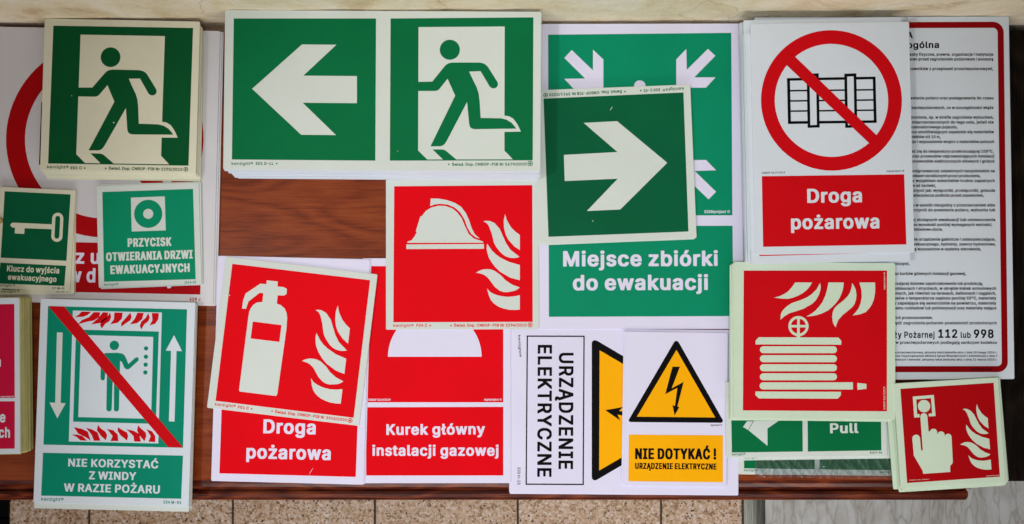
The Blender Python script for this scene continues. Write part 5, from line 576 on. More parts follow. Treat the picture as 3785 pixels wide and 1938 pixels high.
 ('T', 'fine_print', 'INK', 1, 'kenlight ®', (-36.09, -50.35), (-17.54, -50.07), 2.52, 'book'),
 ('T', 'fine_print', 'INK', 1, '117 XM-01', (20.68, -50.64), (33.59, -50.48), 2.22, 'bold')]),
'big628': dict(x=-427.98, y=114.78, z=4.5, rot=-0.01963, w=241.22, h=286.16, art=[
 ('D','prohibition_ring','INK',1,(3.45,28.0),102.85,83.12,0,360),
 ('P','prohibition_ring','INK',3,[(-64.64,104.32),(-55.91,112.77),(82.9,-34.53),(69.81,-47.49)]),
 ('P','pictogram','black',2,[(-63.76,64.95),(-62.12,64.98),(-62.41,0.03),(-64.18,-0.75)]),
 ('P','printed_panel','INK',1,[(-99.38,-80.48),(107.26,-80.46),(107.14,-132.19),(-100.01,-132.24)]),
 ('T', 'lettering', 'paper', 2, 'az u', (-34.26, -102.78), (1.67, -102.52), 14.91, 'bold'),
 ('T', 'lettering', 'paper', 2, 'w d', (-29.82, -122.07), (-2.1, -121.82), 14.9, 'bold'),
 ('T', 'lettering', 'paper', 2, 'y', (71.86, -122.46), (81.1, -122.42), 14.89, 'bold'),
 ('T', 'fine_print', 'INK', 1, '628 J', (96.14, -138.66), (107.31, -138.59), 3.13, 'bold')]),
'niekorz': dict(x=-405.74, y=-129.23, z=16.0, rot=-0.02518, w=158.26, h=207.79, art=[
 ('P','printed_panel','INK',1,[(-71.2,96.37),(71.01,96.73),(71.47,-44.33),(-70.88,-44.71)]),
 ('P','printed_panel','INK',1,[(-71.02,-53.03),(71.74,-52.35),(71.25,-96.06),(-71.38,-96.45)]),
 ('P','lift_pictogram','paper2',2,[(-45.65,92.61),(45.43,92.85),(46.16,-40.59),(-45.09,-40.85)]),
 ('P','lift_cabin','INK',2.4,[(-41.74,73.2),(42.99,73.29),(43.01,-20.68),(-41.4,-20.61)]),
 ('P','lift_cabin','paper2',2.7,[(-36.41,67.91),(37.44,67.72),(38.01,-15.69),(-36.29,-15.81)]),
 ('D','person_pictogram','INK',3,(-2.02,58.05),4.84,0.0,0,360),
 ('P','person_pictogram','INK',3,[(-15.37,45.11),(-14.15,48.07),(-10.84,50.06),(1.61,50.67),(6.04,50.05),(8.73,48.36),(10.61,45.03),(12.99,39.53),(19.82,46.0),(21.56,46.77),(23.2,45.79),(23.43,43.45),(15.04,35.34),(13.18,33.97),(10.98,34.06),(9.02,35.48),(6.33,41.27),(4.52,42.69),(4.53,25.12),(5.02,-6.74),(3.93,-8.96),(1.44,-9.17),(-0.22,-7.75),(-1.18,24.98),(-2.5,24.94),(-2.43,-7.22),(-3.69,-9.15),(-6.32,-9.21),(-7.99,-7.65),(-8.51,24.79),(-8.57,39.43),(-10.26,37.19),(-10.54,24.01),(-11.51,22.23),(-13.56,22.18),(-14.93,23.75)]),
 ('D','person_pictogram','INK',3,(30.5,55.79),2.2,0.0,0,360),
 ('D','person_pictogram','INK',3,(30.64,47.3),2.2,0.0,0,360),
 ('D','person_pictogram','INK',3,(30.61,39.24),2.2,0.0,0,360),
 ('D','person_pictogram','INK',3,(30.58,31.34),2.2,0.0,0,360),
 ('P','arrow','glow',2,[(-61.15,69.93),(-55.28,69.78),(-54.81,-1.96),(-49.67,-1.98),(-57.62,-17.66),(-66.25,-1.67),(-60.38,-1.81)]),
 ('P','arrow','paper2',2,[(58.66,69.98),(67.26,53.93),(61.68,53.94),(61.97,-17.86),(56.25,-17.86),(56.1,53.94),(50.67,54.1)]),
 ('P','flame','INK2',2.4,[(-36.51,91.82),(-26.96,91.76),(-30.51,88.3),(-34.85,86.43),(-43.65,85.77),(-39.62,88.22)]),
 ('P','flame','INK2',2.4,[(-24.01,91.54),(-17.4,91.42),(-18.7,86.4),(-23.72,82.9),(-31.74,81.23),(-40.01,78.53),(-36.21,83.02),(-28.97,86.14)]),
 ('P','flame','INK2',2.4,[(-14.76,91.63),(-9.32,91.47),(-10.57,85.13),(-16.29,80.59),(-26.51,78.87),(-20.11,84.89)]),
 ('P','flame','INK2',2.4,[(-7.41,91.52),(-6.22,86.71),(-7.84,82.56),(-11.87,79.97),(-15.37,75.04),(-17.39,78.36),(-16.06,82.36),(-11.05,86.15)]),
 ('P','flame','INK2',2.4,[(-3.16,91.63),(5.36,91.7),(4.84,85.52),(0.87,81.32),(-7.0,79.36),(-3.5,84.58)]),
 ('P','flame','INK2',2.4,[(13.14,91.89),(14.76,87.53),(13.41,83.98),(9.39,81.24),(4.38,77.3),(4.25,81.11),(7.78,85.3)]),
 ('P','flame','INK2',2.4,[(20.34,91.93),(26.95,91.95),(25.41,85.31),(20.4,81.22),(13.1,79.86),(17.76,85.55)]),
 ('P','flame','INK2',2.4,[(31.5,92.06),(33.27,87.27),(31.93,83.56),(27.78,80.23),(25.02,74.88),(23.28,78.65),(24.75,83.09),(29.03,86.86)]),
 ('P','flame','INK2',2.4,[(35.17,92.15),(42.37,92.04),(41.99,85.72),(39.05,81.25),(33.25,79.2),(36.0,84.84)]),
 ('P','flame','INK2',2.4,[(-42.84,-33.79),(-36.55,-33.63),(-31.38,-34.96),(-26.53,-39.65),(-33.42,-39.39),(-37.2,-36.13)]),
 ('P','flame','INK2',2.4,[(-40.47,-26.14),(-32.36,-27.69),(-26.11,-30.45),(-22.87,-39.41),(-27.67,-36.33),(-35.85,-32.59)]),
 ('P','flame','INK2',2.4,[(-28.0,-26.56),(-22.1,-27.87),(-16.13,-30.93),(-12.91,-39.31),(-19.5,-39.48),(-21.9,-33.7)]),
 ('P','flame','INK2',2.4,[(-15.97,-22.89),(-13.35,-26.48),(-8.11,-30.0),(-6.22,-33.6),(-7.51,-38.74),(-13.1,-33.77),(-16.94,-28.76)]),
 ('P','flame','INK2',2.4,[(-6.74,-27.04),(-0.1,-28.33),(4.44,-32.6),(5.39,-39.14),(-2.66,-39.34),(-0.64,-34.19)]),
 ('P','flame','INK2',2.4,[(4.47,-25.01),(8.66,-27.68),(13.88,-30.17),(15.17,-33.79),(14.16,-38.48),(7.39,-33.25),(4.31,-28.95)]),
 ('P','flame','INK2',2.4,[(13.03,-26.84),(20.41,-28.26),(26.37,-31.32),(28.39,-39.29),(21.5,-39.17),(20.59,-33.65)]),
 ('P','flame','INK2',2.4,[(24.9,-22.59),(28.39,-26.16),(32.91,-29.69),(33.76,-33.32),(32.04,-38.76),(26.42,-32.77),(24.05,-27.73)]),
 ('P','flame','INK2',2.4,[(33.53,-26.32),(39.46,-28.36),(42.84,-33.09),(43.04,-39.21),(36.15,-39.09),(38.15,-33.21)]),
 ('P','prohibition_bar','INK2',3.4,[(-70.76,96.38),(-54.74,96.35),(71.47,-44.19),(56.52,-43.98)]),
 ('T', 'lettering', 'paper2', 2, 'NIE KORZYSTAĆ', (-44.93, -66.22), (46.85, -65.95), 8.15, 'bold'),
 ('T', 'lettering', 'paper2', 2, 'Z WINDY', (-23.27, -78.64), (24.73, -78.45), 8.15, 'bold'),
 ('T', 'lettering', 'paper2', 2, 'W RAZIE POŻARU', (-48.43, -91.65), (49.3, -91.37), 8.3, 'bold'),
 ('T', 'fine_print', 'INK', 1, 'kenlight®', (-71.2, -101.54), (-48.38, -101.4), 3.2, 'book'),
 ('T', 'fine_print', 'INK', 1, '154 M-01', (53.14, -101.32), (71.57, -101.29), 2.9, 'bold')]),
'pink': dict(x=-549.32, y=-101.29, z=27.0, rot=0.01533, w=106.36, h=156.88, art=[
 ('P','printed_panel','INK',1,[(-47.96,71.79),(48.36,72.05),(48.38,-22.46),(-48.17,-21.7)]),
 ('P','printed_panel','INK',1,[(-48.17,-25.01),(48.37,-25.77),(48.16,-73.28),(-48.28,-72.81)]),
 ('T', 'lettering', 'paper2', 2, 'e', (33.25, -46.72), (38.89, -46.8), 10.79, 'bold'),
 ('T', 'lettering', 'paper2', 2, 'ch', (32.18, -62.1), (43.44, -62.28), 10.79, 'bold'),
 ('T', 'fine_print', 'paper2', 2, 'signproject ©', (34.22, -21.66), (47.52, -21.72), 1.59, 'book'),
 ('T', 'lettering', 'paper2', 2, 'a', (28.13, 9.3), (34.49, 9.2), 10.82, 'bold')]),
}

# ------------------------------------------------------------------ materials
def srgb(r, g, b):
    f = lambda c: (c / 255 / 12.92) if c / 255 <= 0.04045 else ((c / 255 + 0.055) / 1.055) ** 2.4
    return (f(r), f(g), f(b), 1.0)


def new_mat(name):
    m = bpy.data.materials.new(name)
    m.use_nodes = True
    nt = m.node_tree
    return m, nt, nt.nodes['Principled BSDF']


def node(nt, kind, **kw):
    n = nt.nodes.new(kind)
    for k, v in kw.items():
        if k in n.inputs.keys():
            n.inputs[k].default_value = v
        else:
            setattr(n, k, v)
    return n


def ramp(nt, stops):
    r = nt.nodes.new('ShaderNodeValToRGB')
    e = r.color_ramp.elements
    e[0].position, e[0].color = stops[0]
    e[1].position, e[1].color = stops[-1]
    for p, c in stops[1:-1]:
        x = e.new(p)
        x.color = c
    return r


def mottled(name, rgb, amount=0.06, scale=14.0, rough=0.55, spec=0.05, fine=420.0):
    """Printed plastic: an even ink with the faint unevenness of a real print and a soft satin sheen."""
    m, nt, p = new_mat(name)
    L = nt.links.new
    tc = node(nt, 'ShaderNodeTexCoord')
    oi = node(nt, 'ShaderNodeObjectInfo')
    ad = node(nt, 'ShaderNodeVectorMath', operation='ADD')
    L(tc.outputs['Object'], ad.inputs[0])
    L(oi.outputs['Location'], ad.inputs[1])
    n1 = node(nt, 'ShaderNodeTexNoise', Scale=scale, Detail=4.0)
    n2 = node(nt, 'ShaderNodeTexNoise', Scale=fine, Detail=2.0)
    L(ad.outputs[0], n1.inputs['Vector'])
    L(ad.outputs[0], n2.inputs['Vector'])
    mx = node(nt, 'ShaderNodeMath', operation='MULTIPLY_ADD')
    mx.inputs[1].default_value = 0.35
    L(n2.outputs['Fac'], mx.inputs[0])
    L(n1.outputs['Fac'], mx.inputs[2])
    c = rgb if len(rgb) == 4 else srgb(*rgb)
    lo = tuple(x * (1 - amount) for x in c[:3]) + (1,)
    hi = tuple(min(1, x * (1 + amount)) for x in c[:3]) + (1,)
    r = ramp(nt, [(0.40, lo), (0.95, hi)])
    L(mx.outputs[0], r.inputs[0])
    L(r.outputs[0], p.inputs['Base Color'])
    p.inputs['Roughness'].default_value = rough
    p.inputs['Specular IOR Level'].default_value = spec
    rr = node(nt, 'ShaderNodeMapRange')
    rr.inputs['To Min'].default_value = rough - 0.05
    rr.inputs['To Max'].default_value = rough + 0.08
    L(n1.outputs['Fac'], rr.inputs['Value'])
    L(rr.outputs[0], p.inputs['Roughness'])
    return m


MAT = {
    'paper': mottled('white_plastic', (224, 222, 246), 0.03),
    'paper_grey': mottled('greyish_white_plastic', (214, 213, 218), 0.04),
    'paper2': mottled('cool_white_plastic', (213, 223, 233), 0.03),
    'glow': mottled('pale_glow_plastic', (211, 220, 215), 0.035, 18.0),
    'glow_warm': mottled('warm_tint_glow_plastic', (224, 223, 200), 0.05, 18.0),  # pale sheet with a warm lamplight tint put into its colour
    'glow_green': mottled('green_glow_plastic', (206, 224, 202), 0.04, 18.0),
    'glow_edge': mottled('yellowed_sheet_edge', (190, 184, 126), 0.10, 60.0),
    'black': mottled('black_ink', (12, 11, 13), 0.10),
    'green_deep': mottled('deep_green_ink', (8, 84, 44), 0.10),
    'green': mottled('green_ink', (7, 110, 64), 0.07),
    'green_teal': mottled('bluish_green_ink', (10, 140, 102), 0.06),
    'teal': mottled('teal_ink', (8, 136, 108), 0.06),
    'green_dark': mottled('dark_green_ink', (9, 94, 60), 0.10),
    'red': mottled('red_ink', (226, 2, 19), 0.06),
    'red_dark': mottled('darkened_red_ink', (202, 9, 21), 0.06),  # red darkened in colour for light falloff at right; shared by lift flames
    'red_dimmed': mottled('dimmed_red_ink', (172, 8, 16), 0.05),  # red ink with the dimness of the far sides put into its colour
    'red_edge_dimmed': mottled('edge_dimmed_red_ink', (142, 6, 14), 0.05),  # board border red, edge dimness painted into the colour
    'crimson': mottled('crimson_ink', (196, 20, 62), 0.05),
    'yellow': mottled('yellow_ink', (254, 178, 6), 0.04),
    'brass': None,
}
m, nt, p = new_mat('brass')
p.inputs['Base Color'].default_value = (0.55, 0.38, 0.10, 1)
p.inputs['Metallic'].default_value = 1.0
p.inputs['Roughness'].default_value = 0.3
nz = node(nt, 'ShaderNodeTexNoise', Scale=300.0)
bp = node(nt, 'ShaderNodeBump', Strength=0.1)
nt.links.new(nz.outputs['Fac'], bp.inputs['Height'])
nt.links.new(bp.outputs[0], p.inputs['Normal'])
MAT['brass'] = m


def wood(name, dark, mid, light, axis='X', scale=1.0, rough=0.36, spec=0.22):
    """Stained veneer: broad cathedral figure, fine pores and darker streaks along the grain."""
    m, nt, p = new_mat(name)
    L = nt.links.new
    tc = node(nt, 'ShaderNodeTexCoord')

    def stretched(a, b):
        mp = node(nt, 'ShaderNodeMapping')
        mp.inputs['Scale'].default_value = (a * scale, b * scale, b * scale) if axis == 'X' else (b * scale, a * scale, b * scale)
        L(tc.outputs['Object'], mp.inputs['Vector'])
        return mp.outputs[0]
    n0 = node(nt, 'ShaderNodeTexNoise', Scale=1.0, Detail=2.0)           # slow swelling that shapes the figure
    L(stretched(3.2, 11.0), n0.inputs['Vector'])
    rings = node(nt, 'ShaderNodeMath', operation='MULTIPLY')
    rings.inputs[1].default_value = 26.0
    L(n0.outputs['Fac'], rings.inputs[0])
    fr = node(nt, 'ShaderNodeMath', operation='PINGPONG')
    fr.inputs[1].default_value = 1.0
    n1 = node(nt, 'ShaderNodeTexNoise', Scale=1.0, Detail=6.0, Roughness=0.65)   # ragged streaks
    L(stretched(9.0, 130.0), n1.inputs['Vector'])
    ad = node(nt, 'ShaderNodeMath', operation='MULTIPLY_ADD')
    ad.inputs[1].default_value = 1.6
    L(n1.outputs['Fac'], ad.inputs[0])
    L(rings.outputs[0], ad.inputs[2])
    L(ad.outputs[0], fr.inputs[0])
    n2 = node(nt, 'ShaderNodeTexNoise', Scale=1.0, Detail=3.0, Roughness=0.7)    # pores
    L(stretched(26.0, 620.0), n2.inputs['Vector'])
    a1 = node(nt, 'ShaderNodeMath', operation='MULTIPLY_ADD')
    a1.inputs[1].default_value = 0.30
    L(fr.outputs[0], a1.inputs[0])
    a2 = node(nt, 'ShaderNodeMath', operation='MULTIPLY_ADD')
    a2.inputs[1].default_value = 0.75
    L(n1.outputs['Fac'], a2.inputs[0])
    L(n2.outputs['Fac'], a1.inputs[2])
    L(a1.outputs[0], a2.inputs[2])
    r = ramp(nt, [(0.45, dark), (0.62, mid), (0.85, light)])
    half = node(nt, 'ShaderNodeMath', operation='MULTIPLY')
    half.inputs[1].default_value = 0.62
    L(a2.outputs[0], half.inputs[0])
    L(half.outputs[0], r.inputs[0])
    L(r.outputs[0], p.inputs['Base Color'])
    p.inputs['Roughness'].default_value = rough
    p.inputs['Specular IOR Level'].default_value = spec
    b = node(nt, 'ShaderNodeBump', Strength=0.10, Distance=0.0005)
    L(n2.outputs['Fac'], b.inputs['Height'])
    L(b.outputs[0], p.inputs['Normal'])
    return m


WOOD = wood('mahogany_veneer', srgb(94, 36, 14), srgb(128, 54, 22), srgb(146, 70, 31), spec=0.11)
WOOD_EDGE = wood('mahogany_moulding', srgb(38, 11, 5), srgb(80, 25, 11), srgb(134, 62, 27), scale=1.3, rough=0.3, spec=0.25)
WOOD_DARK = wood('dark_stained_wood', srgb(8, 6, 5), srgb(20, 15, 12), srgb(38, 30, 22), axis='Y', rough=0.7, spec=0.05)


# ------------------------------------------------------------------ mesh helpers
def link(name, me, mats, parent=None, loc=None, rot=0.0):
    o = bpy.data.objects.new(name, me)
    for mt in (mats if isinstance(mats, (list, tuple)) else [mats]):
        me.materials.append(mt)
    col.objects.link(o)
    if parent is not None:
        o.parent = parent
    if loc is not None:
        o.location = loc
        o.rotation_euler = (0, 0, rot)
    return o


def tag(o, label=None, cat=None, group=None, kind=None):
    if label: o['label'] = label
    if cat: o['category'] = cat
    if group: o['group'] = group
    if kind: o['kind'] = kind
    return o


def area(L):
    return sum(a[0] * b[1] - b[0] * a[1] for a, b in zip(L, L[1:] + L[:1])) / 2


class Flat:
    """Collects flat printed shapes (in sheet millimetres) into one mesh."""
    def __init__(self):
        self.v, self.f = [], []

    def loops(self, loops, z):
        base = len(self.v)
        pts = [p for l in loops for p in l]
        self.v += [(x * MM, y * MM, z * MM) for x, y in pts]
        for t in tessellate_polygon([[Vector((x, y, 0)) for x, y in l] for l in loops]):
            a, b, c = (pts[i] for i in t)
            ar = (b[0] - a[0]) * (c[1] - a[1]) - (b[1] - a[1]) * (c[0] - a[0])
            if abs(ar) < 1e-9:
                continue
            t = t if ar > 0 else t[::-1]
            self.f.append(tuple(base + i for i in t))

    def disc(self, c, R, ri, a0, a1, z, n=72):
        base = len(self.v)
        k = n + 1 if a1 - a0 < 360 else n
        for i in range(k):
            a = math.radians(a0 + (a1 - a0) * i / n)
            self.v.append(((c[0] + R * math.cos(a)) * MM, (c[1] + R * math.sin(a)) * MM, z * MM))
        if ri <= 0:
            self.f.append(tuple(range(base, base + k)))
            return
        for i in range(k):
            a = math.radians(a0 + (a1 - a0) * i / n)
            self.v.append(((c[0] + ri * math.cos(a)) * MM, (c[1] + ri * math.sin(a)) * MM, z * MM))
        for i in range(n):
            j = (i + 1) % k
            self.f.append((base + i, base + j, base + k + j, base + k + i))

    def text(self, txt, a, b, cap, style, z):
        font = FONT[style]
        x, glyphs = 0.0, []
        for ch in txt:
            adv, loops = font[ch]
            track = 18 if style == 'mid' else 0
            for l in glyph(style, ch):
                glyphs.append([[(px + x, py) for px, py in lp] for lp in l])
            x += adv + track
        allx = [px for g in glyphs for lp in g for px, py in lp]
        x0, x1 = min(allx), max(allx)
        d = (b[0] - a[0], b[1] - a[1])
        ln = math.hypot(*d)
        u = (d[0] / ln, d[1] / ln)
        w = (-u[1], u[0])
        hy = [py for lp in glyph(style, 'H')[0] for px, py in lp]
        h0 = min(hy)
        sx, sy = ln / (x1 - x0), cap / (max(hy) - h0)
        for g in glyphs:
            self.loops([[(a[0] + u[0] * (px - x0) * sx + w[0] * (py - h0) * sy,
                          a[1] + u[1] * (px - x0) * sx + w[1] * (py - h0) * sy) for px, py in lp] for lp in g], z)

    def mesh(self, name):
        me = bpy.data.meshes.new(name)
        me.from_pydata(self.v, [], self.f)
        me.update()
        return me


def inside(pt, L):
    c = False
    for (x0, y0), (x1, y1) in zip(L, L[1:] + L[:1]):
        if (y0 > pt[1]) != (y1 > pt[1]) and pt[0] < (x1 - x0) * (pt[1] - y0) / (y1 - y0) + x0:
            c = not c
    return c


_glyphs = {}


def glyph(style, ch):
    """Outer loops of a letter, each with its counters."""
    key = (style, ch)
    if key not in _glyphs:
        loops = [[tuple(float(v) for v in q.split(',')) for q in s.split()] for s in FONT[key[0]][ch][1]]
        big = sorted(loops, key=lambda l: -abs(area(l)))
        out = []
        for l in big:
            d = sum(inside(l[0], o) for o in big if o is not l)
            if d % 2 == 0:
                out.append([l])
            else:
                host = [o for o in out if inside(l[0], o[0])][-1]
                host.append(l)
        _glyphs[key] = out
    return _glyphs[key]


def sheet_mesh(w, h, t, r=1.4, seg=3):
    """A thin plastic sheet, its top face at z = 0, with cut corners slightly rounded and a fine top bevel."""
    def ring(inset):
        pts = []
        rr = max(r - inset, 0.2)
        for cx, cy, a0 in ((1, 1, 0), (-1, 1, 90), (-1, -1, 180), (1, -1, 270)):
            for i in range(seg + 1):
                a = math.radians(a0 + 90 * i / seg)
                pts.append((cx * (w / 2 - inset - rr) + rr * math.cos(a), cy * (h / 2 - inset - rr) + rr * math.sin(a)))
        return pts
    bv = min(0.18, t * 0.25)
    rings = [(ring(bv), 0.0), (ring(0), -bv), (ring(0), -t)]
    v, f = [], []
    n = len(rings[0][0])
    for pts, z in rings:
        v += [(x * MM, y * MM, z * MM) for x, y in pts]
    for k in range(2):
        for i in range(n):
            j = (i + 1) % n
            f.append((k * n + j, k * n + i, (k + 1) * n + i, (k + 1) * n + j))
    f.append(tuple(range(n)))
    f.append(tuple(reversed(range(2 * n, 3 * n))))
    me = bpy.data.meshes.new('sheet')
    me.from_pydata(v, [], f)
    me.update()
    return me


# ------------------------------------------------------------------ a box / prism builder for the furniture and the room
def prism(name, profile, x0, x1, mat, parent=None):
    """Extrudes a (y, z) outline in millimetres (z from the table top) along x."""
    n = len(profile)
    v = [(x0 * MM, y * MM, z * MM) for y, z in profile] + [(x1 * MM, y * MM, z * MM) for y, z in profile]
    f = [(i, (i + 1) % n, n + (i + 1) % n, n + i) for i in range(n)]
    f += [tuple(reversed(range(n))), tuple(range(n, 2 * n))]
    me = bpy.data.meshes.new(name)
    me.from_pydata(v, [], f)
    bm = bmesh.new(); bm.from_mesh(me)
    bmesh.ops.recalc_face_normals(bm, faces=bm.faces)
    bm.to_mesh(me); bm.free()
    return link(name, me, mat, parent)


def box(name, x0, x1, y0, y1, z0, z1, mat, parent=None, bevel=0.0):
    bm = bmesh.new()
    bmesh.ops.create_cube(bm, size=1.0)
    for v in bm.verts:
        v.co = Vector(((x0 + x1) / 2 + v.co.x * (x1 - x0), (y0 + y1) / 2 + v.co.y * (y1 - y0), (z0 + z1) / 2 + v.co.z * (z1 - z0))) * MM
    if bevel:
        bmesh.ops.bevel(bm, geom=bm.edges[:], offset=bevel * MM, segments=2, affect='EDGES', profile=0.6)
    me = bpy.data.meshes.new(name)
    bm.to_mesh(me); bm.free()
    return link(name, me, mat, parent)


def root_empty(name, loc):
    o = bpy.data.objects.new(name, None)
    o.empty_display_size = 0.05
    o.location = loc
    col.objects.link(o)
    return o


# ------------------------------------------------------------------ the room: floors, threshold, wall
FLOOR = -TABLE_Z * 1000


def granite():
    m, nt, p = new_mat('speckled_granite_tile')
    L = nt.links.new
    tc = node(nt, 'ShaderNodeTexCoord')
    n0 = node(nt, 'ShaderNodeTexNoise', Scale=190.0, Detail=3.0)
    ad = node(nt, 'ShaderNodeVectorMath', operation='MULTIPLY_ADD')
    ad.inputs[1].default_value = (0.008, 0.008, 0.008)
    L(tc.outputs['Object'], n0.inputs['Vector'])
    L(n0.outputs['Color'], ad.inputs[0])
    L(tc.outputs['Object'], ad.inputs[2])
    base = node(nt, 'ShaderNodeTexVoronoi', feature='SMOOTH_F1', Scale=230.0, Smoothness=0.35)
    L(ad.outputs[0], base.inputs['Vector'])
    sp = node(nt, 'ShaderNodeSeparateColor')
    L(base.outputs['Color'], sp.inputs[0])
    r = ramp(nt, [(0.0, srgb(150, 116, 82)), (0.25, srgb(190, 158, 126)), (0.5, srgb(208, 182, 158)), (0.75, srgb(216, 190, 174)), (1.0, srgb(232, 220, 210))])
    L(sp.outputs[0], r.inputs[0])
    spots = node(nt, 'ShaderNodeTexVoronoi', Scale=200.0)
    L(ad.outputs[0], spots.inputs['Vector'])
    s2 = node(nt, 'ShaderNodeSeparateColor')
    L(spots.outputs['Color'], s2.inputs[0])
    pick = node(nt, 'ShaderNodeMath', operation='MULTIPLY')
    pick.inputs[1].default_value = 0.62
    L(s2.outputs[1], pick.inputs[0])
    cmp_ = node(nt, 'ShaderNodeMath', operation='SUBTRACT')
    L(spots.outputs['Distance'], cmp_.inputs[0])
    L(pick.outputs[0], cmp_.inputs[1])
    mask = ramp(nt, [(0.0, (0, 0, 0, 1)), (0.12, (1, 1, 1, 1))])
    off = node(nt, 'ShaderNodeMath', operation='ADD')
    off.inputs[1].default_value = 0.26
    L(cmp_.outputs[0], off.inputs[0])
    L(off.outputs[0], mask.inputs[0])
    mx = node(nt, 'ShaderNodeMix', data_type='RGBA')
    mx.inputs[6].default_value = srgb(70, 44, 24)
    L(mask.outputs[0], mx.inputs[0])
    L(r.outputs[0], mx.inputs[7])
    n2 = node(nt, 'ShaderNodeTexNoise', Scale=9.0, Detail=4.0)
    L(tc.outputs['Object'], n2.inputs['Vector'])
    r2 = ramp(nt, [(0.35, (0.86, 0.80, 0.72, 1)), (0.7, (1.0, 1.0, 1.0, 1))])
    L(n2.outputs['Fac'], r2.inputs[0])
    mm_ = node(nt, 'ShaderNodeMix', data_type='RGBA', blend_type='MULTIPLY')
    mm_.inputs[0].default_value = 1.0
    L(mx.outputs[2], mm_.inputs[6])
    L(r2.outputs[0], mm_.inputs[7])
    L(mm_.outputs[2], p.inputs['Base Color'])
    p.inputs['Roughness'].default_value = 0.45
    return m


def marble():
    m, nt, p = new_mat('veined_pale_stone')
    L = nt.links.new
    tc = node(nt, 'ShaderNodeTexCoord')
    mp = node(nt, 'ShaderNodeMapping')
    mp.inputs['Scale'].default_value = (16.0, 4.0, 7.0)
    L(tc.outputs['Object'], mp.inputs['Vector'])
    n1 = node(nt, 'ShaderNodeTexNoise', Scale=1.3, Detail=9.0, Roughness=0.66, Distortion=1.6)
    L(mp.outputs[0], n1.inputs['Vector'])
    r = ramp(nt, [(0.28, srgb(176, 172, 166)), (0.46, srgb(190, 189, 186)), (0.58, srgb(202, 204, 204)), (0.75, srgb(212, 214, 216))])
    L(n1.outputs['Fac'], r.inputs[0])
    v = node(nt, 'ShaderNodeTexVoronoi', feature='DISTANCE_TO_EDGE', Scale=2.1)
    n3 = node(nt, 'ShaderNodeTexNoise', Scale=3.0, Detail=6.0)
    ad = node(nt, 'ShaderNodeVectorMath', operation='MULTIPLY_ADD')
    ad.inputs[1].default_value = (0.8, 0.8, 0.8)
    L(mp.outputs[0], n3.inputs['Vector'])
    L(n3.outputs['Color'], ad.inputs[0])
    L(mp.outputs[0], ad.inputs[2])
    L(ad.outputs[0], v.inputs['Vector'])
    rv = ramp(nt, [(0.0, srgb(176, 164, 150)), (0.09, (1, 1, 1, 1))])
    L(v.outputs['Distance'], rv.inputs[0])
    mx = node(nt, 'ShaderNodeMix', data_type='RGBA', blend_type='MULTIPLY')
    mx.inputs[0].default_value = 0.45
    L(r.outputs[0], mx.inputs[6])
    L(rv.outputs[0], mx.inputs[7])
    L(mx.outputs[2], p.inputs['Base Color'])
    p.inputs['Roughness'].default_value = 0.35
    return m


def plaster():
    m, nt, p = new_mat('cream_textured_plaster')
    L = nt.links.new
    tc = node(nt, 'ShaderNodeTexCoord')
    n1 = node(nt, 'ShaderNodeTexNoise', Scale=16.0, Detail=8.0, Roughness=0.62, Distortion=0.8)
    L(tc.outputs['Object'], n1.inputs['Vector'])
    r = ramp(nt, [(0.28, srgb(206, 178, 136)), (0.45, srgb(234, 218, 184)), (0.62, srgb(242, 231, 208)), (0.8, srgb(246, 240, 234))])
    L(n1.outputs['Fac'], r.inputs[0])
    v = node(nt, 'ShaderNodeTexVoronoi', feature='DISTANCE_TO_EDGE', Scale=4.0)
    n3 = node(nt, 'ShaderNodeTexNoise', Scale=14.0, Detail=6.0)
    ad = node(nt, 'ShaderNodeVectorMath', operation='MULTIPLY_ADD')
    ad.inputs[1].default_value = (0.16, 0.16, 0.16)
    L(tc.outputs['Object'], n3.inputs['Vector'])
    L(n3.outputs['Color'], ad.inputs[0])
    L(tc.outputs['Object'], ad.inputs[2])
    L(ad.outputs[0], v.inputs['Vector'])
    rv = ramp(nt, [(0.0, srgb(170, 138, 100)), (0.010, (1, 1, 1, 1))])
    L(v.outputs['Distance'], rv.inputs[0])
    mx = node(nt, 'ShaderNodeMix', data_type='RGBA', blend_type='MULTIPLY')
    mx.inputs[0].default_value = 0.35
    L(r.outputs[0], mx.inputs[6])
    L(rv.outputs[0], mx.inputs[7])
    L(mx.outputs[2], p.inputs['Base Color'])
    p.inputs['Roughness'].default_value = 0.75
    n2 = node(nt, 'ShaderNodeTexNoise', Scale=60.0, Detail=6.0, Roughness=0.7)
    L(tc.outputs['Object'], n2.inputs['Vector'])
    b = node(nt, 'ShaderNodeBump', Strength=0.8, Distance=0.005)
    L(n2.outputs['Fac'], b.inputs['Height'])
    L(b.outputs[0], p.inputs['Normal'])
    return m


GRANITE, MARBLE, PLASTER = granite(), marble(), plaster()
m, nt, p = new_mat('dark_grout')
nz = node(nt, 'ShaderNodeTexNoise', Scale=200.0)
r = ramp(nt, [(0.3, srgb(52, 40, 30)), (0.7, srgb(84, 68, 52))])
nt.links.new(nz.outputs['Fac'], r.inputs[0]); nt.links.new(r.outputs[0], p.inputs['Base Color'])
p.inputs['Roughness'].default_value = 0.9
GROUT = m
m, nt, p = new_mat('brushed_metal')
nz = node(nt, 'ShaderNodeTexNoise', Scale=40.0, Detail=3.0)
r = ramp(nt, [(0.3, srgb(96, 98, 92)), (0.7, srgb(150, 152, 144))])
nt.links.new(nz.outputs['Fac'], r.inputs[0]); nt.links.new(r.outputs[0], p.inputs['Base Color'])
p.inputs['Metallic'].default_value = 0.7
p.inputs['Roughness'].default_value = 0.45
METAL = m

room = (0, 0, TABLE_Z)


def place(o, kind=None):
    o.location = (0, 0, TABLE_Z)
    if kind: o['kind'] = kind
    return o


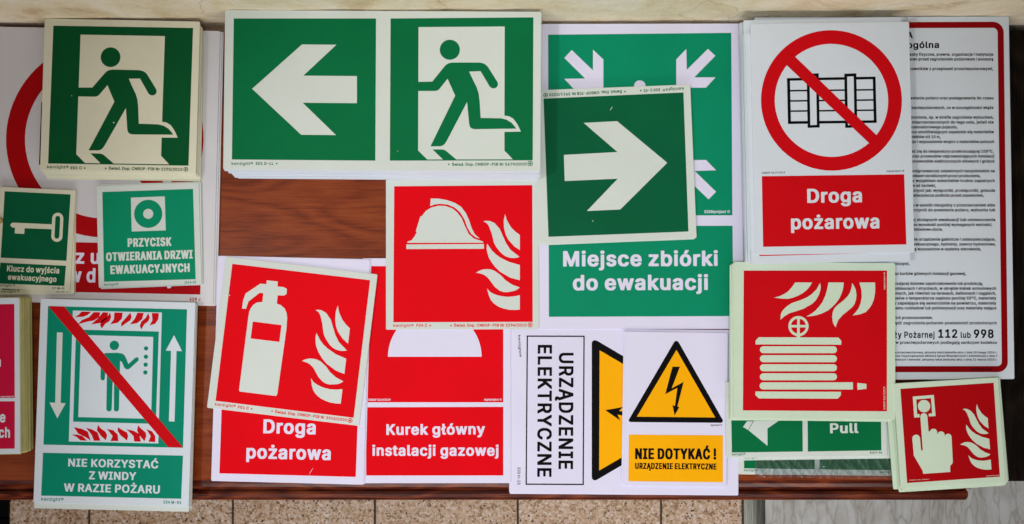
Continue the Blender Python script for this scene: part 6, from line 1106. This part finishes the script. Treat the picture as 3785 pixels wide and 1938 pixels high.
# granite tiles with real joints
bm = bmesh.new()
joints = [461.0, 298.0, 11.5, -274.0, -558.0, -845.0, -1131.0, -1417.0, -1703.0]
ys = [283.0, -3.0, -289.0, -575.0, -861.0, -1147.0]
for a, b in zip(joints, joints[1:]):
    for c, d in zip(ys, ys[1:]):
        g = 2.2
        r_ = bmesh.ops.create_cube(bm, size=1.0)
        for v in r_['verts']:
            v.co = Vector(((a + b) / 2 + v.co.x * (a - b - 2 * g), (c + d) / 2 + v.co.y * (c - d - 2 * g), FLOOR - 4 + v.co.z * 8)) * MM
bmesh.ops.bevel(bm, geom=[e for e in bm.edges if all(v.co.z > (FLOOR - 1) * MM for v in e.verts)], offset=0.0012, segments=2, affect='EDGES')
me = bpy.data.meshes.new('granite_floor'); bm.to_mesh(me); bm.free()
place(link('granite_floor', me, GRANITE), 'structure')
place(box('floor_bed', -1800, 470, -1300, 290, FLOOR - 30, FLOOR - 1.5, GROUT), 'structure')
place(box('marble_floor', 506, 1900, -1300, 290, FLOOR - 30, FLOOR, MARBLE), 'structure')
prof = [(463, FLOOR - 10), (463, FLOOR + 1), (468, FLOOR + 3), (480, FLOOR + 5), (487, FLOOR + 5), (499, FLOOR + 3), (504, FLOOR + 1), (504, FLOOR - 10)]
v = [(x * MM, y * MM, z * MM) for y in (-1300, 290) for x, z in prof]
n = len(prof)
f = [(i, (i + 1) % n, n + (i + 1) % n, n + i) for i in range(n)]
me = bpy.data.meshes.new('metal_threshold'); me.from_pydata(v, [], f)
place(link('metal_threshold', me, METAL), 'structure')


# plaster wall: a gently uneven surface behind the bench
WALL_Y = lambda x: 266.0 + 0.0035 * x
bm = bmesh.new()
grid = []
zs = [FLOOR + 76 * k for k in range(10)] + [-30 + 5 * k for k in range(50)] + [240 + 150 * k for k in range(1, 10)]
xs = [-2000, -1500, -1100] + [-700 + 6 * k for k in range(234)] + [1000, 1400, 2000]
for z in zs:
    row = []
    for x in xs:
        d = noise.fractal(Vector((x * 0.02, z * 0.02, 3.1)), 1.0, 2.0, 4) * 0.8
        row.append(bm.verts.new(Vector((x, WALL_Y(x) + 0.7 + max(-0.6, d), z)) * MM))
    grid.append(row)
for j in range(len(zs) - 1):
    for i in range(len(xs) - 1):
        bm.faces.new((grid[j][i], grid[j][i + 1], grid[j + 1][i + 1], grid[j + 1][i]))
me = bpy.data.meshes.new('plaster_wall'); bm.to_mesh(me); bm.free()
for q in me.polygons: q.use_smooth = True
w_ = place(link('plaster_wall', me, PLASTER))
tag(w_, 'cream textured plaster wall with fine cracks behind the sign covered bench', 'wall', kind='structure')

# ------------------------------------------------------------------ the bench
bench = root_empty('wooden_bench', (0, 0, TABLE_Z))
tag(bench, 'mahogany bench with a moulded front edge carrying all the piles of signs', 'bench')
box('bench_top', -1300, 474, -212.5, 255, -30, 0, WOOD, bench)
prism('front_moulding', [(-212.6, -0.6), (-216, -0.8), (-220, -2.6), (-222.6, -6), (-223.4, -10), (-223.6, -13.4), (-226.4, -14.2), (-227.0, -11.6), (-229.5, -10.6), (-233.5, -11.8), (-236.8, -15), (-238.4, -20), (-238.4, -26), (-236.5, -32), (-212.6, -32)], -1300, 480, WOOD_EDGE, bench)
box('end_moulding', 474.2, 479.5, -212, 255, -32, -0.8, WOOD_EDGE, bench, 2.0)
for x in (-1240, 430):
    for y in (-185, 205):
        box('leg', x - 22, x + 22, y - 22, y + 22, FLOOR, -32.2, WOOD_EDGE, bench, 3.0)
box('apron', -1215, 405, -190, -172, -110, -32.2, WOOD_EDGE, bench)

cab = root_empty('wooden_cabinet', (0, 0, TABLE_Z))
tag(cab, 'dark stained wooden cabinet standing beside the right end of the bench', 'cabinet')
box('cabinet_top', 506, 1300, -217, 262, -32, -12, WOOD_DARK, cab, 2.0)
box('cabinet_body', 520, 1300, -198, 255, FLOOR + 60, -32.2, WOOD_DARK, cab)
box('plinth', 530, 1300, -180, 250, FLOOR, FLOOR + 59.8, WOOD_DARK, cab)
for xa, xb in ((524, 905), (909, 1296)):
    d_ = box('cabinet_door', xa, xb, -210, -198.3, FLOOR + 64, -36, WOOD_DARK, cab, 1.5)

# black rubber mat on the floor at the far left
bm = bmesh.new()
for k in range(14):
    r_ = bmesh.ops.create_cube(bm, size=1.0)
    for v in r_['verts']:
        v.co = Vector((-1001 - 300 + v.co.x * 600, -560 + (k - 6.5) * 40 + v.co.y * 33, FLOOR + 6 + v.co.z * 6)) * MM
r_ = bmesh.ops.create_cube(bm, size=1.0)
for v in r_['verts']:
    v.co = Vector((-1001 - 301 + v.co.x * 598, -560 + v.co.y * 560, FLOOR + 2 + v.co.z * 4)) * MM
me = bpy.data.meshes.new('rubber_mat'); bm.to_mesh(me); bm.free()
b_ = link('rubber_mat', me, MAT['black'], None, (0, 0, TABLE_Z))
tag(b_, 'black ribbed rubber mat on the granite floor at the far left', 'mat')

# ------------------------------------------------------------------ the signs
# key: name, label, category, sheet material, ink, second ink, thickness, part materials
INFO = {
    'big628': ('prohibition_sign', 'large white sign with a red ring, lying under the yellowish running man pile', 'sign', 'paper_grey', 'red_dimmed'),
    'e01c': ('running_man_sign', 'square green running man sign without an arrow, on top of a yellowish pile', 'sign', 'glow_warm', 'green_deep'),
    'e01d': ('exit_arrow_sign', 'wide green exit sign with left arrow and running man, on top of its pile', 'sign', 'glow', 'green'),
    'miejsce': ('assembly_point_sign', 'large green sign reading Miejsce zbiórki do ewakuacji', 'sign', 'paper', 'green_teal'),
    'arrow': ('arrow_sign', 'square green right arrow sign lying tilted and upside down on the assembly point sign', 'sign', 'glow', 'green_dark'),
    'elektr': ('electrical_sign', 'white sign turned sideways reading URZĄDZENIE ELEKTRYCZNE with a half covered yellow triangle', 'sign', 'paper', 'yellow'),
    'kurek': ('gas_valve_sign', 'red sign reading Kurek główny instalacji gazowej', 'sign', 'paper', 'red'),
    'droga2': ('fire_road_sign', 'sign with a bright red Droga pożarowa panel half hidden under the extinguisher sign', 'sign', 'paper', 'red'),
    'f04': ('helmet_sign', 'square red sign with a pale firefighter helmet and flames', 'sign', 'glow', 'red'),
    'f01': ('extinguisher_sign', 'tilted square red sign with a pale fire extinguisher and flames', 'sign', 'glow', 'red'),
    'niedot': ('voltage_warning_sign', 'white sign with a yellow lightning triangle above the words NIE DOTYKAĆ', 'sign', 'paper', 'yellow'),
    'poster': ('instruction_poster', 'white instruction board full of small black print inside a rounded red border', 'poster', 'paper2', 'red_edge_dimmed'),
    'droga1': ('fire_road_sign', 'white sign with a crossed out pallet in a red ring above Droga pożarowa', 'sign', 'paper2', 'red_dark'),
    'push': ('push_sign', 'green sign peeking out lowest at the front, its edge under crumpled clear film', 'sign', 'glow', 'green'),
    'pull': ('pull_sign', 'green sign reading Pull, half covered by the hose reel sign', 'sign', 'glow', 'green'),
    'hose': ('hose_reel_sign', 'square red sign with a pale fire hose reel and hanging flames, topmost of its pile', 'sign', 'glow_green', 'red_dark'),
    'call': ('call_point_sign', 'small tilted red sign with a hand pressing a button, topmost of its pile', 'sign', 'glow_green', 'red_dimmed'),
    'przycisk': ('door_button_sign', 'small green sign reading PRZYCISK OTWIERANIA DRZWI EWAKUACYJNYCH', 'sign', 'glow', 'green_teal'),
    'key': ('key_sign', 'small green sign with a pale key reading Klucz do wyjścia ewakuacyjnego, topmost of two', 'sign', 'glow_warm', 'green_dark'),
    'niekorz': ('lift_ban_sign', 'tall green sign with a crossed out lift reading NIE KORZYSTAĆ Z WINDY', 'sign', 'paper2', 'teal'),
    'pink': ('crimson_sign', 'crimson sign cut off by the left picture edge, topmost of a thick yellowed pile', 'sign', 'paper2', 'crimson'),
}
# key: thickness of a sheet (mm), list of lower sheets as (dx, dy, turn in degrees, printed)
R = random.Random(7)


def pile(n, dx, dy, turn, jx=0.5, jy=0.5, jr=0.15):
    out = []
    for i in range(1, n + 1):
        k = i / n
        out.append((dx * k + R.uniform(-jx, jx), dy * k + R.uniform(-jy, jy), turn * k + R.uniform(-jr, jr), False))
    return out


PILES = {
    'e01c': (1.2, pile(9, 0.6, -7.2, 0.5, 0.8, 0.8, 0.4), 'pile of running man signs', 'running man sign buried under its topmost copy, only pale yellowish edges showing', 'glow_warm'),
    'e01d': (1.6, pile(24, 1.0, -4.6, -0.1, 1.0, 0.7, 0.15), 'pile of wide exit signs', 'wide exit sign buried under its topmost copy, only white edges showing', 'paper2'),
    'miejsce': (1.0, [(1.0, -0.2, 0.05, False)], 'assembly point signs', 'sheet hidden under the large assembly point sign, only a white rim showing', 'paper'),
    'arrow': (1.2, [(-1.8, -1.3, 0.1, False), (-0.6, -0.4, -0.4, False)], 'tilted arrow signs', 'pale sheet under the tilted right arrow sign, only its rim showing', 'glow'),
    'elektr': (1.0, [(0.3, -1.2, 0.05, False)], 'electrical signs', 'white sheet under the sideways electrical sign, only a thin rim showing', 'paper'),
    'droga2': (1.2, [(1.3, 0.2, 0.0, False), (0.4, 0.3, 0.2, False), (1.0, 0.1, -0.1, False)], 'red fire road signs', 'white sheet under the half hidden red Droga pożarowa sign, only its rim showing', 'paper'),
    'niedot': (1.0, [(-1.6, 0.2, -0.25, False), (-0.6, 0.1, 0.2, False)], 'voltage warning signs', 'white sheet under the NIE DOTYKAĆ sign, only its left rim showing', 'paper'),
    'droga1': (1.45, [(-4.2, -8.6, 0.45, True)] + [(-4.4 + R.uniform(-1.5, 1.5), R.choice((7.5, 6.0, 6.8, -6.5, -7.2)) + R.uniform(-1, 1), 0.3 + R.uniform(-0.3, 0.3), False) for _ in range(13)], 'pile of pallet ban signs', 'white sheet under the crossed out pallet sign, only its edges showing', 'paper2'),
    'pull': (1.2, [(4.2, -0.6, 0.1, False), (14.0, -3.2, 0.3, True), (11.5, -2.6, -0.2, False)], 'pile of pull signs', 'pale sheet under the Pull sign, only its right rim showing', 'glow'),
    'hose': (1.3, [(-1.0, -1.0, 0.1, False), (-2.2, -2.4, -0.3, False), (-1.5, -1.4, 0.2, False), (-2.8, -2.8, 0.1, False)], 'pile of hose reel signs', 'pale green sheet under the hose reel sign, only its edges showing', 'glow_green'),
    'call': (1.4, [(2.0, -2.0, 0.8, False), (4.0, -1.4, 0.6, False), (2.6, -4.4, 0.3, False), (5.5, -1.0, 1.2, False), (1.5, -5.6, 0.2, False), (8.0, -1.6, 0.9, False), (-3.4, -3.0, 0.9, False), (9.5, -0.6, 0.9, False), (7.2, -2.6, 0.6, False), (6.0, -1.8, 0.4, False), (8.8, -2.2, 0.7, False), (4.6, -3.0, 0.5, False), (7.4, -1.2, 0.8, False), (6.6, -2.4, 0.3, False)], 'pile of call point signs', 'pale green sheet fanned out under the call point sign, only its edges showing', 'glow_green'),
    'przycisk': (1.2, [(1.2, 1.6, -0.5, False), (0.2, -1.0, 0.4, False)], 'door button signs', 'pale sheet under the PRZYCISK sign, only its rim showing', 'glow'),
    'key': (1.2, [(0.9, -4.6, 3.2, True), (1.4, -4.2, 3.0, False)], 'key signs', 'pale sheet under the key sign, only its right rim showing', 'glow_warm'),
    'big628': (1.1, [(1.6, -0.6, 0.0, False), (3.0, -0.4, 0.1, False), (2.0, -0.8, 0.0, False)], 'large ring signs', 'white sheet under the large red ring sign, only its right rim showing', 'paper_grey'),
    'niekorz': (1.25, [(-0.4, -5.8, 0.1, False)] + pile(7, -1.4, -6.0, 0.3, 0.8, 1.2, 0.2), 'pile of lift ban signs', 'pale sheet under the lift ban sign, only its edges showing', 'glow'),
    'pink': (1.15, pile(18, -0.4, -0.8, 0.3, 0.9, 1.3, 0.35), 'pile of crimson signs', 'yellowed sheet in the thick pile under the crimson sign, only its edges showing', 'glow_edge'),
}
SPECIAL_LABEL = {('droga1', 0): 'white sheet just below the crossed out pallet sign, its red edge peeking out',
                 ('key', 0): 'second key sign turned straighter and peeking out below the topmost key sign',
                 ('pull', 1): 'pale sheet shifted right below the Pull sign, its front rim printed in small green letters'}
THICK = {'poster': 13.8, 'f01': 1.0, 'f04': 1.0, 'kurek': 1.0, 'push': 1.9}
GLOW_OF = {'e01c': 'glow_warm', 'hose': 'glow_green', 'call': 'glow_green', 'key': 'glow_warm', 'pull': 'glow', 'push': 'glow'}
JOINED = {'helmet', 'pallet_pictogram', 'pallet_post', 'key_pictogram', 'person_pictogram', 'running_figure', 'frame_line', 'printed_border',
          'call_button', 'valve_wheel', 'hose_reel', 'prohibition_ring', 'small_print', 'emblem'}
STEP = 0.07   # height of one printed layer above the next, mm
for key, S in SIGNS.items():
    name, label, cat, smat, ink = INFO[key]
    t = PILES[key][0] if key in PILES else THICK[key]
    sheet = link(name, sheet_mesh(S['w'], S['h'], t), MAT[smat], None, (S['x'] * MM, S['y'] * MM, TABLE_Z + S['z'] * MM), S['rot'])
    tag(sheet, label, cat, PILES[key][2] if key in PILES else None)
    parts = {}
    for op in S['art']:
        kind, part, mk, lay = op[:4]
        mat = {'INK': ink, 'INK2': 'red_dark', 'glow': GLOW_OF.get(key, 'glow')}.get(mk, mk)
        pk = (part, mat, 0 if part in JOINED else len(parts) + 1)
        fl = parts.setdefault(pk, Flat())
        z = lay * STEP
        if kind == 'P': fl.loops([op[4]], z)
        elif kind == 'D': fl.disc(op[4], op[5], op[6], op[7], op[8], z)
        else: fl.text(op[4], op[5], op[6], op[7], op[8], z)
    for (part, mat, _), fl in parts.items():
        link(part, fl.mesh(part), MAT[mat], sheet)
    if key in PILES:
        t, lower, group, low_label, low_mat = PILES[key]
        low_me = sheet_mesh(S['w'], S['h'], t)
        low_me.materials.append(MAT[low_mat])
        kids = list(sheet.children)
        for i, (dx, dy, turn, printed) in enumerate(lower):
            c = sheet.copy()
            c.data = low_me if not printed else sheet.data
            col.objects.link(c)
            c.location = sheet.location + Vector((dx * MM, dy * MM, -(i + 1) * t * MM - (i + 1) * 0.00002))
            c.rotation_euler = (0, 0, S['rot'] + math.radians(turn))
            c['label'] = SPECIAL_LABEL.get((key, i), low_label)
            if printed:
                for k in kids:
                    if key == 'pull' and k.name.split('.')[0] not in ('printed_panel', 'fine_print'): continue
                    if key == 'droga1' and k.name.split('.')[0] != 'printed_panel': continue
                    if key == 'key' and k.name.split('.')[0] not in ('printed_panel', 'fine_print'): continue
                    kc = k.copy()
                    col.objects.link(kc)
                    kc.parent = c

# ------------------------------------------------------------------ small things
# crumpled clear film over the lowest green sign
def film():
    m, nt, p = new_mat('clear_film')
    L = nt.links.new
    tr = node(nt, 'ShaderNodeBsdfTransparent')
    tr.inputs[0].default_value = (0.93, 0.96, 0.97, 1)
    gl = node(nt, 'ShaderNodeBsdfGlossy', Roughness=0.22)
    fr = node(nt, 'ShaderNodeFresnel', IOR=1.7)
    mx = node(nt, 'ShaderNodeMixShader')
    L(fr.outputs[0], mx.inputs[0]); L(tr.outputs[0], mx.inputs[1]); L(gl.outputs[0], mx.inputs[2])
    df = node(nt, 'ShaderNodeBsdfDiffuse')
    df.inputs[0].default_value = (0.8, 0.85, 0.88, 1)
    m2 = node(nt, 'ShaderNodeMixShader')
    m2.inputs[0].default_value = 0.035  # faint diffuse white standing in for missing reflected glints
    L(mx.outputs[0], m2.inputs[1]); L(df.outputs[0], m2.inputs[2])
    L(m2.outputs[0], nt.nodes['Material Output'].inputs['Surface'])
    return m


bm = bmesh.new()
PU = SIGNS['push']
nx, ny = 110, 40
fx0, fx1, fy0, fy1 = -64.0, 90.0, -42.5, 0.0
gr = []
for j in range(ny + 1):
    row = []
    for i in range(nx + 1):
        x, y = fx0 + (fx1 - fx0) * i / nx, fy0 + (fy1 - fy0) * j / ny
        a = noise.noise(Vector((x * 0.10 + y * 0.06, y * 0.05, 1.0)))
        b = noise.noise(Vector((x * 0.31 - y * 0.12, y * 0.10, 5.0)))
        h = 0.5 + 0.8 * (1 - abs(a)) ** 3 + 0.35 * (1 - abs(b)) ** 3
        ed = 0.9 * noise.noise(Vector((x * 0.2, 0, 9)))
        row.append(bm.verts.new(Vector((x, y + (ed if j == 0 else 0), h * 0.9)) * MM))
    gr.append(row)
for j in range(ny):
    for i in range(nx):
        bm.faces.new((gr[j][i], gr[j][i + 1], gr[j + 1][i + 1], gr[j + 1][i]))
me = bpy.data.meshes.new('plastic_film'); bm.to_mesh(me); bm.free()
fo = link('plastic_film', me, film(), None, (PU['x'] * MM, PU['y'] * MM, TABLE_Z + PU['z'] * MM), PU['rot'])
tag(fo, 'crumpled clear plastic film lying over the lowest green sign at the front edge', 'film')

# brass eyelet at the left edge of the key sign
bm = bmesh.new()
N1, N2, RR, rr_ = 40, 12, 2.6, 0.75
ringsv = []
for i in range(N1):
    a = 2 * math.pi * i / N1
    ringsv.append([bm.verts.new(Vector(((RR + rr_ * math.cos(b)) * math.cos(a), (RR + rr_ * math.cos(b)) * math.sin(a), rr_ + rr_ * math.sin(b))) * MM) for b in (2 * math.pi * k / N2 for k in range(N2))])
for i in range(N1):
    for k in range(N2):
        bm.faces.new((ringsv[i][k], ringsv[(i + 1) % N1][k], ringsv[(i + 1) % N1][(k + 1) % N2], ringsv[i][(k + 1) % N2]))
for f_ in bm.faces: f_.smooth = True
bmesh.ops.recalc_face_normals(bm, faces=bm.faces)
me = bpy.data.meshes.new('brass_ring'); bm.to_mesh(me); bm.free()
ro = link('brass_ring', me, MAT['brass'], None, (-0.5292, 0.0569, TABLE_Z + 0.0084))
tag(ro, 'small brass ring at the left edge of the key sign', 'ring')

# tuft of brown fibres in the corner above the instruction board
m, nt, p = new_mat('brown_fibre')
nz = node(nt, 'ShaderNodeTexNoise', Scale=500.0)
r = ramp(nt, [(0.3, srgb(70, 44, 24)), (0.7, srgb(120, 84, 50))])
nt.links.new(nz.outputs['Fac'], r.inputs[0]); nt.links.new(r.outputs[0], p.inputs['Base Color'])
bm = bmesh.new()
rf = random.Random(3)
for k in range(12):
    p0 = Vector((rf.uniform(-7, 4), rf.uniform(-4, 1), rf.uniform(0, 1)))
    d = Vector((rf.uniform(-1, 1), rf.uniform(-0.5, 0.4), rf.uniform(0.0, 0.5))).normalized()
    prev = None
    for q in range(9):
        pt = p0 + d * q * 0.8
        d = (d + Vector((rf.uniform(-.4, .4), rf.uniform(-.4, .4), rf.uniform(-.15, .15)))).normalized()
        ring_ = [bm.verts.new((pt + Vector((0.09 * math.cos(a), 0.09 * math.sin(a) * 0.7, 0.09 * math.sin(a)))) * MM) for a in (0, 2.1, 4.2)]
        if prev:
            for i in range(3): bm.faces.new((prev[i], prev[(i + 1) % 3], ring_[(i + 1) % 3], ring_[i]))
        prev = ring_
me = bpy.data.meshes.new('fibre_tuft'); bm.to_mesh(me); bm.free()
tf = link('fibre_tuft', me, m, None, (0.411, 0.2625, TABLE_Z + 0.0145))
tag(tf, 'tuft of brown fibres in the corner of wall and instruction board', 'fibres')
